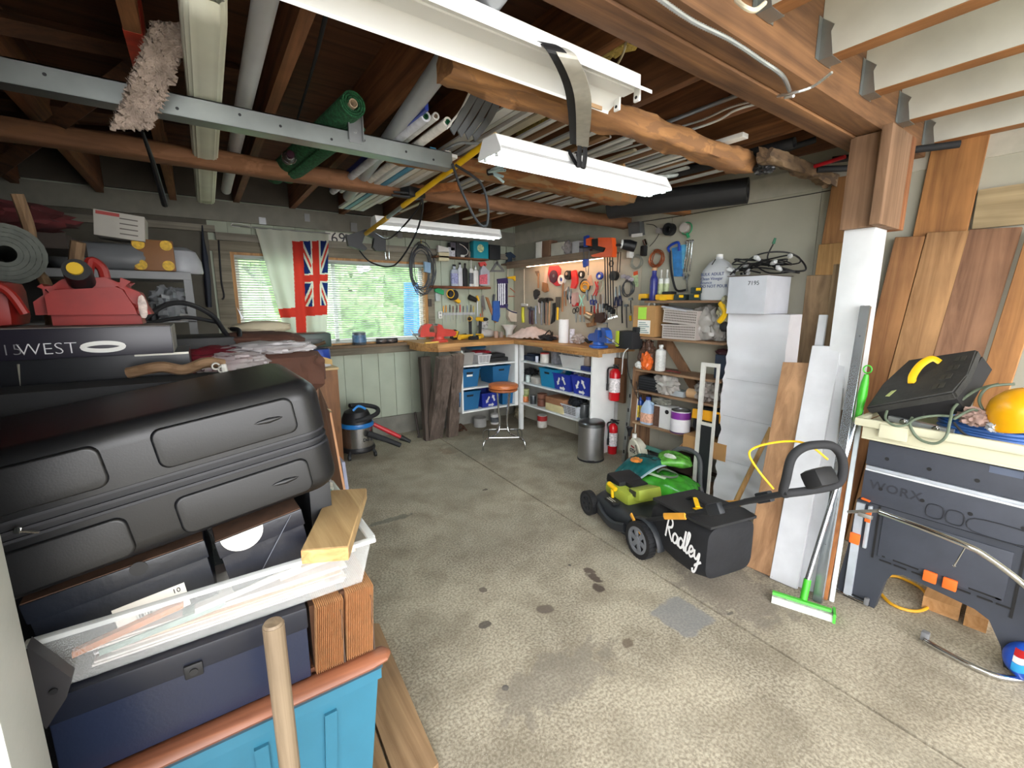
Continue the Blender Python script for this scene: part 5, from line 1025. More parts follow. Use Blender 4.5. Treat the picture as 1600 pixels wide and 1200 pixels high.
for i in range(5):
    u=951+i*3.2; rl('combination_wrench',['longest, leftmost','second','middle','fourth','smallest, rightmost'][i]+' of the chrome wrenches hanging below the clamps','wrench',('shaft',CHR,lambda m,u=u:W2.line(m,[(u,482),(u+.5,497-i)],.004,.03)),('box_end',CHR,lambda m,u=u:W2.ring(m,u,480,1.6,.004,.03)),('open_end',CHR,lambda m,u=u:W2.poly(m,[(u-1,497-i),(u+1.6,497-i),(u+2,500-i),(u+.8,499-i),(u-.6,500-i)],.026,.008)),group='chrome wrenches')
rl('frying_pan_float','round black pulley wheel with two hanging straps','pulley',('wheel',BLK,lambda m:W2.disc(m,962,431,7,.05,.01,.2)),('strap',mat('#3c3a3a',.6),lambda m:[W2.line(m,[(966,394),(964,426)],.005,.03),W2.line(m,[(970,394),(968,426)],.005,.03)]))
rl('black_clip','small black clip above the pulley wheel','clip',('ring',BLK,lambda m:W2.ring(m,955,412,4,.006,.02)))
coil(W2,981,449,8,12,6,.004,mat('#4c5054',.5),'wire_coil','grey wire coil on the wall right of the navy pliers','wire coil',seed=8)
coil(RW,995,408,8,10,5,.004,mat('#8b8e84',.5),'wire_coil','pale green-grey wire coil below the floodlight','wire coil',seed=9)
coil(RW,1026,403,10,12,7,.004,mat('#b0623e',.4,metal=.5),'copper_coil','coil of copper-coloured tubing on the wall left of the hacksaw','tube coil',seed=3)
m=M(); 
t=thing('card_strip','green and orange printed card hanging by the grey wire coil','card'); m=M(); RW.poly(m,[(989,430),(997,424),(998,448),(989,448)],.004,.006); m.obj('card',mat('#b8cfa0',.6,var=.3,scale=30),t); m=M(); RW.poly(m,[(990,425),(996.5,423),(997,429),(990,431)],.011,.003); m.obj('orange_top',ORG,t)
for i,(u,v) in enumerate(((974,432),(981,434),(986,437))):
    m=M(); m.blob(RW.p(u,v,.03),(.02,.03,.02),.5,4,i); one(m,'plastic_clip',mat(['#c8c4cc','#a9a4b4','#d7ccd6'][i],.4,alpha=.9),['pale lilac clip left of the printed card','grey-lilac clip in the middle by the printed card','white-pink clip just touching the printed card'][i],'clip')
t=thing('floodlight','white and black floodlight mounted high on the right wall','lamp')
c=RW.p(993,386,.07); m=M(); m.tube([c,c+V((-.04,.05,.02)),c+V((-.09,.09,.03))],[.05,.055,.045],18); m.obj('housing',BLK,t)
m=M(); m.cyl(c+V((-.085,.085,.03)),c+V((-.10,.10,.033)),.043,n=18); m.obj('front_glass',mat('#cfd3d0',.3),t); m=M(); m.box(c+V((.02,.08,-.04)),(.06,.05,.12),bev=.01); m.obj('bracket',WHT,t)
t=thing('motion_sensor','black sensor with silver knobs beside the floodlight','sensor'); m=M(); m.box(RW.p(1006,392,.04),(.06,.05,.1),bev=.015); m.obj('body',BLK,t); m=M(); m.tube([RW.p(1007,375,.04),RW.p(1010,384,.04)],.022,10); m.obj('knob',CHR,t)
rl('junction_box','grey metal junction box where the light cable enters the wall','junction box',('box',mat('#6c7073',.4,metal=.5),lambda m:RW.poly(m,[(988,350),(1006,347),(1008,367),(990,370)],.01,.07)),('white_tag',WHT,lambda m:RW.poly(m,[(987,366),(1004,364),(1004,369),(987,371)],.082,.004)))
rl('tape_roll','thick black roll of tape hung high on the right wall','tape',('roll',BLK,lambda m:RW.disc(m,1049,359,10,.06,.01,.5)))
rl('spool','small grey spool left of the black tape roll','spool',('disc',mat('#8e8a88',.5),lambda m:RW.disc(m,1034,361,4.5,.06,.01)))
rl('green_spool','clear and green spool of line at the top of the right wall','spool',('disc',mat('#b9b3ad',.4),lambda m:RW.disc(m,1071,356,8,.03,.02)),('green_edge',mat('#2e8a5c',.3),lambda m:[RW.ring(m,1073,357,10,.006,.03),RW.line(m,[(1073,365),(1076,371)],.015,.03)]))
cable([RW.p(1010,350,.02),RW.p(1022,352,.03),RW.p(1030,362,.03),RW.p(1024,375,.03),RW.p(1015,385,.03)],.003,DK,'thin_wire','thin wire curling down from the junction box','wire')
cable([RW.p(1000,347,.02),RW.p(1060,338,.02),RW.p(1140,324,.02),RW.p(1250,306,.02),RW.p(1320,293,.02)],.003,BLK,'wall_wire','thin black wire running along the top of the right wall','wire')
rl('hacksaw','hacksaw with a blue handle and black bow frame','hacksaw',('bow_frame',DK,lambda m:RW.line(m,[(1047,392),(1048,415),(1052,440),(1058,454),(1072,453)],.010,.03,5)),('handle',BLU,lambda m:RW.line(m,[(1047,394),(1044,388),(1050,382),(1060,379),(1061,392)],.012,.03,4)))
rl('blade_pack','blue packet of hacksaw blades hanging inside the bow frame','packet',('packet',mat('#2f7fc4',.4,var=.25,scale=20),lambda m:RW.poly(m,[(1051,388),(1066,384),(1067,432),(1054,432)],.003,.012)))
rl('blade_pack','light blue packet behind the chrome wrenches','packet',('packet',mat('#5fb0d8',.4,var=.2,scale=20),lambda m:RW.poly(m,[(1064,383),(1072,382),(1071,420),(1067,420)],.003,.01)))
for i,(a,b,c,d) in enumerate(((1074,378,1069,425),(1078,377,1073,425),(1082,377,1078,424))):
    rl('long_wrench',['left','middle','right'][i]+' of the three long chrome wrenches beside the hacksaw','wrench',('shaft',CHR,lambda m,a=a,b=b,c=c,d=d:RW.line(m,[(a,b),(c,d)],.006,.03)),('ring_end',CHR,lambda m,a=a,b=b:RW.ring(m,a,b,1.8,.006,.03)),group='long chrome wrenches')
rl('adjustable_wrench','adjustable wrench hanging head-up below the long wrenches','wrench',('shaft',CHR,lambda m:RW.line(m,[(1073,435),(1074,455)],.009,.03)),('head',CHR,lambda m:RW.poly(m,[(1068,428),(1072,427),(1072,431),(1075,431),(1076,427),(1079,430),(1076,437),(1070,437)],.02,.02)))
# more hand tools on the crowded right wall and by the corner
def tall(w,n,lb,cat,u,v0,v1,r,mt,head=None,hm=None,off=.025):
    pr=[('handle',mt,lambda m:w.line(m,[(u,v0),(u-.3,(v0+v1)/2),(u+.4,v1)],r,off))]
    if head: pr.append(('head',hm or MET,lambda m:w.poly(m,[(u+a,v0+b) for a,b in head],off-.01,.02)))
    return tl(w,n,lb,cat,pr)
tall(BW,'broom_stick','slim pale stick standing upright in the corner beside the pouch','stick',820-1,420,497,.006,mat('#c9c1ac',.6),off=.03) if 0 else None
S1=[(-2.5,-2),(3,-3),(3.5,1),(-2,1.5)]; S2=[(-1.2,0),(1.2,0),(.8,9),(-.8,9)]
for a in ((W2,'wooden_stick','slim pale stick hanging at the left end of the right wall','stick',819,420,478,.007,mat('#c9c1ac',.6)),
 (W2,'spray_wand','yellow-green sprayer leaning below the slim pale stick','sprayer',817,480,504,.022,mat('#c9c61e',.4),[(-1,-6),(8,-5),(8,-2),(-1,-2)],WHT),
 (W2,'ratchet','dark purple-handled ratchet near the corner','ratchet',828,482,506,.014,mat('#3a2140',.5),S1),
 (W2,'ratchet','second dark maroon-handled ratchet near the corner','ratchet',832,484,507,.013,mat('#45202a',.5),S1),
 (W2,'steel_bar','pale blue-grey steel bar hanging left of the hammers','bar',837,478,506,.012,mat('#8b96a6',.3,metal=.6)),
 (W2,'steel_bar','dark steel bar hanging between the hammers','bar',851,470,505,.010,mat('#4c5058',.3,metal=.7)),
 (W2,'paint_scraper','dark-bladed scraper with a brown handle over the towel roll','scraper',884,455,478,.008,HND,S2),
 (W2,'putty_knife','pale handled putty knife hanging below the red tool','putty knife',890,456,474,.009,mat('#c4b8b0',.5),S2),
 (W2,'tin_snips','grey snips hanging to the right of the gloves','snips',918,452,470,.009,mat('#5a6470',.4),S2),
 (W2,'nut_driver','black nut driver hanging below the blue-handled snips','driver',924,478,496,.008,BLK),
 (W2,'nut_driver','red nut driver hanging by the dented tin','driver',929,478,492,.008,RED),
 (W2,'wood_chisel','rust-coloured chisel hanging left of the leather holster','chisel',934,474,490,.009,mat('#8a3f22',.5),S2),
 (W2,'pry_bar','dark pry bar hanging right of the chrome wrenches','pry bar',972,470,505,.008,DK),
 (W2,'pry_bar','slim steel pry bar hanging near the cardboard box','pry bar',979,478,512,.007,MET,S1),
 (W2,'ring_spanner','bright ring spanner hanging just left of the cardboard box','spanner',986,468,490,.006,CHR,S1),
 (W2,'yellow_screwdriver','yellow-handled screwdriver left of the cardboard box','screwdriver',985,493,501,.013,YEL),
 (W2,'allen_key','bent steel rod hanging over the blue vise','rod',949,505,517,.006,MET,[(-5,-1),(1,-1),(1,1),(-5,1)]),
 (BW,'steel_ruler','long steel rule hanging beside the magnetic bar','ruler',746,466,505,.008,MET),
 (BW,'paint_brush','brown-handled brush hanging over the cordless drills','brush',754,478,496,.008,HND,S2),
 (BW,'hex_driver','orange-handled driver hanging below the yellow tool','driver',751,490,502,.007,ORG),
): tall(*a)
# ================================================================ RIGHT-HAND TIMBER SHELF UNIT
SHW=wood('#9a7a5c','#6a4f39','Y',20,.8); SHZ=wood('#8d6a4c','#5d4330','Z',20,.8)
XS=3.40; ZS=(.46,.78,.985,1.295,1.63)
t=thing('timber_shelf','rough timber shelf unit against the right wall, loaded with paint and bottles','shelf unit')
for i,z in enumerate(ZS):
    m=M(); ya=2.79 if i<3 else (2.5 if i==3 else 2.72); m.bx((XS,1.92,z-.02),(XR-.002,ya,z),.002); m.obj('shelf',SHW,t)
m=M(); m.bx((XS+.005,2.791,0),(XR-.002,2.815,1.0)); m.obj('upright',SHZ,t)
m=M(); m.bx((XR-.06,2.66,1.0),(XR-.002,2.72,1.6)); m.obj('upright',SHZ,t)
m=M(); m.bx((XS+.02,1.93,0),(XS+.05,2.78,.10)); m.obj('kick_board',SHW,t)
a=P(1040,533,X=3.62); b=P(1087,612,X=3.62); m=M(); m.prism([a+V((0,.05,0)),a+V((0,-.06,0)),b+V((0,-.06,0)),b+V((0,.05,0))],(.03,0,0)); m.obj('diagonal_brace',SHZ,t)
m=M(); m.bx((XS+.18,1.95,.10),(XR-.05,2.78,.11)); m.obj('back_board',mat('#4a3a30',.8),t)
def SP(u,z,x=3.47): 
    # point on shelf height z at depth x, at pixel column u
    y=P(u,600,X=x).y
    for _ in range(3):
        # refine with row
        v=600
    return V((x,y,z+.001))
def upx(u,x,z):
    # solve y so that the point (x,y,z) projects to column u
    lo,hi=.2,5.2
    s,c=math.sin(YAW),math.cos(YAW)
    for _ in range(40):
        y=(lo+hi)/2; r=x*c-y*s; h=x*s+y*c; f=h*math.cos(PIT)-(z-HCAM)*math.sin(PIT)
        if 800+FPX*r/f>u: lo=y
        else: hi=y
    return V((x,y,z))
# top shelf z=1.63
z=ZS[4]
DW=mat('#e0a91c',.45)
tl(RW,'drill_battery','yellow drill battery at the left end of the top timber shelf','battery',[('body',DW,lambda m:m.box(upx(1007,3.46,z)+V((0,0,.035)),(.08,.09,.06),bev=.01)),('black_base',DK,lambda m:m.box(upx(1011,3.44,z)+V((0,0,.012)),(.08,.08,.02)))])
t=bottle('spray_can',upx(1020,3.45,z),.035,.29,mat('#2a2f7a',.35,var=.2,scale=50),'blue and tan spray foam can on the top timber shelf','spray can',cap=mat('#b9926a',.5),neck=.6,nh=.25)
for i,u in enumerate((1031,1040)):
    bottle('sealant_tube',upx(u,3.48+.02*i,z),.024,.27,mat('#cfd2cc',.45,var=.15,scale=30),['left sealant tube with a thin nozzle beside the blue spray can','right sealant tube, nearest the hacksaw'][i],'tube',cap=WHT,neck=.25,nh=.25,lb=mat('#a8b48c',.5,var=.3,scale=40),group='sealant tubes')
tl(RW,'battery_charger','yellow and black drill charger in front of the sealant tubes','charger',[('body',DW,lambda m:m.box(upx(1041,3.44,z)+V((0,0,.03)),(.1,.17,.05),rot=(0,0,.1),bev=.012)),('dock',DK,lambda m:m.box(upx(1045,3.45,z)+V((0,0,.065)),(.08,.1,.03),bev=.01)),('yellow_label',YEL,lambda m:m.box(upx(1036,3.385,z)+V((0,0,.02)),(.008,.07,.035)))])
for i,(u,zz,lb) in enumerate(((1065,0,'black battery with yellow label, left of the stacked pair'),(1089,0,'lower black battery of the stacked pair by the water jug'),(1091,.055,'upper black battery of the stacked pair by the water jug'))):
    tl(RW,'battery',lb,'battery',[('body',mat('#2b3a3a',.5),lambda m,u=u,zz=zz:m.box(upx(u,3.46,z)+V((0,0,.028+zz)),(.1,.10,.05),bev=.01)),('yellow_label',YEL,lambda m,u=u,zz=zz:m.box(upx(u-1,3.405,z)+V((0,.0,.035+zz)),(.006,.04,.022)))],'black batteries')
# jug
J=upx(1119,3.50,z); t=thing('water_jug','big translucent jug with handwriting on the top timber shelf','jug')
m=M(); m.lathe([(0,0),(.92,0),(1,.01),(1,.20),(.95,.24),(.6,.30),(.28,.325),(.22,.33),(.22,.345),(0,.345)],J,n=32,sq=(.085,.125,3)); m.obj('body',mat('#c9cdd0',.35,var=.04,alpha=.93),t)
m=M(); m.cyl(J+V((0,.0,.345)),J+V((0,0,.365)),.026,n=20); m.obj('cap',WHT,t)
for i,(s,h) in enumerate((('BULK ADULT',.225),('Clean Vinegar',.19),('Bounce',.16),('DO NOT POUR',.13))):
    text(s,.034,mat('#3a4a80',.6),t,basis(J+V((-.0875,.10,h-.03)),(0,-1,0),(0,0,1)),'handwriting')
m=M(); m.tube([upx(1108,3.41,z)+V((0,0,.28)),upx(1113,3.41,z)+V((0,0,.32))],.004,6); m.obj('handle_mark',DK,t)
# shelf 4 z=1.295
z=ZS[3]
B0=upx(990,3.42,1.28); B1=upx(1024,3.42,1.28)
t=thing('cardboard_box','brown cardboard box with a lime-green sticker and white shipping label','cardboard box'); CB=mat('#b08554',.8,var=.08,scale=5)
yb0,yb1=B0.y,B1.y
m=M(); m.bx((3.40,yb1,1.30),(3.66,yb0,1.585)); m.obj('carton',CB,t)
m=M(); m.bx((3.396,yb1+.10,1.46),(3.3995,yb0-.06,1.57)); m.obj('green_sticker',mat('#a9dd4c',.6,var=.05),t)
m=M(); m.bx((3.396,yb1+.05,1.325),(3.3995,yb0-.06,1.45)); lab=m.obj('shipping_label',PAPER,t)
m=M()
for k in range(6): m.bx((3.3945,yb1+.06+.02*(k%3),1.335+.018*k),(3.3958,yb0-.075,1.342+.018*k))
m.obj('printed_lines',mat('#6b8a8a',.6),lab)
m=M(); m.tube(arc(V((3.5,(yb0+yb1)/2,1.585)),.035,0,PI,10,'YZ'),.008,8); m.obj('paper_loop',WHT,t)
m=M(); m.bx((3.41,2.5,1.274),(3.68,yb0+.02,1.294)); one(m,'support_board',SHW,'short board under the cardboard box with the green sticker','board')
BK=mat('#b3aaa4',.6,var=.04)
def basket(ya,yb,z0,h,label,tilt=0):
    t=thing('woven_basket',label,'basket','beige perforated baskets'); T=XF((3.53,(ya+yb)/2,z0),rx=tilt)
    w=abs(ya-yb); m=M(T); d=.24
    for a,b in (((-d/2,-w/2,0),(d/2,w/2,.006)),((-d/2,-w/2,.006),(-d/2+.006,w/2,h)),((d/2-.006,-w/2,.006),(d/2,w/2,h)),((-d/2+.006,-w/2,.006),(d/2-.006,-w/2+.006,h)),((-d/2+.006,w/2-.006,.006),(d/2-.006,w/2,h))): m.bx(a,b)
    m.obj('basket_body',BK,t); m=M(T)
    m.bx((-d/2-.008,-w/2-.008,h),(-d/2+.008,w/2+.008,h+.012)); m.bx((d/2-.008,-w/2-.008,h),(d/2+.008,w/2+.008,h+.012)); m.bx((-d/2+.008,-w/2-.008,h),(d/2-.008,-w/2+.006,h+.012)); m.bx((-d/2+.008,w/2-.006,h),(d/2-.008,w/2+.008,h+.012)); m.obj('rim',BK,t)
    m=M(T); ny=20; nz=int(h/.022)
    for i in range(ny):
        for k in range(nz):
            y=-w/2+.02+(w-.04)*i/(ny-1); zz=.018+k*.021
            m.bx((-d/2-.001,y-.004,zz),(-d/2+.0005,y+.004,zz+.011))
    m.obj('holes',mat('#4c443f',.8),t); return t
ya=upx(1035,3.42,z).y; yb=upx(1088,3.42,z).y
basket(ya,yb,z+.001,.115,'lower beige perforated basket on the timber shelf')
basket(ya,yb,z+.135,.11,'upper beige perforated basket, tilted, holding a magazine',tilt=.06)
m=M(XF((3.50,(ya+yb)/2+.06,z+.262),rx=.14)); m.box((0,0,0),(.2,.26,.006)); m.box((0.004,0.004,.007),(.19,.25,.005)); one(m,'magazine',mat('#b9bec6',.4,var=.3,scale=12),'magazine lying on the upper perforated basket','magazine')
for u,dx,r,sd,lb in ((1098,0,(.09,.13,.15),3,'big grey plastic bag right of the perforated baskets'),(1124,.02,(.06,.07,.12),9,'smaller clear plastic bag tucked beside the white boxes')):
    m=M(); q=upx(u,3.52+dx,z); m.blob(q+V((0,0,r[2]*.93)),r,.28,3,sd,22); one(m,'plastic_bag',mat('#a19d98',.3,var=.2,alpha=.85,scale=6),lb,'plastic bag')
t=thing('yellow_gloves','clear bag with yellow tool and black plug hanging at the end of the top shelf','bag')
q=upx(1134,3.43,1.55); m=M(); m.blob(q,(.05,.06,.11),.3,4,6,16,base=False); m.obj('clear_bag',mat('#c9c4a0',.3,alpha=.5),t); m=M(); m.tube(spl([q+V((-.03,.03,.06)),q+V((-.04,-.02,-.02)),q+V((-.03,.03,-.09))],5),.022,8); m.obj('yellow_handle',YEL,t); m=M(); m.blob(q+V((-.02,-.02,-.13)),(.03,.045,.04),.2,3,2,10); m.obj('black_plug',DK,t)
# shelf 3 z=.985
z=ZS[2]
q=upx(1010,3.46,z); t=thing('orange_bag','crumpled orange and clear bag on the middle timber shelf','bag')
m=M(); m.blob(q+V((0,0,.13)),(.06,.09,.14),.35,3.5,5,20); m.obj('clear_film',mat('#5a4034',.25,alpha=.8,var=.3),t)
m=M(); m.blob(q+V((-.04,-.03,.08)),(.05,.055,.085),.4,3,15,16); m.obj('orange_film',mat('#d8652a',.25,var=.25,scale=20),t)
m=M(); m.blob(q+V((-.05,.04,.04)),(.03,.045,.035),.4,3,11,10); m.obj('white_tag',WHT,t)
bottle('white_bottle',upx(1031,3.47,z),.048,.24,mat('#d9dad6',.4,var=.04),'tall white bottle with a back label on the middle timber shelf','bottle',cap=WHT,neck=.35,nh=.16,lb=mat('#cfd0cc',.5,var=.15,scale=70),sq=(1,.8,3))
m=M(); q=upx(1050,3.46,z); m.tube(spl([q+V((0,.06,.012)),q+V((.01,.0,.015)),q+V((0,-.08,.01))],4),.010,6,flat=(.6,1.2)); one(m,'red_knife','' or mat('#7a2a2e',.5),'small dark red knife lying by the white bottle','knife')
t=thing('dark_carton','dark blue printed carton at the right end of the middle timber shelf','carton'); a=upx(1115,3.5,z);b=upx(1136,3.5,z); m=M(); m.bx((3.50,b.y,z+.001),(3.6,a.y,z+.20)); m.obj('carton',mat('#2b3547',.5,var=.3,scale=18),t); m=M(); m.blob(V((3.53,(a.y+b.y)/2,z+.222)),(.04,.07,.025),.4,5,5,10); m.obj('red_brown_top',mat('#3c1c22',.6,var=.4),t)
# shelf 2 z=.78
z=ZS[1]
t=thing('mesh_basket','black mesh basket on the lower timber shelf','basket'); a=upx(996,3.42,z);b=upx(1028,3.42,z); m=M(); m.bx((3.42,b.y,z+.001),(3.62,a.y,z+.14),.02); m.obj('basket_body',mat('#15161a',.6),t)
m=M(); 
for k in range(5): m.bx((3.415,b.y+.02,z+.02+k*.024),(3.4195,a.y-.02,z+.026+k*.024))
m.obj('ribs',mat('#2f3238',.5),t)
m=M(); m.blob(upx(1041,3.46,z)+V((0,0,.09)),(.07,.12,.095),.45,3,9,22); one(m,'plastic_bag',mat('#b4b0aa',.3,var=.25,alpha=.9,scale=8),'crumpled clear plastic bag spilling beside the black mesh basket','plastic bag')
a=upx(1044,3.44,z);b=upx(1067,3.44,z); m=M(); m.bx((3.44,b.y,z+.001),(3.55,a.y,z+.05)); one(m,'metal_box',mat('#a6adb2',.4,var=.1),'small pale metal box on the lower timber shelf','box')
m=M(); q=upx(1085,3.48,z); m.tube([q+V((0,.06,.045)),q+V((0,-.04,.045))],.043,20); one(m,'cardboard_roll',mat('#c09a72',.8),'short brown cardboard roll lying on the lower timber shelf','roll')
m=M(); m.blob(upx(1104,3.48,z)+V((0,0,.09)),(.08,.1,.095),.45,3.5,19,22); one(m,'plastic_bag',mat('#a29a94',.3,var=.3,alpha=.85,scale=9),'clear bag of small parts beside the cardboard roll','plastic bag')
# shelf 1 z=.46
z=ZS[0]
bottle('cleaner_bottle',upx(999,3.50,z),.035,.25,mat('#1f4fae',.35),'blue bottle with yellow label at the left of the bottom timber shelf','bottle',cap=BLK,lb=mat('#d0b83a',.5,var=.6,scale=30))
t=thing('cleaner_jug','pale blue jug with handle and orange-white label','jug'); q=upx(1011,3.45,z)
m=M(); m.lathe([(0,0),(.95,0),(1,.01),(1,.13),(.9,.16),(.55,.205),(.35,.225),(.35,.235),(0,.235)],q,n=26,sq=(.05,.065,3.2)); m.obj('body',mat('#a9bfd9',.35,alpha=.95),t)
m=M(); m.cyl(q+V((0,0,.235)),q+V((0,0,.265)),.024,n=16); m.obj('cap',mat('#27408f',.4),t); m=M(); m.tube(spl([q+V((0,-.03,.21)),q+V((0,-.06,.20)),q+V((0,-.065,.15)),q+V((0,-.05,.11))],5),.011,8); m.obj('handle',mat('#a9bfd9',.35),t); m=M(); m.lathe([(1.01,.02),(1.025,.02),(1.025,.11),(1.01,.11)],q,n=26,sq=(.05,.065,3.2)); m.obj('printed_label',mat('#d6a58c',.5,var=.35,scale=60),t)
t=thing('solvent_can','white rectangular solvent can with a brown side panel','can'); a=upx(1020,3.42,z);b=upx(1047,3.42,z); ym=a.y+(b.y-a.y)*.35
m=M(); m.bx((3.42,b.y,z+.001),(3.54,a.y,z+.21),.006); m.obj('body',mat('#d0d0cf',.4,var=.05),t); m=M(); m.bx((3.417,ym,z+.006),(3.4195,a.y-.003,z+.2)); m.obj('brown_panel',mat('#5a4236',.5,var=.4,scale=50),t); m=M(); m.cyl((3.4195,b.y+.045,z+.165),(3.416,b.y+.045,z+.165),.02,n=18); m.obj('black_dot',BLK,t)
m=M(); m.blob(upx(1032,3.47,z)+V((0,0,.245)),(.05,.09,.035),.5,4,29,18); one(m,'plastic_bag',mat('#8a8a80',.3,var=.3),'dark grey crumpled film on top of the white solvent can','plastic bag')
q=upx(1062,3.45,z); t=can('paint_can',q,.085,.2,mat('#d9d6da',.4,var=.05,scale=14),'white paint can with a purple top band on the bottom timber shelf','paint can',lid=None,band=(.66,.97),bandm=mat('#7a2f8c',.35,var=.12),handle=False,n=32)
m=M(); m.pipe(q+V((0,0,.2)),q+V((0,0,.207)),.083,.066,32); m.obj('metal_rim',STEEL,t); m=M(); m.cyl(q+V((0,0,.196)),q+V((0,0,.203)),.064,n=28); m.obj('lid',mat('#b9b8bd',.3,metal=.6),t); m=M(); m.lathe([(.0855,.004),(.0865,.004),(.0865,.016),(.0855,.016)],q,n=32); m.obj('base_band',mat('#4b1d58',.4),t)
for k,(w,hh) in enumerate(((.08,.115),(.06,.095),(.07,.075))): pass
t=thing('tool_bag','black and yellow tool bag with black straps on a cardboard sheet','tool bag'); q=upx(1105,3.48,z+.04)
a=upx(1079,3.42,z); b=upx(1136,3.42,z)
m=M(); m.blob(V((3.50,(a.y+b.y)/2,z+.045+.11)),(.09,abs(a.y-b.y)/2,.115),.06,2,3,22,4.5); m.obj('bag_body',mat('#17181b',.8,var=.2),t)
m=M(); m.prism([P(u,v,X=3.405) for u,v in ((1084,638),(1128,645),(1128,662),(1082,652))],(-.012,0,0)); m.obj('yellow_panel',mat('#e8a51a',.7),t)
for (u,v) in ((1094,642),(1121,648)):
    m=M(); m.prism([P(uu,vv,X=3.392) for uu,vv in ((u-3,v-1),(u+3,v),(u+2,v+16),(u-4,v+14))],(-.01,0,0)); m.obj('strap',BLK,t)
m=M(XF((3.46,(a.y+b.y)/2,z+.02),rz=0)); m.bx((-.09,-.19,-.018),(.2,.2,.0)); m.bx((-.095,-.19,-.14),(-.09,.2,.0)); one(m,'cardboard_sheet',CB,'folded tan cardboard sheet drooping over the bottom shelf edge','cardboard')
# below the shelf
q=P(985,735,Z=0); 
t=thing('oil_jug','cream motor oil jug with GTX lettering on the floor','jug')
JT_=XF((q.x+.07,q.y-.02,0),rz=-.35)
m=M(JT_); m.prism([(-.04,.105,.002),(-.04,-.105,.002),(-.04,-.11,.2),(-.04,-.07,.27),(-.04,-.0,.30),(-.04,.055,.31),(-.04,.1,.29),(-.04,.11,.2)],(.09,0,0)); bmesh.ops.bevel(m.bm,geom=m.bm.edges[:],offset=.014,segments=3,affect='EDGES'); m.obj('body',mat('#d9d5c3',.4,var=.03),t)
m=M(JT_); m.cyl((.0,.07,.30),(.0,.075,.345),.022,n=16); m.obj('cap',WHT,t)
m=M(JT_); m.tube([(-.0435,-.03,.265),(-.0435,-.085,.18)],.009,8,flat=(.3,1)); m.obj('grip_slot',mat('#5a564a',.7),t)
text('GTX',.05,BLK,t,JT_@basis((-.0415,.085,.17),(0,-1,0),(0,0,1)),'lettering',shear=.3,bold=.002)
m=M(JT_); m.cyl((-.041,.03,.09),(-.0425,.03,.09),.04,n=20); m.obj('printed_emblem',mat('#c98a4a',.5,var=.6,scale=45),t)
m=M(JT_); m.tube([(-.041,.06,.23),(-.042,.0,.225)],.016,8,flat=(.5,.1)); m.obj('red_mark',RED,t)
m=M(); p_=V((q.x+.08,q.y+.1,.31)); m.lathe([(0,.0),(.013,0),(.013,.03),(.035,.09),(.03,.09),(0,.03)],p_+V((0,0,.0)),n=16); one(m,'funnel',BLK,'black funnel standing behind the cream oil jug','funnel')
q=P(1028,745,Z=0); t=can('paint_can',(3.42,upx(1028,3.42,.2).y,.0),.085,.22,mat('#26282c',.3,metal=.5,var=.4,scale=40),'dark metal paint can with red-white label under the bottom shelf','paint can',handle=True,band=(.3,.7),bandm=mat('#7c3a38',.4,var=.7,scale=50))
m=M(); yy=upx(1022,3.42,.25).y; m.tube([(3.40,yy+.16,.245),(3.40,yy-.16,.242)],.05,4,flat=(.12,1)); one(m,'green_tray_lid',mat('#5f9a8c',.4),'flat sea-green tray lid resting across the dark paint can','lid')
m=M(); yy=upx(1063,3.42,.2).y; m.bx((3.42,yy-.12,0),(3.62,yy+.14,.23),.01); one(m,'dark_box',mat('#3b2c25',.7,var=.2),'dark brown box in the shadow below the tool bag','box')
m=M(); m.tube([P(1060,702,X=3.38),P(1072,690,X=3.42)],.014,8); one(m,'wooden_dowel',HND,'short wooden handle sticking up under the bottom shelf','handle')
# fertiliser bags (pillow-shaped)
def pillow(name,c,L,Wd,H,rz,mt,label,cat='bag',sag=None,seed=1,ry=0,amp=.25,mats2=None):
    T=XF(c,rz=rz,ry=ry); m=M(T); n1,n2=30,20; vs=[];
    def f(side):
        def g(a,b):
            x=(a-.5)*L; y=(b-.5)*Wd; e=max(0,(1-(abs(2*a-1))**3.2))*max(0,(1-(abs(2*b-1))**3)); w=noise.fractal(V((a*3.2*L/.4,b*3.2,seed)),1,2,4)*amp
            hh=H/2*(e**.5)*(1+w)*side; zz=(hh if side>0 else hh*.55)
            if sag: zz+=sag(a,b)
            return (x+.01*math.sin(b*30+seed)*(1-e),y,zz)
        return g
    m.sheet(f(1),n1,n2); m.sheet(f(-1),n1,n2); bmesh.ops.remove_doubles(m.bm,verts=m.bm.verts,dist=.0012)
    return m
m=pillow('',(3.04,2.17,.10),.56,.36,.2,-1.25,None,'',seed=4)
m.bm.verts.ensure_lookup_table()
t=thing('fertiliser_bag','large shiny green garden bag lying behind the mower','garden bag'); m.obj('green_film',mat('#3f9a2c',.22,var=.35,scale=9),t,ang=180)
m=M(XF((2.98,2.20,.193),rz=-1.25,rx=.05)); m.tube([(-.15,-.06,.02),(.0,-.04,.02),(.12,-.05,.012)],.022,6,flat=(.08,1)); m.obj('white_print',mat('#cfe6c4',.4),t)
m=pillow('',(3.27,2.20,.255),.26,.26,.12,-.9,None,'',seed=9,amp=.35)
t=thing('garden_bag','smaller green and white garden bag leaning under the shelf','garden bag'); m.obj('green_film',mat('#5aa53a',.25,var=.5,scale=14),t,ang=180); 
m=M(); m.blob((3.20,2.20,.30),(.02,.06,.03),.2,3,3,10); m.obj('white_print',mat('#cfd8c8',.4,var=.2,scale=40),t)
m=pillow('',(3.04,2.33,.262),.52,.26,.10,.05,None,'',seed=14,amp=.3,sag=lambda a,b:-.07*(2*a-1)**2-.015)
t=thing('seed_bag','teal bag with orange print folded over the green bag','garden bag'); m.obj('teal_film',mat('#12595a',.25,var=.3,scale=12),t,ang=180)
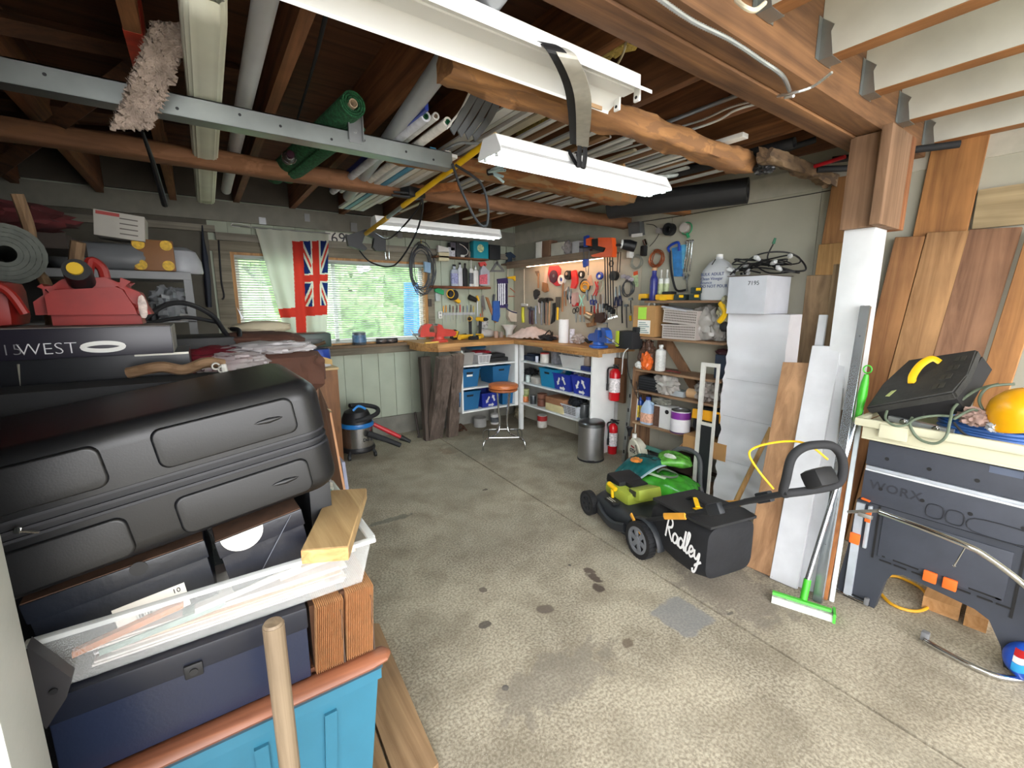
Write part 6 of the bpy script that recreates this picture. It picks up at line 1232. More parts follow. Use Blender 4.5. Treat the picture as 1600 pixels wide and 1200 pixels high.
m=M(); m.blob((2.93,2.34,.290),(.06,.05,.014),.3,4,4,12,rot=.6); m.obj('orange_print',mat('#dd8a3a',.4,var=.4,scale=30),t)
m=M(); m.tube(spl([(2.82,2.20,.20),(2.93,2.19,.235),(3.05,2.19,.25),(3.2,2.2,.235)],5),.012,6,flat=(.5,1.2)); m.obj('white_edge',mat('#bcd0dc',.4),t)
cable([(2.98,2.12,.205),(3.03,2.05,.205),(3.12,2.06,.195),(3.15,2.13,.20),(3.08,2.18,.225),(3.0,2.17,.22)],.009,mat('#5c6a58',.4),'garden_hose','thin dark green hose loop lying on the green bag','hose')
t=thing('hedge_trimmer','yellow-orange power tool head on the floor under the shelf','power tool')
q=P(1090,752,Z=0); m=M(); m.tube(spl([V((q.x+.22,q.y+.22,.12)),V((q.x+.2,q.y+.14,.13)),V((q.x+.2,q.y+.06,.09)),V((q.x+.22,q.y-.02,.08))],5),[.03]*5+[.04]*5+[.045]*6,10); m.obj('body',mat('#e39a1c',.4),t); m=M(); m.cyl((q.x+.165,q.y+.2,.14),(q.x+.15,q.y+.2,.14),.02,n=12); m.obj('knob',DK,t)
m=M(); m.bx((q.x+.12,q.y-.1,.001),(q.x+.34,q.y+.28,.055),.01); m.obj('orange_case',mat('#b5671f',.5),t)
cable([(3.30,2.34,.20),(3.33,2.22,.34),(3.34,2.08,.36),(3.33,2.0,.30),(3.31,1.97,.1),(3.32,1.95,.02)],.02,mat('#55575a',.5),'vacuum_hose','thick grey hose arching under the shelf by the white frame','hose')
# white frame
t=thing('screen_frame','narrow white frame with a dark panel leaning by the white boxes','frame'); fx=3.335
WF=mat('#d8d6cf',.5)
for a,b in (((fx,2.025,0),(fx+.02,2.06,1.13)),((fx,1.925,1.10),(fx+.02,2.024,1.13)),((fx,1.905,0),(fx+.02,1.924,1.13)),((fx,1.925,.61),(fx+.02,2.024,.635))): m=M(); m.bx(a,b); m.obj('frame_bar',WF,t)
m=M(); m.bx((fx+.006,1.926,.0),(fx+.012,2.022,.608)); m.obj('dark_panel',mat('#26282b',.5),t)
# ---------------------------------------------------------------- white boxes
def crumple(m,amp,fr,seed):
    for v in m.bm.verts: v.co+=V((noise.noise(v.co*fr+V((seed,0,0))),noise.noise(v.co*fr+V((0,seed,0))),0))*amp
WB2=mat('#dcdde2',.45,var=.06,scale=4,bump=.35,bscale=7)
t=thing('wrapped_package','tall stack wrapped in wrinkled white film reaching to the top white box','package')
m=M(); x0_,x1_,ya_,yb_=3.37,3.68,1.44,1.885
bx_=bmesh.new(); N_=22
pr=[(x0_,yb_),(x0_,ya_),(x1_,ya_),(x1_,yb_)]
for s in range(4):
    a=pr[s];b=pr[(s+1)%4]
    m.sheet(lambda u_,v_,a=a,b=b:(a[0]+(b[0]-a[0])*u_,a[1]+(b[1]-a[1])*u_,.001+1.525*v_),16,60)
m._add([(x0_,ya_,1.526),(x1_,ya_,1.526),(x1_,yb_,1.526),(x0_,yb_,1.526)],[(0,1,2,3)])
bmesh.ops.remove_doubles(m.bm,verts=m.bm.verts,dist=.001)
for v in m.bm.verts:
    if .01<v.co.z<1.5:
        k=noise.fractal(v.co*V((3,3,9)).length*0+v.co*6,1,2,3)*.012; cr=-abs(noise.noise(V((v.co.x*2,v.co.y*3,v.co.z*11))))*.032; d=(v.co-V((3.53,1.66,v.co.z))); d.z=0; v.co+=d.normalized()*(k+cr)
m.obj('film_wrap',WB2,t,ang=60)
for zz in (1.02,.72,.36): m=M(); m.bx((x0_-.004,ya_+.03,zz),(x0_-.001,yb_-.03,zz+.003)); m.obj('seam',mat('#b4b5ba',.5),t)
t=thing('white_box','square white box marked with a number, topmost of the white stack','cardboard box')
m=M(); m.bx((3.30,1.585,1.528),(3.66,1.865,1.80),.003); m.obj('carton',mat('#c3c6cd',.6,var=.07,scale=6,bump=.1),t)
text('7195',.042,mat('#3a3c42',.7),t,basis((3.2985,1.72,1.735),(0,-1,0),(0,0,1)),'handwriting')
m=M(); m.bx((3.29,1.575,1.801),(3.67,1.875,1.806)); m.obj('brown_flap',mat('#5c5048',.8),t)
# string lights on top
t=thing('string_lights','tangle of black string lights with clear bulbs on the white box','string lights')
random.seed(5)
pts=[]; C_=V((3.47,1.70,1.87))
for i in range(34):
    a=i*1.05; r=.08+.09*random.random(); pts.append(C_+V((math.cos(a)*r*.8,math.sin(a)*r*1.5,-.05+.085*random.random()+.06*max(0,math.sin(i*.37)))))
m=M(); m.tube(spl(pts,5),.0055,6); m.obj('cord',BLK,t)
m=M(); m.tube(spl([C_+V((-.1,.2,-.05)),C_+V((-.05,.05,.08)),C_+V((0,-.1,.10)),C_+V((.05,-.2,.06)),C_+V((.0,-.28,-.04)),C_+V((0,-.1,-.02)),C_+V((0,-.02,.06)),C_+V((0,-.05,.16))],8),.006,6); m.obj('cord',BLK,t)
for i in range(9):
    q=C_+V((random.uniform(-.12,.0),random.uniform(-.24,.2),random.uniform(-.045,.06))); d=V((random.uniform(-1,0),random.uniform(-1,1),random.uniform(-.3,.6))).normalized()
    m=M(); m.tube([q,q+d*.02,q+d*.04,q+d*.055],[.010,.017,.017,.004],10); b_=m.obj('bulb',mat('#d9dde0',.08,var=0,alpha=.55),t); m=M(); m.tube([q-d*.02,q],.010,8); m.obj('socket',BLK,b_)
m=M(); m.tube([C_+V((0,-.05,.16)),C_+V((0,-.06,.20))],[.012,.008],8); m.obj('green_plug',mat('#1f6a4a',.4),t)
# ================================================================ LEANING BOARDS BY THE POST
def LB(name,bu,bv,tu,tv,w,th,xt,mt,label,cat='board',zb=0.0,wd=(.05,-1,0),group=None):
    b=P(bu,bv,Z=0.0); T_=P(tu,tv,X=xt); b.z=.001
    return leaner(name,b,T_,w,th,mt,label,cat,wd=wd,group=group)
TAN=wood('#b98f69','#8a6545','Z',13,.7); TAN2=wood('#b8824f','#7d522f','Z',15,.7); WEA=wood('#9b8062','#5f4a36','Z',16,.85); WPT=mat('#c6c8cc',.55,var=.07,scale=9,bump=.12)
LB('wide_board',1187,893,1247,567,.17,.03,3.0,TAN,'wide orange-tan board with a dark knot leaning behind the mower bag',wd=(-.1,-1,0))
LB('weathered_plank',1235,820,1282,430,.14,.04,3.22,WEA,'weathered grey-brown plank rising highest beside the white boxes')
LB('weathered_plank',1262,850,1324,412,.13,.03,3.18,wood('#a58a6a','#6f5a42','Z',15,.85),'stained tan plank right of the grey-brown one')
LB('painted_board',1224,912,1292,541,.145,.022,2.98,WPT,'broad white painted board in front, with two strips')
LB('painted_board',1262,922,1305,545,.12,.02,2.995,mat('#bfc2c6',.55,var=.09,scale=7,bump=.12),'second white painted board, right of the broad one')
LB('white_strip',1228,880,1287,492,.045,.02,3.06,WPT,'narrow white strip poking above the broad white board','strip')
LB('brown_board',1275,915,1312,640,.09,.02,2.97,wood('#7e6653','#4c3a2d','Z',16,.8),'short dark brown board between the white boards and the metal channel')
o=LB('metal_channel',1277,940,1353,478,.045,.03,2.93,mat('#b3babf',.25,metal=.9,var=.05),'long bright aluminium channel leaning on the white post','channel')
b=P(1277,940,Z=0); T_=P(1353,478,X=2.93)
for i in range(8):
    q=b+(T_-b)*(.2+.1*i); m=M(); m.cyl(q+V((-.017,-.0,0)),q+V((-.0145,0,0)),.004,n=8); m.obj('rivet_hole',mat('#55585c',.5),o)
LB('wooden_stake',1285,935,1334,682,.045,.025,2.90,wood('#b4763f','#7c4a24','Z',22,.6),'thin orange-brown wooden stake beside the aluminium channel','stake')
LB('white_rod',1299,940,1346,640,.022,.012,2.90,mat('#ccd6da',.5),'thin white rod nearest the folding workbench','rod')
m=M(); a=P(1135,815,Z=.01); b=P(1205,668,X=3.3); m.tube([a,a+(b-a)*.5,b],[.02,.017,.016],10); one(m,'axe_handle',wood('#c79a5e','#96703c','Z',20,.5),'curved pale wooden tool handle leaning against the white package','handle')
# squeegee mop
t=thing('floor_squeegee','green-headed floor squeegee with silver pole and lime handle','squeegee')
a=P(1262,905,Z=.14); bse=P(1254,946,Z=.0)+V((0,0,.03)); top=P(1341,650,X=2.84); tt_=P(1354,585,X=2.86)
GR=mat('#3fae2a',.4); m=M(); m.cyl(bse,a,.018,n=12); m.obj('green_socket',GR,t)
m=M(); m.cyl(a,a+(top-a)*.45,.014,n=14); m.cyl(a+(top-a)*.45,top,.011,n=14); m.obj('pole',mat('#b9bec2',.22,metal=.9,var=.03),t)
dd=tt_-top; m=M(); m.tube([top-dd*.15,top+dd*.2,top+dd*.5,top+dd*.8,tt_],[.015,.016,.021,.017,.010],14); m.obj('lime_handle',GR,t)
m=M(); e=tt_+dd*.12; m.tube([e+V((0,math.cos(a_)*.018,math.sin(a_)*.02)) for a_ in [2*PI*i/16 for i in range(16)]],.004,6,closed=True); m.obj('hanging_loop',GR,t)
h0=P(1206,935,Z=.0); h1=P(1300,965,Z=.0); hv=(h1-h0); per=V((-hv.y,hv.x,0)).normalized()
m=M(); m.prism([h0-per*.045+V((0,0,.001)),h0+per*.045+V((0,0,.001)),h0+per*.04+V((0,0,.022)),h0-per*.03+V((0,0,.03))],hv); m.obj('white_pad',mat('#c9d2c4',.9,var=.15,scale=60,bump=.6),t)
m=M(); m.prism([h0+per*-.01+V((0,0,.03)),h0+per*.02+V((0,0,.03)),h0+per*.015+V((0,0,.042)),h0-per*.005+V((0,0,.042))],hv*.98); m.prism([h1-per*.05,h1+per*.05,h1+per*.04+V((0,0,.04)),h1-per*.04+V((0,0,.045))],hv.normalized()*.012); m.obj('green_frame',GR,t)
# boards on the right wall behind the workbench
def WBd(tu0,tu1,tv,w,mt,label,base_dy=.14,xt=3.655,th=.025,xb=3.45,zmin=0.002):
    a=P(tu0,tv,X=xt); b=P(tu1,tv,X=xt); c=(a+b)/2; return leaner('wall_board',(xb,c.y+base_dy,zmin),(xt,c.y,c.z),abs(a.y-b.y)*1.02,th,mt,label,'board',wd=(0,-1,0))
OB=wood('#b27d48','#80552f','Z',14,.65); OB2=wood('#a37549','#70482b','Z',15,.65); OB3=wood('#9d7558','#694833','Z',13,.65)
WBd(1460,1546,214,0,OB,'tallest orange board with its top near the ceiling, right of the post',xt=3.675,xb=3.60,base_dy=.1)
WBd(1303,1346,275,0,wood('#ad7c4b','#7a5430','Z',16,.65),'tall orange board left of the timber-capped post',xt=3.675,xb=3.61,base_dy=.1)
WBd(1281,1330,380,0,wood('#b28a55','#826034','Z',18,.7),'orange-yellow board left of the post, second tallest there',xt=3.64,xb=3.60,base_dy=.0)
WBd(1400,1446,370,0,OB2,'reddish board just right of the post, under the cap',xt=3.63,xb=3.50)
WBd(1450,1515,362,0,wood('#b58b5e','#805b38','Z',15,.65),'light orange board in the row behind the workbench',xt=3.63,xb=3.49)
WBd(1516,1597,357,0,OB3,'widest reddish-brown board in the row behind the workbench',xt=3.63,xb=3.48)
WBd(1607,1660,357,0,OB,'orange board at the right edge of the photo behind the hard hat',xt=3.60,xb=3.44)
m=M(); a=P(1526,318,X=3.665);b=P(1640,300,X=3.665); m.bx((3.655,b.y,2.02),(3.68,a.y,2.23)); one(m,'pale_board',wood('#b7a37e','#8f7d5c','Y',14,.7,False),'pale greyish board set crosswise above the board row','board')
# ================================================================ FOLDING WORKBENCH
t=thing('folding_workbench','dark grey folding workbench with orange clips standing beside the post','workbench')
GD=mat('#3b3f49',.6,var=.08,scale=10,bump=.1,bscale=60); GD2=mat('#343841',.6,var=.08); GL=mat('#b9c0c9',.35,metal=.3); OC=mat('#ea6a24',.45)
XB=2.80; YL,YR=.745,.05
def fb(y0,y1,z0,z1,x0,x1,mt,name,bev=.004,par=None): m=M(); m.bx((x0,min(y0,y1),z0),(x1,max(y0,y1),z1),bev); return m.obj(name,mt,par or t)
T2=lambda y,z,x=XB:V((x,y,z))
top_=fb(YL,YR,.775,.905,XB-.02,XB+.06,GD,'upper_jaw_panel',.006)
low_=fb(YL,YR,.575,.745,XB-.02,XB+.06,GD,'lower_jaw_panel',.006)
fb(YL-.005,YR,.757,.772,XB-.024,XB+.05,GL,'aluminium_rail',.001); fb(YL-.005,YR,.7465,.7555,XB-.026,XB+.05,mat('#e8edf2',.3,metal=.3),'aluminium_rail',.001)
for (u,v) in ((1386,717),(1452,733),(1527,751),(1376,764),(1441,782),(1516,803),(1600,826)):
    q=P(u,v,X=XB-.021); m=M(); m.cyl(q,q+V((-.0012,0,0)),.009,n=14); m.obj('dog_hole',BLK,top_ if v<760 else low_)
for (y,z,w,h_) in ((.455,.625,.05,.055),(.385,.622,.05,.055),(.24,.615,.17,.06)):
    m=M(); m.tube(spl([T2(y+w/2,z-h_/2,XB-.021),T2(y+w/2,z+h_/2,XB-.021),T2(y-w/2,z+h_/2,XB-.021),T2(y-w/2,z-h_/2,XB-.021)],4,closed=True),.003,6,closed=True); m.obj('recess_outline',mat('#23262d',.6),low_)
text('WORX',.062,mat('#282b33',.7),t,basis((XB-.0212,.715,.655),(0,-1,0),(0,0,1)),'embossed_lettering',bold=.001,spacing=1.1)
m=M(); m.tube([T2(.735,.59,XB-.03),T2(.70,.585,XB-.03)],.012,8,flat=(.4,1)); m.obj('orange_latch',OC,t)
q=P(1572,738,X=XB-.021); m=M(); m.box(q,(.001,.10,.03)); m.obj('sticker',mat('#566074',.3),top_)
# lower frame : arch
YF0,YF1=.76,.03; m=M()
arch=[(.79,0),(.79,.10),(.77,.30),(.76,.57),(.05,.57),(.05,.30),(.03,.10),(.0,0),(.15,0),(.17,.09),(.22,.19),(.27,.215),(.53,.245),(.57,.225),(.595,.17),(.62,0)]
m.prism([T2(y,z+.001,XB-.01) for y,z in arch],(.05,0,0)); m.obj('arch_frame',GD2,t,flat=True)
fb(.64,.19,.30,.54,XB-.018,XB-.011,GD,'inner_panel',.003)
fb(.665,.655,.28,.57,XB-.013,XB-.0115,BLK,'gap_line',0); fb(.165,.155,.24,.57,XB-.013,XB-.0115,BLK,'gap_line',0)
for k,(y,w) in enumerate(((.62,.012),(.575,.05),(.525,.05),(.30,.05),(.25,.05),(.215,.02))): fb(y,y-w,.305-(k>2)*.0,.313,XB-.0195,XB-.0182,BLK,'slot',0,None)
for k,y in enumerate((.63,.57,.50,.34,.27,.21)): fb(y,y-.05,.278,.287,XB-.0125,XB-.0112,BLK,'slot',0)
for y in (.455,.385): 
    fb(y,y-.05,.27,.325,XB-.034,XB-.018,OC,'orange_clip',.006)
for y,z1_ in ((.755,.56),(.085,.50)):
    m=M(); dy=-.03
    m.prism([T2(y,.02,XB-.014),T2(y-.035,.02,XB-.014),T2(y-.035+.0,z1_,XB-.014),T2(y,z1_,XB-.014)],(-.014,0,0)); m.obj('leg_strip',GL,t)
    fb(y+.006,y-.04,.33,.39,XB-.045,XB-.0285,OC,'orange_knob',.012); fb(y-.05,y-.068,.32,.56,XB-.03,XB-.0112,GL,'clamp_rod',.006); fb(y-.045,y-.07,.47,.53,XB-.035,XB-.031,OC,'orange_cap',.004)
fb(.76,.64,.0015,.03,XB-.02,XB+.10,BLK,'foot'); fb(.14,.01,.0015,.03,XB-.02,XB+.10,BLK,'foot')
fb(.745,.05,.30,.9,XB+.062,XB+.10,GD2,'rear_panel')
# cream tray on top
t=thing('storage_tray','long cream plastic tray full of cords on top of the folding workbench','tray'); CT=mat('#cfcdb2',.5,var=.03)
tx0,tx1,ty0,ty1,tz=2.72,3.14,-.12,.80,.915
m=M()
for a,b in (((tx0+.03,ty0,tz),(tx1,ty1-.03,tz+.012)),((tx0+.03,ty0,tz+.012),(tx0+.036,ty1-.03,tz+.085)),((tx1-.006,ty0,tz+.012),(tx1,ty1-.03,tz+.085)),((tx0+.036,ty1-.036,tz+.012),(tx1-.006,ty1-.03,tz+.085))): m.bx(a,b,.002)
m.obj('tray_body',CT,t)
m=M(); m.bx((tx0,ty0,tz+.07),(tx0+.029,ty1-.0,tz+.11),.006); m.bx((tx0+.03,ty1-.029,tz+.086),(tx1,ty1,tz+.11),.006); m.bx((tx1-.02,ty0,tz+.086),(tx1+.01,ty1-.03,tz+.11)); m.obj('rim',CT,t)
m=M(); m.bx((tx0-.008,.585,tz+.03),(tx0+.02,.695,tz+.1),.008); m.obj('clip_lug',CT,t)
# tool case
K=tz+.1
t=thing('tool_case','scuffed black hard tool case with a yellow handle, propped up on the tray','tool case')
cs=[P(1353,640,X=2.76),P(1375,603,X=2.98),P(1418,562,X=3.25),P(1517,544,X=3.25),P(1498,600,X=2.95),P(1486,612,X=2.82)]
m=M(); o=V((2.76,.80,1.045)); ex=V((.42,-.10,.20)); ey=V((-.03,-.33,.12)); nn=ex.cross(ey).normalized(); nn=nn if nn.z>0 else -nn
qd=[P(1352,637,X=2.77),P(1419,562,X=3.12),P(1528,545,X=3.05),P(1490,612,X=2.77)]
nq=(qd[1]-qd[0]).cross(qd[3]-qd[0]).normalized(); nq=nq if nq.z>0 else -nq
m.prism([qd[0],qd[0]+(qd[1]-qd[0])*.5+V((0,.02,0)),qd[1],qd[2],qd[2]+(qd[3]-qd[2])*.6+V((0,-.01,0)),qd[3]],-nq*.045); bmesh.ops.bevel(m.bm,geom=m.bm.edges[:],offset=.008,segments=2,affect='EDGES')
m.obj('lid',mat('#2a2a28',.7,var=.35,scale=9,bump=.4),t)
m=M(); lo=[q-nq*.047 for q in qd]; lo[0]+=V((.04,0,0)); m.prism([lo[0]+(lo[2]-lo[0])*.04,lo[1]+(lo[3]-lo[1])*.04,lo[2],lo[3]+(lo[1]-lo[3])*.03],-nq*.05+V((0,-.02,-.02))); m.obj('case_base',mat('#1b1b1e',.6),t)
def cq(a,b,h=0): return qd[0]+(qd[3]-qd[0])*a+(qd[1]-qd[0])*b+(qd[2]-qd[1]-qd[3]+qd[0])*a*b+nq*h
m=M(); m.tube(spl([cq(.40,.38,.001),cq(.39,.48,.022),cq(.42,.66,.035),cq(.50,.80,.03),cq(.58,.80,.001)],6),.013,8,flat=(.5,1.3)); m.obj('yellow_handle',YEL,t)
m=M(); m.prism([cq(.16,.18,.001),cq(.22,.16,.001),cq(.25,.28,.001),cq(.19,.28,.001)],nq*.002); m.obj('worn_sticker',mat('#b6bf7c',.7,var=.15),t)
for i in range(4):
    for j in range(2):
        m=M(); a0=.72+.07*j-.0; b0=.15+i*.2; m.prism([cq(a0+.02*i,b0,.0),cq(a0+.06+.02*i,b0,.0),cq(a0+.06+.02*i,b0+.1,.0),cq(a0+.02*i,b0+.1,.0)],nq*.004); m.obj('embossed_rib',mat('#37362f',.7,var=.3),t)
# contents
t=thing('aluminium_rail','aluminium rail with two round knobs lying along the tray','rail'); a=P(1388,650,X=2.80);b=P(1490,672,X=2.80); m=M(); m.prism([a,a+V((0,0,-.025)),a+V((.03,0,-.025)),a+V((.03,0,0))],b-a); m.obj('bar',mat('#bcc2c6',.3,metal=.8),t)
for f in (.25,.75): q=a+(b-a)*f+V((0,0,-.012)); m=M(); m.lathe([(0,-.012),(.008,-.012),(.009,-.006),(.014,-.005),(.014,0),(0,0)],q,ax='X'); m.obj('knob',CHR,t)
def loopc(name,pts,r,mt,label,cat='cord'): return cable([P(u,v,X=x) for u,v,x in pts],r,mt,name,label,cat)
GC=mat('#5d6a58',.55)
loopc('extension_lead',[(1386,642,2.76),(1384,655,2.715),(1398,665,2.70),(1415,664,2.71),(1430,655,2.72),(1455,650,2.74),(1480,650,2.78),(1520,655,2.85)],.0055,GC,'grey-green cord looping over the left end of the tray rim')
loopc('extension_lead',[(1425,652,2.74),(1422,665,2.71),(1435,685,2.70),(1460,693,2.70),(1478,682,2.70),(1485,655,2.74),(1492,635,2.80),(1525,610,2.9),(1560,600,2.95)],.006,GC,'grey-green cord hanging in a big loop in front of the cream tray')
loopc('extension_lead',[(1490,655,2.78),(1520,640,2.8),(1540,650,2.85),(1530,625,2.86),(1545,605,2.9),(1585,600,2.95)],.006,GC,'grey-green cord curling over the blue rope')
loopc('power_lead',[(1490,660,2.76),(1510,680,2.74),(1545,688,2.74),(1560,698,2.73),(1600,700,2.73)],.005,DK,'dark cord lying along the tray toward the photo edge')
t=thing('blue_rope','thick coil of blue cord under the yellow hard hat','rope')
random.seed(2)
for i in range(7):
    m=M(); c=V((2.98,.36,tz+.045+.018*i)); m.tube([c+V((math.cos(a)*.10*(1+.05*math.sin(i*2)),math.sin(a)*.17,.006*math.sin(a*2+i))) for a in [2*PI*k/30 for k in range(30)]],.010,7,closed=True); m.obj('cord_turn',mat('#2f5fa4',.5,var=.15),t)
for (u,v,x,s,c,lb) in ((1522,650,2.80,.05,'#a58a80','pinkish-grey rag draped over the rail in the tray'),(1480,628,2.86,.04,'#5e5a50','small grey-brown clamp between the case and the blue cord'),(1555,665,2.78,.03,'#c6cad2','white crumpled tissue in the tray by the hard hat')):
    m=M(); m.blob(P(u,v,X=x)+V((.02,0,-.01)),(s*.8,s,s*.8),.5,4,u,16); one(m,'rag' if s>.04 else ('clamp' if s>.035 else 'tissue'),mat(c,.85,var=.2),lb,'cloth' if s!=.04 else 'clamp')
m=M(); m.bx((2.80,.0,tz+.045),(2.84,.28,tz+.06)); one(m,'grey_lath',mat('#a7a79f',.5),'grey flat bar in the tray toward the right edge','bar')
t=thing('hard_hat','yellow hard hat with a pink liner resting on the tray contents','hard hat')
q=P(1602,640,X=2.86); m=M(XF(q+V((0,0,-.02)),rx=-.35,ry=-.3)); m.lathe([(.125,-.03),(.128,-.02),(.118,.0),(.11,.04),(.085,.08),(.045,.105),(0,.113)],n=32); m.obj('shell',mat('#f0ac12',.3,var=.04),t)
m=M(XF(q+V((0,0,-.02)),rx=-.35,ry=-.3)); m.lathe([(0,-.035),(.12,-.032),(.12,-.025),(0,-.028)],n=26); m.obj('liner',mat('#c06a5a',.8,var=.25,scale=20),t)
# chrome tube frame
t=thing('chrome_frame','bent chrome tube frame with small end caps in front of the workbench','tube frame')
m=M(); m.tube(spl([P(1445,1000,Z=.02),P(1470,1015,Z=.018),P(1535,1048,Z=.018),P(1575,1060,Z=.018),P(1610,1058,Z=.018),P(1650,1030,Z=.05),P(1670,985,Z=.25),P(1640,950,X=2.52),P(1590,905,X=2.5),P(1540,868,X=2.5),P(1512,853,X=2.5),P(1450,828,X=2.52),P(1375,800,X=2.56)],7),.0125,12); m.obj('tube',CHR,t)
m=M(); q=P(1445,997,Z=.02); m.box(q+V((0,0,.012)),(.03,.03,.045),bev=.006); m.obj('end_cap',mat('#6f7072',.4),t)
m=M(); q=P(1352,806,X=2.58); m.box(q,(.03,.055,.02),rot=(0,.3,0),bev=.004); m.tube([P(1325,800,X=2.6),P(1375,798,X=2.57)],.008,8); m.obj('arm_pad',mat('#8e8b84',.4,metal=.5),t)
m=M(); m.tube(spl([P(1297,908,Z=.02),P(1310,922,Z=.018),P(1352,942,Z=.018)],6),.0075,8); m.obj('floor_tube',CHR,t); m=M(); m.box(P(1353,945,Z=.02)+V((0,0,.02)),(.02,.02,.04),bev=.004); m.obj('end_cap',mat('#6f7072',.4),t)
m=M(); m.tube([P(1508,855,X=2.505),P(1492,882,X=2.52)],.003,6); m.lathe([(0,-.007),(.007,0),(0,.007)],P(1491,884,X=2.52),n=10); m.obj('pin',CHR,t)
cable([P(1374,925,Z=.01),P(1395,945,Z=.01),P(1430,955,Z=.01),P(1452,945,Z=.01),P(1440,920,Z=.01),P(1405,902,Z=.01),P(1385,900,Z=.01)],.008,mat('#dba21f',.5),'yellow_hose','yellow hose loop on the floor under the workbench arch','hose')
for i,(u0,v0,u1,v1,lb) in enumerate(((1437,910,1503,966,'tan wood block lying behind the workbench arch, left one'),(1505,940,1545,990,'pale wood block lying behind the arch, beside the right leg'))):
    q=P((u0+u1)/2,v1-4,Z=0); m=M(); m.box(q+V((.13,.02,.035)),(.24,.14 if i==0 else .08,.07),rot=(0,0,.1)); one(m,'wood_block',wood('#c99a68','#a0713f','X',14,.7),lb,'wood block')
q=P(1602,1062,Z=0)+V((0,0,.085)); t=thing('toy_ball','blue ball with a red and white swirl emblem at the right edge of the floor','ball'); m=M(); m.lathe([(.08*math.sin(PI*i/16),-.08*math.cos(PI*i/16)) for i in range(17)],q,n=28); m.obj('ball_shell',mat('#1c52c0',.35,var=.02),t)
nb=(V((0,0,1.6))-q); nb=nb.normalized(); ex=V((0,-1,0)); ex=(ex-nb*ex.dot(nb)).normalized(); ey=nb.cross(ex)
def onb(a,b): 
    p_=ex*a+ey*b; return q+(p_+nb*math.sqrt(max(0,1-a*a-b*b))).normalized()*.0815
for nm,c,y0_,y1_ in (('white_band',WHT,-.18,.14),('red_crescent',RED,.15,.55),('cyan_crescent',mat('#35a6e6',.4),-.6,-.2)):
    m=M(); m.sheet(lambda a,b,y0_=y0_,y1_=y1_:onb((a-.5)*1.1,(y0_+(y1_-y0_)*b)+.14*math.sin((a-.5)*5)),14,4,.001); m.obj(nm,c,t)
# ================================================================ LAWN MOWER
hd=math.atan2(.585,.125); MO=V((2.39,1.61,0)); MT=XF(MO,rz=hd)
t=thing('lawn_mower','green and black battery lawn mower with grass bag','lawn mower')
MK=mat('#24272b',.5,var=.08); MK2=mat('#17181b',.6); MG=mat('#9aa83f',.45); MGR=mat('#6b6e72',.5)
def part(name,mt,fn,par=None): m=M(MT); fn(m); return m.obj(name,mt,par or t)
def deck(m):
    prof=[]
    n=40; rings=[(.115,1.0),(.06,1.03),(.10,1.03),(.155,.97),(.185,.86),(.2,.7)]
    vs=[];
    rings=[(.05,1.0),(.09,1.02),(.14,.98),(.175,.88),(.195,.66),(.20,0.001)]
    for z,s in rings:
        for j in range(n):
            a=2*PI*j/n; e=.55; x=math.copysign(abs(math.cos(a))**e,math.cos(a))*.36*s+.31; y=math.copysign(abs(math.sin(a))**e,math.sin(a))*.215*s; vs.append((x,y,z+.0))
    fs=[(i*n+j,i*n+(j+1)%n,(i+1)*n+(j+1)%n,(i+1)*n+j) for i in range(len(rings)-1) for j in range(n)]; m._add(vs,fs+[tuple(range(n))])
part('deck',MK,deck)
part('side_bumper',MK,lambda m:m.tube(spl([(.52,.2,.12),(.42,.235,.10),(.28,.25,.09),(.16,.235,.12)],5),.028,8,flat=(1.2,.7)))
part('motor_housing',MG,lambda m:(m.box((.43,-.01,.235),(.28,.26,.09),bev=.03),m.box((.30,-.03,.27),(.14,.2,.08),rot=(0,.25,0),bev=.02)))
part('battery_cover',MK2,lambda m:(m.box((.52,-.02,.285),(.17,.22,.08),rot=(0,-.12,0),bev=.03),m.box((.40,-.04,.285),(.1,.14,.05),bev=.015)))
part('rating_label',mat('#2a2b2d',.4,var=.4,scale=40),lambda m:m.box((.30,.074,.285),(.07,.004,.04)))
k_=part('yellow_key',YEL,lambda m:(m.tube([(.43,.145,.20),(.435,.15,.27)],.011,8),m.tube([(.395,.15,.285),(.475,.15,.30)],.018,10)))
part('height_plate',MK2,lambda m:(m.box((.40,.17,.20),(.11,.06,.02),bev=.006)))
part('plate_lettering',mat('#b9bcb8',.5),lambda m:(m.box((.40,.19,.2115),(.07,.006,.001)),m.box((.40,.172,.2115),(.08,.006,.001))))
def wheel(c,r,w,name):
    def tyre(m):
        m.pipe((c[0],c[1]-w/2,c[2]),(c[0],c[1]+w/2,c[2]),r*.97,r*.72,36)
        for i in range(28):
            a=2*PI*i/28; p=V((c[0]+math.cos(a)*r*.97,c[1],c[2]+math.sin(a)*r*.97)); T0=m.T; m.T=MT@XF(p,0,0,-a); m.box((0,0,0),(r*.05,w*.96,r*.12)); m.T=T0
    o=part(name,MK2,tyre); s=1 if c[1]>0 else -1
    hub=MGR if r>.1 else MK
    def disc_(m):
        m.pipe((c[0],c[1]+s*w*.30,c[2]),(c[0],c[1]+s*w*.52,c[2]),r*.735,r*.58,36)
        m.cyl((c[0],c[1]+s*w*.2,c[2]),(c[0],c[1]+s*w*.56,c[2]),r*.2,n=20)
        for i in range(6):
            a=2*PI*i/6+.2; d=V((math.cos(a),0,math.sin(a))); q_=V((-d.z,0,d.x)); b=V(c)+V((0,s*w*.34,0))
            m.prism([b+d*r*.15-q_*r*.10,b+d*r*.62-q_*r*.14,b+d*r*.62+q_*r*.14,b+d*r*.15+q_*r*.10],(0,s*w*.14,0))
    part('hub',hub,disc_,o); part('wheel_disc',MK2,lambda m:m.cyl((c[0],c[1]+s*w*.05,c[2]),(c[0],c[1]+s*w*.12,c[2]),r*.72,n=30),o)
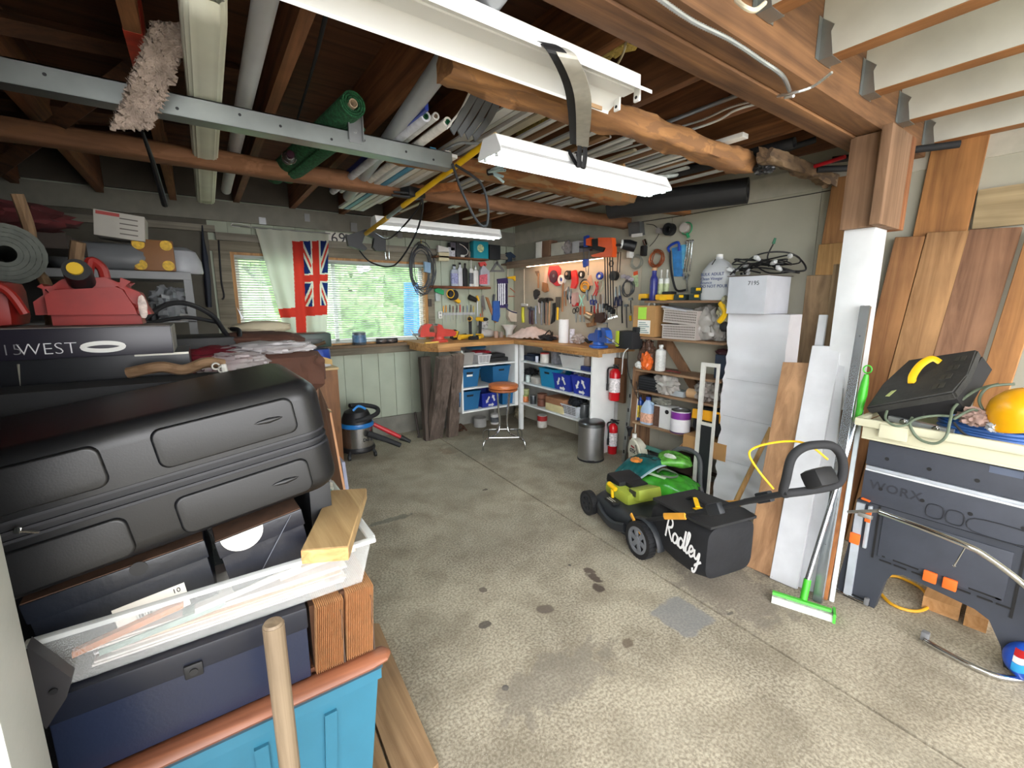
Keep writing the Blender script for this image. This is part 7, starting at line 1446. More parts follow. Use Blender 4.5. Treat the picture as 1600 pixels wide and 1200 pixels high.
wheel((0,.235,.12),.12,.055,'wheel'); wheel((0,-.235,.12),.12,.055,'wheel'); wheel((.63,.215,.095),.093,.05,'wheel'); wheel((.63,-.215,.095),.093,.05,'wheel')
part('wheel_arch',MK,lambda m:m.tube([(math.cos(a)*.15,.20,.11+math.sin(a)*.14) for a in [PI*i/12 for i in range(0,13)]],.018,8,flat=(.5,1.6)))
# bag
def bag(m):
    n=24; rings=[(-.02,.17,.20,.16,.36),(-.10,.19,.19,.11,.395),(-.25,.205,.205,.09,.41),(-.40,.21,.21,.095,.42),(-.485,.20,.20,.12,.42),(-.50,.17,.17,.17,.40)]
    vs=[]
    for x,y0,y1,z0,z1 in rings:
        for j in range(n):
            a=2*PI*j/n; e=.38; yy=math.copysign(abs(math.cos(a))**e,math.cos(a))*y0*.87+.026; zz=(z0+z1)/2+math.copysign(abs(math.sin(a))**e,math.sin(a))*(z1-z0)/2; vs.append((x,yy+.006*noise.noise(V((x*9,j,1))),zz))
    fs=[(i*n+j,i*n+(j+1)%n,(i+1)*n+(j+1)%n,(i+1)*n+j) for i in range(len(rings)-1) for j in range(n)]+[tuple(range(n)),tuple((len(rings)-1)*n+j for j in range(n))]
    m._add(vs,fs)
part('grass_bag',mat('#121317',.8,var=.25,scale=14,bump=.3,bscale=25),bag)
part('bag_lid',mat('#1f2022',.6,var=.2,scale=12),lambda m:m.prism([(-.04,-.15,.40),(-.04,.19,.40),(-.40,.213,.425),(-.495,.195,.425),(-.495,-.145,.425),(-.40,-.165,.425)],(0,0,.014)))
part('bag_handle',MK2,lambda m:m.tube(spl([(-.15,.02,.42),(-.2,.02,.45),(-.32,.02,.45),(-.38,.02,.425)],4),.012,8))
part('yellow_tab',YEL,lambda m:(m.prism([(-.28,.06,.436),(-.34,.05,.438),(-.34,.10,.438),(-.28,.11,.436)],(0,0,.002)),m.tube([(-.22,.03,.46),(-.30,.09,.45)],.015,6,flat=(.3,1))))
LETT=mat('#e6e6e6',.6,var=0)
def script(txt_T):
    # brush-script word made of rounded strokes
    S={'R':[[(0,.02),(.08,.95),(.16,1.0)],[(.02,.98),(.25,1.08),(.40,.92),(.36,.68),(.12,.56)],[(.14,.56),(.30,.25),(.52,-.02)]],
       'a':[[(.33,.42),(.15,.5),(.03,.3),(.08,.05),(.25,.05),(.35,.3),(.34,.45),(.36,.1),(.48,.02)]],
       'd':[[(.33,.40),(.15,.5),(.03,.3),(.08,.05),(.25,.05),(.36,.4),(.42,1.0),(.38,.3),(.42,.05),(.52,.05)]],
       'l':[[(.0,.1),(.16,.5),(.24,.95),(.14,1.02),(.09,.7),(.1,.1),(.2,.02),(.3,.15)]],
       'e':[[(.0,.15),(.2,.25),(.28,.42),(.16,.52),(.06,.35),(.08,.08),(.22,.0),(.38,.2)]],
       'y':[[(.02,.48),(.06,.15),(.2,.1),(.34,.45),(.32,.0),(.22,-.5),(.08,-.62),(.05,-.4),(.25,-.15),(.5,.1)]]}
    x=0; m=M(txt_T)
    for ch,w in (('R',.5),('a',.42),('d',.46),('l',.26),('e',.36),('y',.4)):
        for st in S[ch]: m.tube(spl([(x+a,b,0) for a,b in st],6),.058,8)
        x+=w
    return m
Lx=.125; TT=MT@basis((-.185,.208,.235),(-1,0,-.10),(0,0.02,1))@Matrix.Diagonal((Lx*.88,Lx,Lx*.12,1)); 
script(TT).obj('bag_lettering',LETT,t)
# handle
part('lower_arm',MK2,lambda m:m.cyl((.10,.20,.19),(-.50,.19,.53),.013,n=10)); part('lower_arm',MK2,lambda m:m.cyl((.10,-.20,.19),(-.50,-.19,.53),.013,n=10))
part('upper_arm',MK2,lambda m:m.cyl((-.38,.185,.47),(-.82,.11,.755),.014,n=10)); part('upper_arm',MK2,lambda m:m.cyl((-.38,-.185,.47),(-.90,-.09,.79),.014,n=10))
for s in (1,-1):
    part('yellow_latch',mat('#e6a43a',.45),lambda m,s=s:m.tube([(-.17,s*.212,.355),(-.33,s*.21,.43)],.016,8,flat=(1.2,.5)))
part('yellow_latch',mat('#e6a43a',.45),lambda m:m.tube([(.12,.222,.235),(.04,.24,.20),(-.03,.245,.165)],[.016,.014,.02],8,flat=(1,.5)))
for s in (.185,-.185): part('joint_block',MK,lambda m,s=s:m.box((-.50,s,.545),(.09,.04,.06),rot=(0,.55,0),bev=.01))
part('loop_handle',mat('#202124',.8),lambda m:m.tube(spl([(-.80,.11,.745),(-.81,.115,.82),(-.82,.11,.92),(-.84,.07,.97),(-.86,0,.98),(-.88,-.07,.97),(-.90,-.11,.92),(-.91,-.115,.84),(-.90,-.09,.79),(-.86,0,.765),(-.82,.09,.75)],6,closed=True),.0195,12,closed=True))
part('switch_box',MK2,lambda m:(m.box((-.87,-.02,.825),(.09,.13,.085),rot=(0,.6,0),bev=.025)))
part('start_bail',YEL,lambda m:m.tube(spl([(-.76,.12,.75),(-.70,.17,.84),(-.68,.20,.92),(-.74,.12,.97),(-.80,0,.97),(-.86,-.08,.90)],6),.005,7))
cable([MT@V(p) for p in [(.12,-.1,.21),(.0,-.08,.29),(-.1,-.12,.31),(-.02,.02,.28),(.1,.05,.235)]],.016,mat('#55707f',.5),'blue_grey_cloth','crumpled blue-grey cloth strip lying on the mower deck','cloth')
# ================================================================ LEFT STACK
FY=1.15
OW=wood('#a98a66','#7a5d3f','Y',13,.75)
m=M(); m.prism([(.375,1.15,.004),(.52,1.19,.004),(.575,1.98,.004),(.42,2.1,.004)],(0,0,.03)); one(m,'floor_plank',OW,'wide tan plank lying on the floor beside the blue tote','plank')
m=M(); m.prism([(.20,1.12,.004),(.365,1.14,.004),(.41,2.1,.004),(.25,2.1,.004)],(0,0,.03)); one(m,'floor_plank',wood('#9b7b58','#6d5236','Y',13,.75),'narrower tan plank half under the blue tote','plank')
bin_('storage_tote',-.31,.325,FY,FY+.43,.036,.515,mat('#2c677e',.4,var=.05),'big bright blue plastic tote at the bottom of the near stack','tote',taper=.86,rim=.035,handle=False)
t=bpy.data.objects['storage_tote']
for x in (-.18,.0,.17):
    m=M(); m.prism([(x*.9,FY+.028,.08),(x*.9+.03,FY+.028,.08),(x+.032,FY+.006,.48),(x,FY+.006,.48)],(0,-.012,0)); m.obj('rib',mat('#2c677e',.4,var=.05),t)
m=M(); m.prism([(.285,FY+.1,.08),(.285,FY+.16,.08),(.318,FY+.16,.48),(.318,FY+.1,.48)],(.012,0,0)); m.obj('rib',mat('#2c677e',.4,var=.05),t)
m=M(); m.bx((-.325,FY-.012,.552),(.335,FY+.44,.566),.004); m.obj('lid',mat('#1f3a48',.5),t)
m=M(); RWD=wood('#a0674a','#6d3f2b','X',18,.45,False)
m.tube([(-.36,FY+.0,.587),(.30,FY-.0,.587),(.345,FY+.0,.587),(.36,FY,.587)],[.022,.022,.018,.006],12,flat=(.85,1.6)); one(m,'wood_rail',RWD,'reddish-brown round-ended wooden rail lying between the blue tote and the navy box','rail')
m=M(); m.tube([(-.345,FY-.03,.46),(-.34,FY-.03,.565),(-.33,FY-.02,.60)],[.016,.018,.012],10,flat=(1,.6)); one(m,'curved_rail',mat('#c07a4c',.45,var=.15),'curved orange wooden arm at the lower left by the white jamb','wood piece')
m=M(); m.bx((-.32,FY+.04,.567),(.33,FY+.42,.607)); one(m,'board_sheet',wood('#8a5a40','#5a3626','X',16,.6),'flat wooden board the navy box stands on','board')
t=thing('document_box','glossy navy document box with a black lock, under the clear tote','box'); NV=mat('#1d2438',.28,var=.06,scale=6,bump=.05,bscale=120)
m=M(); m.bx((-.335,FY+.005,.612),(.148,FY+.34,.815),.005); m.obj('box_body',NV,t); m=M(); m.bx((-.338,FY+.001,.760),(.151,FY+.344,.820),.005); m.obj('lid',mat('#161a26',.35,var=.05),t)
m=M(); m.box((-.095,FY-.003,.768),(.036,.008,.034),bev=.007); m.cyl((-.095,FY-.008,.768),(-.095,FY-.011,.768),.008,n=14); m.obj('lock',BLK,t)
for k,(a,b,lb) in enumerate(((.160,.232,'left of two orange accordion files, partly behind the round handle'),(.240,.315,'right of two orange accordion files, at the stack corner'))):
    t=thing('accordion_file',lb,'accordion file','accordion files'); n=15; OF=mat('#b58458',.75,var=.12,scale=40)
    z0_=.612; z1_=.805+.01*k
    m=M()
    for i in range(n):
        x=a+(b-a)*(i+.5)/n; w=(b-a)/n; m.prism([(x-w*.34,FY+.012,z0_),(x-w*.1,FY+.001,z0_),(x+w*.16,FY+.003,z0_),(x+w*.34,FY+.016,z0_),(x+w*.3,FY+.30,z0_),(x-w*.3,FY+.30,z0_)],(.012,0,z1_-z0_))
    m.obj('pleated_pockets',OF,t,flat=True); m=M(); m.bx((b+.001,FY+.004,z0_-.002),(b+.005,FY+.3,z1_-.03)); m.obj('dark_cover',mat('#3a2c24',.7),t)
    m=M(); m.bx((a,FY+.03,z0_-.001),(b+.01,FY+.29,z1_-.004)); m.obj('pocket_core',mat('#4a2f1c',.9),t)
# clear underbed tote
CP=mat('#d5d8d8',.18,var=.03,alpha=.2,key='clear'); CR=mat('#d8dcdc',.2,var=.03,alpha=.62,key='clearrim')
t=thing('clear_tote','long clear plastic tote full of papers and shoe boxes','tote')
x0_,x1_,z0_,z1_=-.34,.325,.826,.962
m=M()
fr=[(-.30,FY+.02,z0_),(.30,FY+.02,z0_),(x1_,FY,z1_-.012),(x0_,FY,z1_-.012)]
m.prism(fr,(0,.004,0)); m.prism([(.30,FY+.025,z0_),(.30,FY+.46,z0_),(x1_,FY+.49,z1_-.012),(x1_,FY+.005,z1_-.012)],(-.004,0,0)); m.prism([(-.30,FY+.46,z0_),(.29,FY+.46,z0_),(x1_-.01,FY+.49,z1_-.012),(x0_,FY+.49,z1_-.012)],(0,-.004,0)); m.bx((-.30,FY+.026,z0_),(.295,FY+.45,z0_+.004)); m.obj('tote_body',CP,t)
m=M(); m.bx((x0_,FY-.012,z1_-.012),(x1_+.012,FY+.006,z1_),.004); m.bx((x1_-.006,FY+.007,z1_-.012),(x1_+.016,FY+.49,z1_),.004); m.bx((x0_,FY+.491,z1_-.012),(x1_+.012,FY+.51,z1_),.004); m.obj('rim',CR,t)
m=M(); m.tube(spl([(x1_+.012,FY+.16,z1_-.004),(x1_+.03,FY+.2,z1_-.002),(x1_+.03,FY+.32,z1_-.002),(x1_+.012,FY+.36,z1_-.004)],5),.007,8); m.obj('handle_lip',CR,t)
random.seed(21)
pc=['#e4e0da','#d9cfc9','#e9e6e2','#cfc2bb','#dedbe0','#e0b892','#e8e2d6']
for i in range(9):
    z=z0_+.006+.006*i; a=random.uniform(-.28,-.2); b=random.uniform(.2,.28); yy=FY+.035+random.uniform(0,.012)
    m=M(XF((0,0,0))); m.prism([(a,yy,z),(b,yy,z+random.uniform(-.001,.002)),(b,yy+.2,z),(a,yy+.2,z)],(0,0,.0045)); one(m,'paper_sheet',mat(pc[i%7],.8,var=.1,scale=8),'loose papers and cards stacked flat inside the clear tote','paper','papers in the clear tote')
for i,(a,b,z,dz,c,lb) in enumerate(((-.29,-.10,.875,.035,'#c87a48','orange-brown folder edge slanting inside the left of the clear tote'),(-.08,.15,.885,.03,'#e3dfd9','pale leaflet slanting inside the middle of the clear tote'),(.10,.29,.90,.02,'#e9c79c','cream and orange leaflet inside the right of the clear tote'),(-.25,-.02,.86,.02,'#8ba39b','grey-green leaflet low in the left of the clear tote'))):
    m=M(); m.prism([(a,FY+.030,z),(b,FY+.030,z+dz),(b,FY+.032,z+dz+.012),(a,FY+.032,z+.012)],(0,.12,0)); one(m,'leaflet',mat(c,.7,var=.2,scale=25),lb,'leaflet')
# shoe boxes in it
def sbox(T,w,d,h,label,mt,edge,extra):
    t=thing('shoe_box',label,'shoe box'); m=M(T); m.box((0,0,h*.5),(w,d,h),bev=.002); m.obj('box_base',mt,t); m=M(T); m.box((0,0,h-.018),(w+.008,d+.008,.045),bev=.003); m.obj('lid',mt,t)
    m=M(T); m.box((0,0,h+.006),(w+.004,d+.004,.002)); m.obj('brown_top',edge,t); extra(t,T,w,d,h); return t
SBM=mat('#151922',.35,var=.12,scale=10,bump=.12); BRN=mat('#4a3324',.8,var=.3,scale=30)
def ex1(t,T,w,d,h):
    m=M(T); m.box((.03,-d/2-.0008,.035),(.13,.0015,.06)); m.obj('paper_label',PAPER,t)
    m=M(T); 
    for k in range(16): m.box((-.0+k*.005,-d/2-.0022,.026),(.001+.0015*(k%3),.0008,.022))
    m.obj('barcode',DK,t); text('10',.016,DK,t,T@basis((.07,-d/2-.0022,.048),(1,0,0),(0,0,1)),'lettering'); m=M(T); m.cyl((.03,-d/2-.0045,h-.006),(.03,-d/2-.006,h-.006),.016,n=18); m.obj('thumb_notch',BLK,t)
sbox(XF((-.185,FY+.20,.885),rz=.03,ry=-.12),.30,.30,.145,'dark navy shoe box with a white barcode label, left in the clear tote',SBM,BRN,ex1)
def ex2(t,T,w,d,h):
    m=M(T); m.tube(arc(V((-.04,-d/2-.0055,h+.004)),.045,PI,2*PI,16,'XZ')+[V((.005,-d/2-.0055,h+.004))],.0005,4); 
    m.prism(arc(V((-.04,-d/2-.0065,h+.0045)),.045,PI,2*PI,16,'XZ'),(0,.001,0)); m.obj('white_half_circle',PAPER,t)
    m=M(T); m.tube([(-.06,-d/2-.006,.0),(.07,-d/2-.006,h)],.0008,5); m.obj('crease',mat('#6a6e78',.5),t)
sbox(XF((.085,FY+.19,.905),rz=.05,ry=-.15),.185,.30,.155,'dark blue-black shoe box with a white half circle, right of the other shoe box',mat('#171a24',.3,var=.1,scale=9,bump=.15),BRN,ex2)
t=thing('black_box','upright black box with white lettering behind the wood block','box'); m=M(XF((.225,FY+.26,.835),rz=.1)); m.box((0,0,.125),(.06,.2,.25),bev=.003); m.obj('carton',mat('#1d1f22',.5),t); text('CCI',.026,mat('#c9ccce',.5),t,XF((.225,FY+.26,.835),rz=.1)@basis((.0305,-.06,.20),(0,.35,-1),(0,1,.35)),'lettering')
m=M(XF((.285,FY+.28,.84),rz=.1)); m.box((0,0,.075),(.05,.16,.15),bev=.01); one(m,'teal_carton',mat('#4e9a9c',.4,var=.3,scale=20),'small teal and white packet in the right end of the clear tote','packet')
m=M(); m.blob((.285,FY+.40,.93),(.03,.06,.10),.4,4,6,14); one(m,'white_paper_bag',mat('#dcdad0',.6),'crumpled white paper in the back right of the clear tote','paper')
# 2x4 block
a=P(508,866,Y=1.09); t_=P(545,772,Y=1.40); bl_=wood('#b3976a','#8a6d45','Y',24,.65,False)
o=leaner('wood_block',(a.x,a.y,.985),(t_.x,t_.y,.985+.01),.112,.038,bl_,'short length of pale lumber lying on the right end of the clear tote','wood block',wd=(1,0,0))
m=M(); dv=(V((t_.x,t_.y,.995))-V((a.x,a.y,.985))).normalized(); b0=V((a.x,a.y,.985))-dv*.0006; wdv=V((1,0,0)); wdv=(wdv-dv*wdv.dot(dv)).normalized(); nv=dv.cross(wdv)
m.prism([b0-wdv*.055-nv*.018,b0+wdv*.055-nv*.018,b0+wdv*.055+nv*.018,b0-wdv*.055+nv*.018],-dv*.0008)
gr=wood('#dba06a','#b37543','X',46,.7,False); m.obj('end_grain',gr,o)
m=M(); m.cyl((.067,.985,.0),(.062,.99,.918),.0215,n=18); m.lathe([(0,.918),(.0205,.918),(.018,.924),(0,.926)],(.062,.99,0),n=18)
hd_=one(m,'round_handle',wood('#8f7d66','#655643','Z',26,.6,False),'round grey-tan wooden tool handle standing in front of the stack','handle')
# black plastic + clear sheet by the jamb
t=thing('black_funnel','crumpled black plastic piece hanging by the white jamb','plastic piece'); m=M(); p4=[P(42,1010,Y=1.08),P(112,1060,Y=1.08),P(104,1090,Y=1.08),P(72,1140,Y=1.08),P(58,1120,Y=1.08)]; m.prism(p4,(0,.03,0)); m.obj('body',mat('#28272a',.5,var=.2),t)
m=M(); q=P(84,1080,Y=1.077); m.cyl(q,q+V((0,-.002,0)),.006,n=12); m.obj('hole',BLK,t)
# suitcase -----------------------------------------------------
SL,SD,SH=.82,.50,.30
TS=XF((-.135,FY+.018,1.060),ry=-R(8.4),rz=R(1.5))  # origin: front-bottom middle
SBK=mat('#101114',.38,var=.06,scale=12,bump=.03,bscale=300,key='suitcase')
t=thing('suitcase','large black hard-shell suitcase lying on top of the shoe boxes','suitcase')
def shell(z0,z1,r0,r1,mt,name,rr=.06,extra=0):
    m=M(TS); n=8; rings=[]
    def loop(z,ins):
        o=[]; hx,hy=SL/2-ins,SD/2-ins; r=max(.005,rr-ins*.5)
        for cx,cy,a0 in ((hx-r,hy-r,0),(-(hx-r),hy-r,PI/2),(-(hx-r),-(hy-r),PI),(hx-r,-(hy-r),1.5*PI)):
            for k in range(n+1): a=a0+PI/2*k/n; o.append((cx+r*math.cos(a),cy+SD/2+r*math.sin(a),z))
        return o
    prof=[]
    for k in range(7):
        a=PI/2*k/6; prof.append((z0+r0*(1-math.sin(a)),r0*(1-math.cos(a)))) if r0 else None
    prof=prof[::-1] if r0 else [(z0,0)]
    if r0: prof=[(z0+r0*(1-math.cos(PI/2*k/6)),r0*(1-math.sin(PI/2*k/6))) for k in range(7)]
    if r1: prof+= [(z1-r1*(1-math.sin(PI/2*k/6)),r1*(1-math.cos(PI/2*k/6))) for k in range(7)]
    else: prof.append((z1,0))
    vs=[];N2=4*(n+1)
    for z,ins in prof: vs+=loop(z,ins+extra)
    fs=[(i*N2+j,i*N2+(j+1)%N2,(i+1)*N2+(j+1)%N2,(i+1)*N2+j) for i in range(len(prof)-1) for j in range(N2)]+[tuple(range(N2)),tuple((len(prof)-1)*N2+j for j in range(N2))]
    m._add(vs,fs); return m.obj(name,mt,t)
lo_=shell(0,.125,.045,0,SBK,'lower_shell'); up_=shell(.170,.30,0,.045,SBK,'upper_shell')
ZB=mat('#15161a',.6,var=.1)
shell(.1255,.1695,0,0,ZB,'zip_band',extra=.007)
for z in (.128,.146,.166): shell(z-.003,z+.003,0,0,mat('#26272c',.5),'piping',extra=.001)
def panel(x0,x1,z0,z1,par):
    for zz in (0,): 
        m=M(TS); pr=[(-.0,.0),(.0,.0)]; r=.02; pts=[]
        for cx,cz,a0 in ((x1-r,z1-r,0),(x0+r,z1-r,PI/2),(x0+r,z0+r,PI),(x1-r,z0+r,1.5*PI)):
            for k in range(6): a=a0+PI/2*k/5; pts.append((cx+r*math.cos(a),cz+r*math.sin(a)))
        cx=(x0+x1)/2; cz=(z0+z1)/2; N3=len(pts); vs=[]
        for dpt,s in ((.003,1.0),(-.004,.99),(-.008,.955),(-.0085,.90)):
            for x,z in pts: vs.append((cx+(x-cx)*(1-(1-s)*.45),dpt,cz+(z-cz)*s))
        fs=[(i*N3+j,i*N3+(j+1)%N3,(i+1)*N3+(j+1)%N3,(i+1)*N3+j) for i in range(3) for j in range(N3)]+[tuple(3*N3+j for j in range(N3))]
        m._add(vs,fs); o=m.obj('raised_panel',SBK,par,ang=60)
    return o
for par,z0,z1 in ((up_,.182,.272),(lo_,.022,.112)):
    for x0,x1,dx in ((.06,.34,.28),(-.30,-.02,-.26),):
        o=panel(x0,x1,z0,z1,par)
        m=M(TS); m.lathe([(0,-.032),(.004,-.022),(.007,0),(.004,.022),(0,.032)],(dx,-.0085,(z0+z1)/2+.002),ax='X',n=12); m.obj('lens_dimple',SBK,par)
def puller(x,z,rot):
    m=M(TS@XF((x,-.006,z),ry=rot)); m.box((0,-.003,0),(.012,.006,.010),bev=.002); m.obj('zip_slider',CHR,t); m=M(TS@XF((x,-.006,z),ry=rot)); m.tube([(.0,-.007,-.004),(0,-.008,-.03)],.0045,8,flat=(.35,1)); m.obj('zip_pull',mat('#b9b6ae',.25,metal=.9),t)
puller(-.165,.150,R(-60)); puller(-.045-.11-.01,.15,R(-60)) if 0 else None
puller(-.262,.150,0.1)
# dark pile behind
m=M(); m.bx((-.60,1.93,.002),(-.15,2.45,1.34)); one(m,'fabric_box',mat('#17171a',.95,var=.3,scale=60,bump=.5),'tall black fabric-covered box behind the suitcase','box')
t=thing('dark_flat_box','long dark flat box with silver edges under the light-fixture box','box'); m=M(); m.bx((-.55,1.90,1.342),(-.045,2.2,1.436)); m.obj('carton',mat('#16181d',.3),t)
m=M(); m.tube([(-.455,1.898,1.425),(-.46,1.898,1.350),(-.06,1.898,1.350)],.003,5); m.bx((-.19,1.897,1.430),(-.045,1.899,1.437)); m.obj('silver_edge',mat('#a9a79c',.4,metal=.4),t)
t=thing('light_box','dark purple-black box marked 15WEST with a picture of a ring light','box'); m=M(); m.bx((-.56,1.87,1.438),(-.085,2.15,1.528),.002); m.obj('carton',mat('#1d1a26',.35,var=.04),t)
m=M(); m.bx((-.5595,1.872,1.5285),(-.0855,2.148,1.530)); m.bx((-.0845,1.872,1.440),(-.083,2.148,1.527)); m.obj('grey_top',mat('#77736f',.7,var=.15),t)
text('15',.046,mat('#77777c',.5),t,basis(P(1,556,Y=1.8695),(1,0,0),(0,0,1)),'lettering',bold=-.001); text('WEST',.05,mat('#d5d5d8',.5),t,basis(P(27,556,Y=1.8695),(1,0,0),(0,0,1)),'lettering',bold=-.001)
m=M(); m.tube([V((-.258+.048*math.cos(a),1.8695,1.468+.012*math.sin(a))) for a in [2*PI*i/28 for i in range(28)]],.004,6,closed=True,flat=(1.6,.2)); m.obj('printed_ring',WHT,t)
# gas cans
RC=mat('#861a14',.5,var=.2,scale=8)
t=thing('gas_can','red fuel can with black and yellow cap, right of the other red can','fuel can')
m=M(); m.prism([(-.42,1.96,1.532),(-.13,1.96,1.532),(-.145,1.96,1.60),(-.175,1.96,1.672),(-.21,1.96,1.69),(-.38,1.96,1.675),(-.42,1.96,1.64)],(0,.2,0)); bmesh.ops.bevel(m.bm,geom=m.bm.edges[:],offset=.034,segments=4,affect='EDGES'); m.obj('can_body',RC,t)
m=M(); m.tube([(-.30,1.99,1.67),(-.30,1.95,1.70),(-.30,1.93,1.705)],[.034,.036,.034],16); m.obj('black_cap',BLK,t); m=M(); m.tube([(-.302,1.929,1.707),(-.302,1.922,1.709)],[.02,.019],16); m.obj('yellow_cap',mat('#c9a424',.5),t)
m=M(); m.tube(spl([(-.29,2.03,1.69),(-.28,2.05,1.74),(-.255,2.05,1.72),(-.25,2.05,1.68)],5),.015,8); m.obj('handle',RC,t)
m=M(); m.blob((-.155,1.958,1.59),(.012,.003,.04),.2,3,3,10); m.obj('printed_label',mat('#b9a9a2',.6,var=.4,scale=60),t)
t=thing('gas_can','second red fuel can at the left edge with a curved spout handle','fuel can'); m=M(); m.box((-.57,2.06,1.60),(.22,.2,.14),bev=.03); m.obj('can_body',RC,t); m=M(); m.tube(spl([(-.6,1.95,1.68),(-.52,1.94,1.67),(-.46,1.94,1.64),(-.43,1.94,1.57)],6),.012,8); m.obj('handle',RC,t)
# wood sticks
BRK=wood('#8f7355','#57412c','Z',20,.85)
cable([V((-.47,2.3,1.345)),V((-.44,2.3,1.64)),V((-.475,2.32,1.74)),V((-.46,2.3,1.85)),V((-.47,2.28,1.97))],.017,BRK,'tree_branch','knobbly bare branch standing left of the fuel can','branch')
cable([V((-.36,2.25,1.345)),V((-.355,2.25,1.69)),V((-.345,2.25,1.76)),V((-.33,2.24,1.82))],.021,BRK,'tree_branch','shorter branch sticking up behind the fuel can cap','branch')
t=roll('rolled_mat',P(8,395,Y=2.2),P(8,395,Y=2.2)+V((-.15,.5,0)),.10,mat('#565a55',.9,var=.2,scale=30),'rolled grey-green mat at the left edge, end on','mat',None,5,ri=.2,g=.86)
# metal shelf on the wall side
t=thing('metal_shelf','pale grey metal shelf unit in the dark corner left of the window','shelf unit'); PM=mat('#77787a',.5,var=.06)
X0s,X1s,Ysf=-1.3,-.02,3.4
for z in (1.79,1.50): m=M(); m.bx((X0s,Ysf,z-(.045 if z>1.6 else .012)),(X1s,Ysf+.45,z),.003); m.obj('shelf_board',PM,t)
for x in (X0s,X1s-.04):
    for y in (Ysf,Ysf+.41): m=M(); m.bx((x,y+.0,0),(x+.04,y+.04,1.745)); m.obj('post',PM,t)
t=thing('white_carton','white and red printed carton on the dark shelf, tilted on the dome','carton'); T=XF((-.33,3.55,1.96),ry=.1,rz=.0); m=M(T); m.box((0,0,.08),(.22,.22,.14),bev=.003); m.obj('carton',mat('#a9a59c',.7,var=.06),t)
m=M(T); m.box((-.05,-.1115,.135),(.10,.002,.018)); m.obj('red_band',mat('#a03a35',.6),t); m=M(T)
for k in range(4): m.box((.04,-.1115,.12-.028*k),(.08,.002,.006))
m.obj('printed_lines',mat('#55504c',.6),t)
m=M(); m.blob((-.42,3.62,1.87),(.25,.16,.085),.08,2,3,18,3.5); one(m,'grey_case',mat('#5b5d60',.5,var=.1),'rounded dull grey case under the white carton','case')
t=thing('wood_plaque','square brown wooden plaque with four yellow discs','plaque'); T=XF((-.19,3.48,1.792),rx=-.1); m=M(T); m.box((0,0,.095),(.20,.025,.185),bev=.012); m.obj('plaque_board',mat('#7a4f26',.6,var=.12),t)
for (x,z) in ((-.065,.155),(.065,.155),(-.065,.035),(.065,.035)): m=M(T); m.cyl((x,-.0135,z),(x,-.018,z),.03,n=22); m.obj('yellow_disc',mat('#c9a01c',.5,var=.3,scale=60),t)
m=M(); m.lathe([(.11,0),(.115,.01),(.11,.08),(.085,.14),(.04,.165),(0,.17)],(-.065,3.66,1.792),n=26); one(m,'pale_dome',mat('#9b9da2',.4),'pale grey domed cover right of the wooden plaque','dome')
m=M(); m.blob((-.14,3.52,1.60),(.11,.1,.10),.4,3.5,3,18); one(m,'plastic_bag',mat('#8f9296',.3,var=.3,alpha=.8),'grey plastic bag stuffed on the lower metal shelf','plastic bag')
m=M(); m.bx((-.10,3.42,1.501),(-.03,3.5,1.54)); one(m,'small_carton',mat('#96958f',.6),'small pale box at the right end of the lower metal shelf','box')
for i,(x,h_) in enumerate(((-.28,.13),(-.235,.10))): can('dark_bottle',(x,3.46,1.50),.025,h_,BLK,['taller dark bottle on the lower metal shelf','shorter dark bottle on the lower metal shelf'][i],'bottle')
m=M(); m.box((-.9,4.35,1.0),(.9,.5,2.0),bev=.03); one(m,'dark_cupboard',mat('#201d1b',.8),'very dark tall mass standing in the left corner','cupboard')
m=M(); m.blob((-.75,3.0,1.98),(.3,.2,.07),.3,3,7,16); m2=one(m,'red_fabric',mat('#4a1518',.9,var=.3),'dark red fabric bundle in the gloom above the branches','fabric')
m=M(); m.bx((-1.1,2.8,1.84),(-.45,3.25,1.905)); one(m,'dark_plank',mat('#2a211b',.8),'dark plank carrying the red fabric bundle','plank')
# table (dark) carrying soft bags
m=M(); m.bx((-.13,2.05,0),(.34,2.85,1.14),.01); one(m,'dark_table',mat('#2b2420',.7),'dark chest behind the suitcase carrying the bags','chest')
t=thing('duffle_bag','brown quilted duffle bag behind the right end of the suitcase','bag'); m=M(); m.blob((.26,2.48,1.27),(.24,.26,.13),.12,2.5,4,24,3); m.obj('bag_body',mat('#4b2e22',.85,var=.25,scale=7,bump=.6,bscale=14),t); m=M(); m.blob((.24,2.62,1.40),(.20,.16,.06),.12,2.5,8,20,3); m.obj('top_fold',mat('#4b2e22',.85,var=.25,scale=7,bump=.6,bscale=14),t)
def sheetbag(c,rx,ry,h,seed,mt,name,label,cat):
    m=M(); m.blob(c,(rx,ry,h),.28,2.6,seed,24,2.4); return one(m,name,mt,label,cat)
sheetbag((.03,2.36,1.33),.19,.14,.075,14,mat('#6a1524',.55,var=.35,scale=12),'red_bag','dark red bag wrapped in clear plastic behind the suitcase','bag')
sheetbag((.10,2.20,1.35),.13,.09,.045,17,mat('#c8c2c4',.2,alpha=.5,var=.1),'plastic_film','clear crinkled plastic film trailing over the red bag','plastic film')
sheetbag((.26,2.34,1.40),.17,.09,.028,23,mat('#a8a4a6',.5,var=.1,scale=6),'white_cloth','white cloth sleeve lying over the brown duffle','cloth')
m=M(); m.blob((.27,2.78,1.47),(.15,.08,.04),.15,2,3,14); one(m,'beige_pillow',mat('#b0a68e',.85),'beige cushion edge behind the duffle, below the window','cushion')
m=M(); m.prism([P(362,598,Y=2.18),P(411,562,Y=2.3),P(413,566,Y=2.3),P(368,600,Y=2.18)],(0,.01,.004)); one(m,'paper_sheet',mat('#b9b5b4',.7),'white paper corner sticking up against the brown duffle','paper')
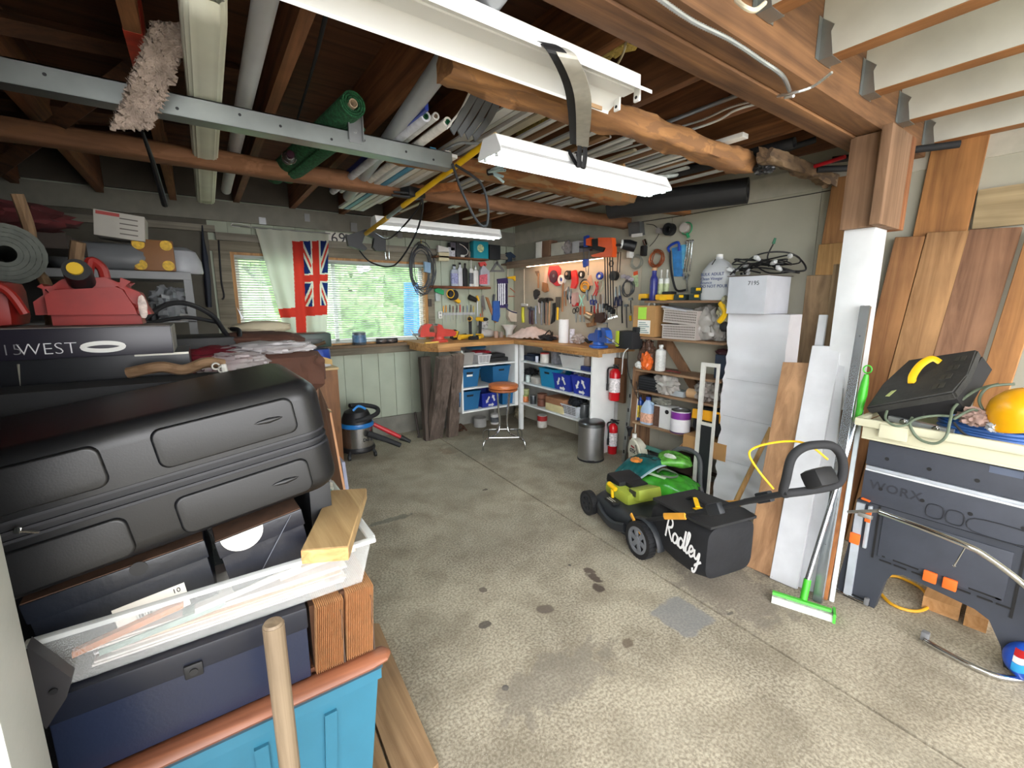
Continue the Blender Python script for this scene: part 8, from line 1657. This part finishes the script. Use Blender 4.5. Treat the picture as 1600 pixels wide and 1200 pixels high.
# curved black tube handle
m=M(); m.tube(spl([P(222,502,Y=2.6),P(255,478,Y=2.6),P(290,474,Y=2.6),P(330,492,Y=2.6),P(352,520,Y=2.55),P(365,535,Y=2.5),P(374,528,Y=2.5),P(373,516,Y=2.55),P(362,514,Y=2.6)],6),.011,8); m.tube(spl([P(224,507,Y=2.65),P(290,496,Y=2.65),P(345,505,Y=2.65)],6),.009,8); one(m,'trolley_handle',BLK,'bent black tube handle arching over the bags','handle')
m=M(); m.box((-.02,2.62,1.35),(.30,.3,.2),bev=.02); one(m,'black_case',mat('#1b1c1e',.6),'black case under the bent tube handle','case')
# curled white clips + driftwood
t=thing('curtain_rings','bundle of white S-shaped plastic hooks on the suitcase edge','hooks')
for (u,v) in ((328,592),(340,590),(347,577),(337,572)):
    q=P(u,v,Y=1.72); m=M(); m.tube([q+p_ for p_ in arc(V((0,0,0)),.010,PI*.1,PI*1.9,14,'XZ')],.003,6,flat=(1,5)); m.obj('hook',mat('#c9c8c2',.4),t)
m=M(); m.tube([P(349,570,Y=1.72),P(356,598,Y=1.70)],.009,8); m.obj('hook_stem',mat('#c9c8c2',.4),t)
cable([V((-.20,1.78,1.39)),V((-.12,1.76,1.405)),V((-.06,1.77,1.39)),V((0,1.76,1.41)),V((.05,1.77,1.40))],.017,wood('#9c7f62','#64492f','X',20,.8),'driftwood','twisted brown driftwood lying behind the suitcase','driftwood')
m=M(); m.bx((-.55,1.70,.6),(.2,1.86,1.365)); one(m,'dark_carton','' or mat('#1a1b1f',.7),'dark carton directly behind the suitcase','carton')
# wooden cabinet by window with bucket
t=thing('wooden_cabinet','plain wooden cabinet below the left part of the window','cabinet'); CWD=wood('#8b5c34','#5e3a1e','Z',12,.55)
m=M(); m.bx((.45,4.50,0),(1.055,4.98,.965),.003); m.obj('cabinet_body',CWD,t); m=M(); m.bx((.44,4.49,.966),(1.065,4.99,.988),.003); m.obj('top_board',wood('#c2a778','#96794b','X',14,.5,False),t)
q=V((.93,4.72,.989)); t=can('blue_bucket',q,.115,.17,mat('#1e3f95',.4),'blue bucket with a white band on the wooden cabinet','bucket',band=(.0,.3),bandm=mat('#c7cbd2',.4))
m=M(); m.sheet(lambda a,b:q+V((-.14+.24*a,-.125-.01*math.sin(a*9),.16-.09*a-.06*b+.012*noise.noise(V((a*5,b*5,1))))),12,6,.004); one(m,'tan_cloth',mat('#c9a86e',.85,var=.12),'tan cloth with a green print hanging over the blue bucket','cloth')
m=M(); m.tube(spl([q+V((-.22,-.05,.19)),q+V((-.1,-.1,.2)),q+V((.0,-.08,.22)),q+V((.06,-.08,.24))],5),[.012]*6+[.015]*5+[.018]*5,8); one(m,'rope_whisk',wood('#6b543b','#3d2d1e','X',30,.9),'frayed brown rope end lying on the bucket','rope')
t=thing('green_case','dark green plastic case on the bucket, in front of the flag','case'); m=M(); m.box(P(486,531,Y=4.75),(.34,.22,.14),bev=.02); m.obj('case_body',mat('#243a33',.4),t); q2=P(486,531,Y=4.75); m=M(); m.box(q2+V((-.02,-.113,-.01)),(.2,.006,.05),bev=.002); m.obj('front_panel',mat('#111a17',.4),t)
# leaning framed panel
t=thing('leaning_panel','flat panel with a peach wooden edge leaning beside the suitcase','panel')
a=P(537,775,Z=.0); a.z=.002
m=M(); b0=V((.845,3.30,.002)); pts=[V((.40,2.95,.93)),V((.60,3.28,.86)),V((.85,3.50,.002)),V((.45,2.9,.002))]
e0=P(546,790,Y=3.35); m.prism([P(516,645,Y=3.42),P(499,605,Y=3.05),P(499,780,Y=3.05),P(543,796,Y=3.42)],(.0,.012,0)); m.obj('panel_face',wood('#6b4a33','#4a2f1e','Z',12,.6),t)
m=M(); m.prism([P(509,640,Y=3.40),P(517,640,Y=3.40),P(546,797,Y=3.40),P(530,797,Y=3.40)],(0,.03,0)); m.obj('peach_edge',mat('#c9956c',.6,var=.06),t)
m=M(); m.prism([P(488,618,Y=3.1),P(492,622,Y=3.1),P(519,645,Y=3.38),P(508,641,Y=3.38)],(0,.02,.006)); m.obj('top_edge',mat('#cbbf98',.6),t)
m=M(); m.prism([P(534,722,Y=3.5),P(539,722,Y=3.5),P(549,789,Y=3.5),P(543,789,Y=3.5)],(0,.3,0)); one(m,'grey_sheet',mat('#9a9fb5',.5),'thin lavender-grey sheet standing behind the peach-edged panel','sheet')
# shop vac
q=V((1.25,4.66,0)); t=thing('shop_vacuum','steel-bodied workshop vacuum with blue band and black hose','vacuum cleaner')
m=M(); m.lathe([(0,.07),(.17,.07),(.175,.09),(.165,.12),(0,.12)],q,n=32); m.obj('base',BLK,t)
for i in range(4): a=PI/4+i*PI/2; m=M(); c=q+V((math.cos(a)*.19,math.sin(a)*.19,.03)); m.lathe([(0,-.012),(.028,-.012),(.028,.012),(0,.012)],c,ax='X',n=14); m.tube([c+V((0,0,.02)),c+V((-math.cos(a)*.03,-math.sin(a)*.03,.06))],.016,8); m.obj('caster',BLK,t)
m=M(); m.lathe([(0,.12),(.158,.121),(.158,.33),(0,.33)],q,n=40); m.obj('steel_drum',mat('#b3b2b0',.25,metal=.95,var=.05),t)
m=M(); m.lathe([(0,.331),(.168,.331),(.172,.35),(.165,.375),(0,.375)],q,n=40); m.obj('blue_band',mat('#1f6fb5',.4),t)
m=M(); m.lathe([(0,.376),(.155,.376),(.15,.42),(.12,.49),(.06,.52),(0,.525)],q,n=32); m.obj('motor_head',BLK,t)
m=M(); m.tube(spl([q+V((-.06,-.1,.52)),q+V((0,-.1,.56)),q+V((.07,-.1,.52))],5),.013,8); m.obj('blue_handle',mat('#2f83cc',.4),t)
m=M(); m.tube(spl([q+V((-.05,-.16,.42)),q+V((.06,-.18,.44)),q+V((.19,-.1,.46)),q+V((.22,.03,.49)),q+V((.1,.1,.52)),q+V((-.05,.06,.54))],8),.024,10); m.obj('hose',DK,t)
m=M(); m.tube([q+V((.06,-.17,.27)),q+V((.22,-.25,.20)),q+V((.36,-.28,.12))],[.036,.028,.026],12); m.obj('floor_nozzle',DK,t); m=M(); m.tube([q+V((.16,-.05,.33)),q+V((.30,-.1,.24)),q+V((.42,-.13,.16))],[.022,.026,.022],12); m.obj('red_wand',mat('#b3202a',.4),t); m=M(); m.tube([q+V((.42,-.13,.16)),q+V((.52,-.16,.10))],[.032,.02],12); m.obj('nozzle_tip',BLK,t)
Tm=basis(q+V((0,0,.22)),(1,0,0),(0,0,1))
text('Dura',.045,BLK,t,basis(q+V((.01,-.160,.19)),(1,.06,0),(0,0,1)),'lettering',bold=.0015)
# umbrella, hose on the window wall
m=M(); q=BW.p(319,430,.05); m.tube([BW.p(316,352,.05),BW.p(317,375,.05),BW.p(320,400,.05),BW.p(324,440,.05),BW.p(327,480,.05)],[.008,.018,.036,.04,.032],10,flat=(.7,1)); one(m,'folded_umbrella',mat('#1b2130',.7),'navy folded umbrella hanging left of the window','umbrella')
cable([BW.p(341,365,.03),BW.p(343,400,.03),BW.p(346,440,.03),BW.p(350,462,.03),BW.p(347,468,.03)],.008,DK,'hanging_strap','thin dark strap hanging beside the umbrella','strap')
m=M(); m.prism([BW.p(370,480,.04),BW.p(381,498,.04),BW.p(377,497,.04)],(0,-.01,0)); one(m,'metal_spike',MET,'pointed metal blade sticking out over the window frame edge','blade')
# flag
t=thing('ensign_flag','white ensign flag with red cross hanging in front of the window','flag')
FP=[(401,357),(512,364),(511,525),(455,520)] # corners TL TR BR BL
Yf=YW-.09; tl_,tr_,br_,bl2=[P(u,v,Y=Yf) for u,v in ((399,356),(514,366),(512,532),(449,532))]
def fz(a,b):
    p_=tl_+(tr_-tl_)*a+(bl2-tl_)*b+(br_-tr_-bl2+tl_)*a*b
    return p_+V((0,.022*math.sin(a*13+b*2)*(.3+b)+.012*math.sin(a*27),0))
def flagmat():
    m=bpy.data.materials.new('flag_white'); m.use_nodes=True; return m
def cloth(c):
    m=bpy.data.materials.new('flag_cloth'); m.use_nodes=True; N,L=nodes(m); N.remove(N['Principled BSDF']); d=N.new('ShaderNodeBsdfDiffuse'); tr=N.new('ShaderNodeBsdfTranslucent'); x=N.new('ShaderNodeMixShader'); x.inputs[0].default_value=.45
    for q_ in (d,tr): q_.inputs[0].default_value=(*hexc(c),1)
    L.new(d.outputs[0],x.inputs[1]); L.new(tr.outputs[0],x.inputs[2]); L.new(x.outputs[0],N['Material Output'].inputs[0]); return m
FWm,FRm,FBm=cloth('#d8dccd'),cloth('#cf3f34'),cloth('#24346e')
m=M(); NU,NV=120,150; g=[[fz(i/(NU-1),j/(NV-1)) for j in range(NV)] for i in range(NU)]
def fcol(a,b):
    # design in flag pixels (photo): vertical red bar, horizontal red bar, canton at upper right
    u=399+115*a-  (1-a)*0; u=(399+(514-399)*a)*(1-b)+(449+(512-449)*a)*b; v=(356+10*a)*(1-b)+532*b
    if v<376: return 0
    xb0=454+ (v-376)*.055; xb1=471+(v-376)*.055
    if xb0<u<xb1: return 1
    if 478+(u-430)*.0<v+(u-470)*.06<493: return 1
    if u>xb1 and v<480:
        cu=491+(v-376)*.03; cv=433-(u-490)*.02; du=u-cu; dv=v-cv
        if abs(du)<5.2 or abs(dv)<5.2: return 1
        if abs(du)<7.5 or abs(dv)<7.5: return 0
        s=abs(abs(dv)*.44-abs(du)); 
        if s<1.8: return 1
        if s<5.2: return 0
        return 2
    return 0
vs=[p_ for r_ in g for p_ in r_]; bv=[m.bm.verts.new(p_) for p_ in vs]
for i in range(NU-1):
    for j in range(NV-1):
        f=m.bm.faces.new([bv[i*NV+j],bv[(i+1)*NV+j],bv[(i+1)*NV+j+1],bv[i*NV+j+1]]); f.smooth=True; f.material_index=fcol((i+.5)/(NU-1),(j+.5)/(NV-1))
m.obj('flag_cloth',[FWm,FRm,FBm],t)
m=M(); m.tube([BW.p(362,352,.08),BW.p(400,356,.09),BW.p(516,365,.09)],.006,8); m.obj('curtain_rod',GRYM,t); m=M(); m.tube(spl([BW.p(400,357,.09),BW.p(378,350,.09),BW.p(364,349,.08),BW.p(362,353,.08),BW.p(375,355,.08)],5),.003,6); m.obj('white_cord',WHT,t)
# number sign
t=thing('number_sign','white plate with hand-painted digits over the window','sign'); m=M(); BW.poly(m,[(508,362),(548,366),(547,386),(511,383)],.003,.01); m.obj('plate',PAPER,t)
text('69',.16,mat('#33343a',.6),t,basis(BW.p(517,379,.0145),(1,0,0),(0,0,1)),'lettering'); text('3',.15,mat('#33343a',.6),t,basis(BW.p(538,381,.0145),(1,0,0),(0,0,1)),'lettering')
# sill things
q=P(562,537,Y=YW-.07); q.z=WZ0+.001; t=can('metal_tin',q,.075,.14,mat('#5b6269',.35,metal=.4,var=.3,scale=20),'dark metal tin with a blue label on the window sill','tin',band=(.2,.8),bandm=mat('#4f6f8f',.4,var=.4,scale=25))
t=thing('safety_goggles','dark wrap-around goggles lying on the window sill','goggles'); a=P(588,533,Y=YW-.08);b=P(620,533,Y=YW-.08); m=M(); zz=WZ0+.032
m.tube(spl([V((a.x,a.y,zz)),V((a.x+.05,a.y-.02,zz)),V(((a.x+b.x)/2,a.y-.01,zz)),V((b.x-.05,b.y-.02,zz)),V((b.x,b.y,zz))],6),.031,10,flat=(1,.6)); m.obj('frame',BLK,t)
for f in (.27,.73): m=M(); m.blob((a.x+(b.x-a.x)*f,a.y-.027,zz),(.05,.012,.024),.0,1,1,8,base=False); m.obj('lens',mat('#5a4f4a',.15),t)
# chrome rack over the window
m=M(); m.tube([BW.p(598,362,.06),BW.p(600,378,.06),BW.p(603,405,.06),BW.p(608,405,.06),BW.p(608,396,.06),BW.p(604,362,.06)],.004,6); one(m,'wire_hook',CHR,'long bent chrome wire hook over the window','hook')
# ================================================================ origins to the base of each thing
def descend(o):
    r=[]
    for c in CH.get(o.name,()): r.append(c); r+=descend(c)
    return r
CH={}
for o in bpy.data.objects:
    if o.parent: CH.setdefault(o.parent.name,[]).append(o)
for o in [o for o in bpy.data.objects if o.parent is None and o.type in('MESH','EMPTY')]:
    ms=[q for q in [o]+descend(o) if q.type=='MESH']
    if not ms: continue
    lo=[1e9]*3; hi=[-1e9]*3
    for q in ms:
        for v in q.data.vertices:
            for i in range(3):
                t=v.co[i]
                if t<lo[i]: lo[i]=t
                if t>hi[i]: hi[i]=t
    c=V(((lo[0]+hi[0])/2,(lo[1]+hi[1])/2,lo[2]))
    if o.name in('floor',): continue
    for q in ms: q.data.transform(Matrix.Translation(-c))
    o.location=c
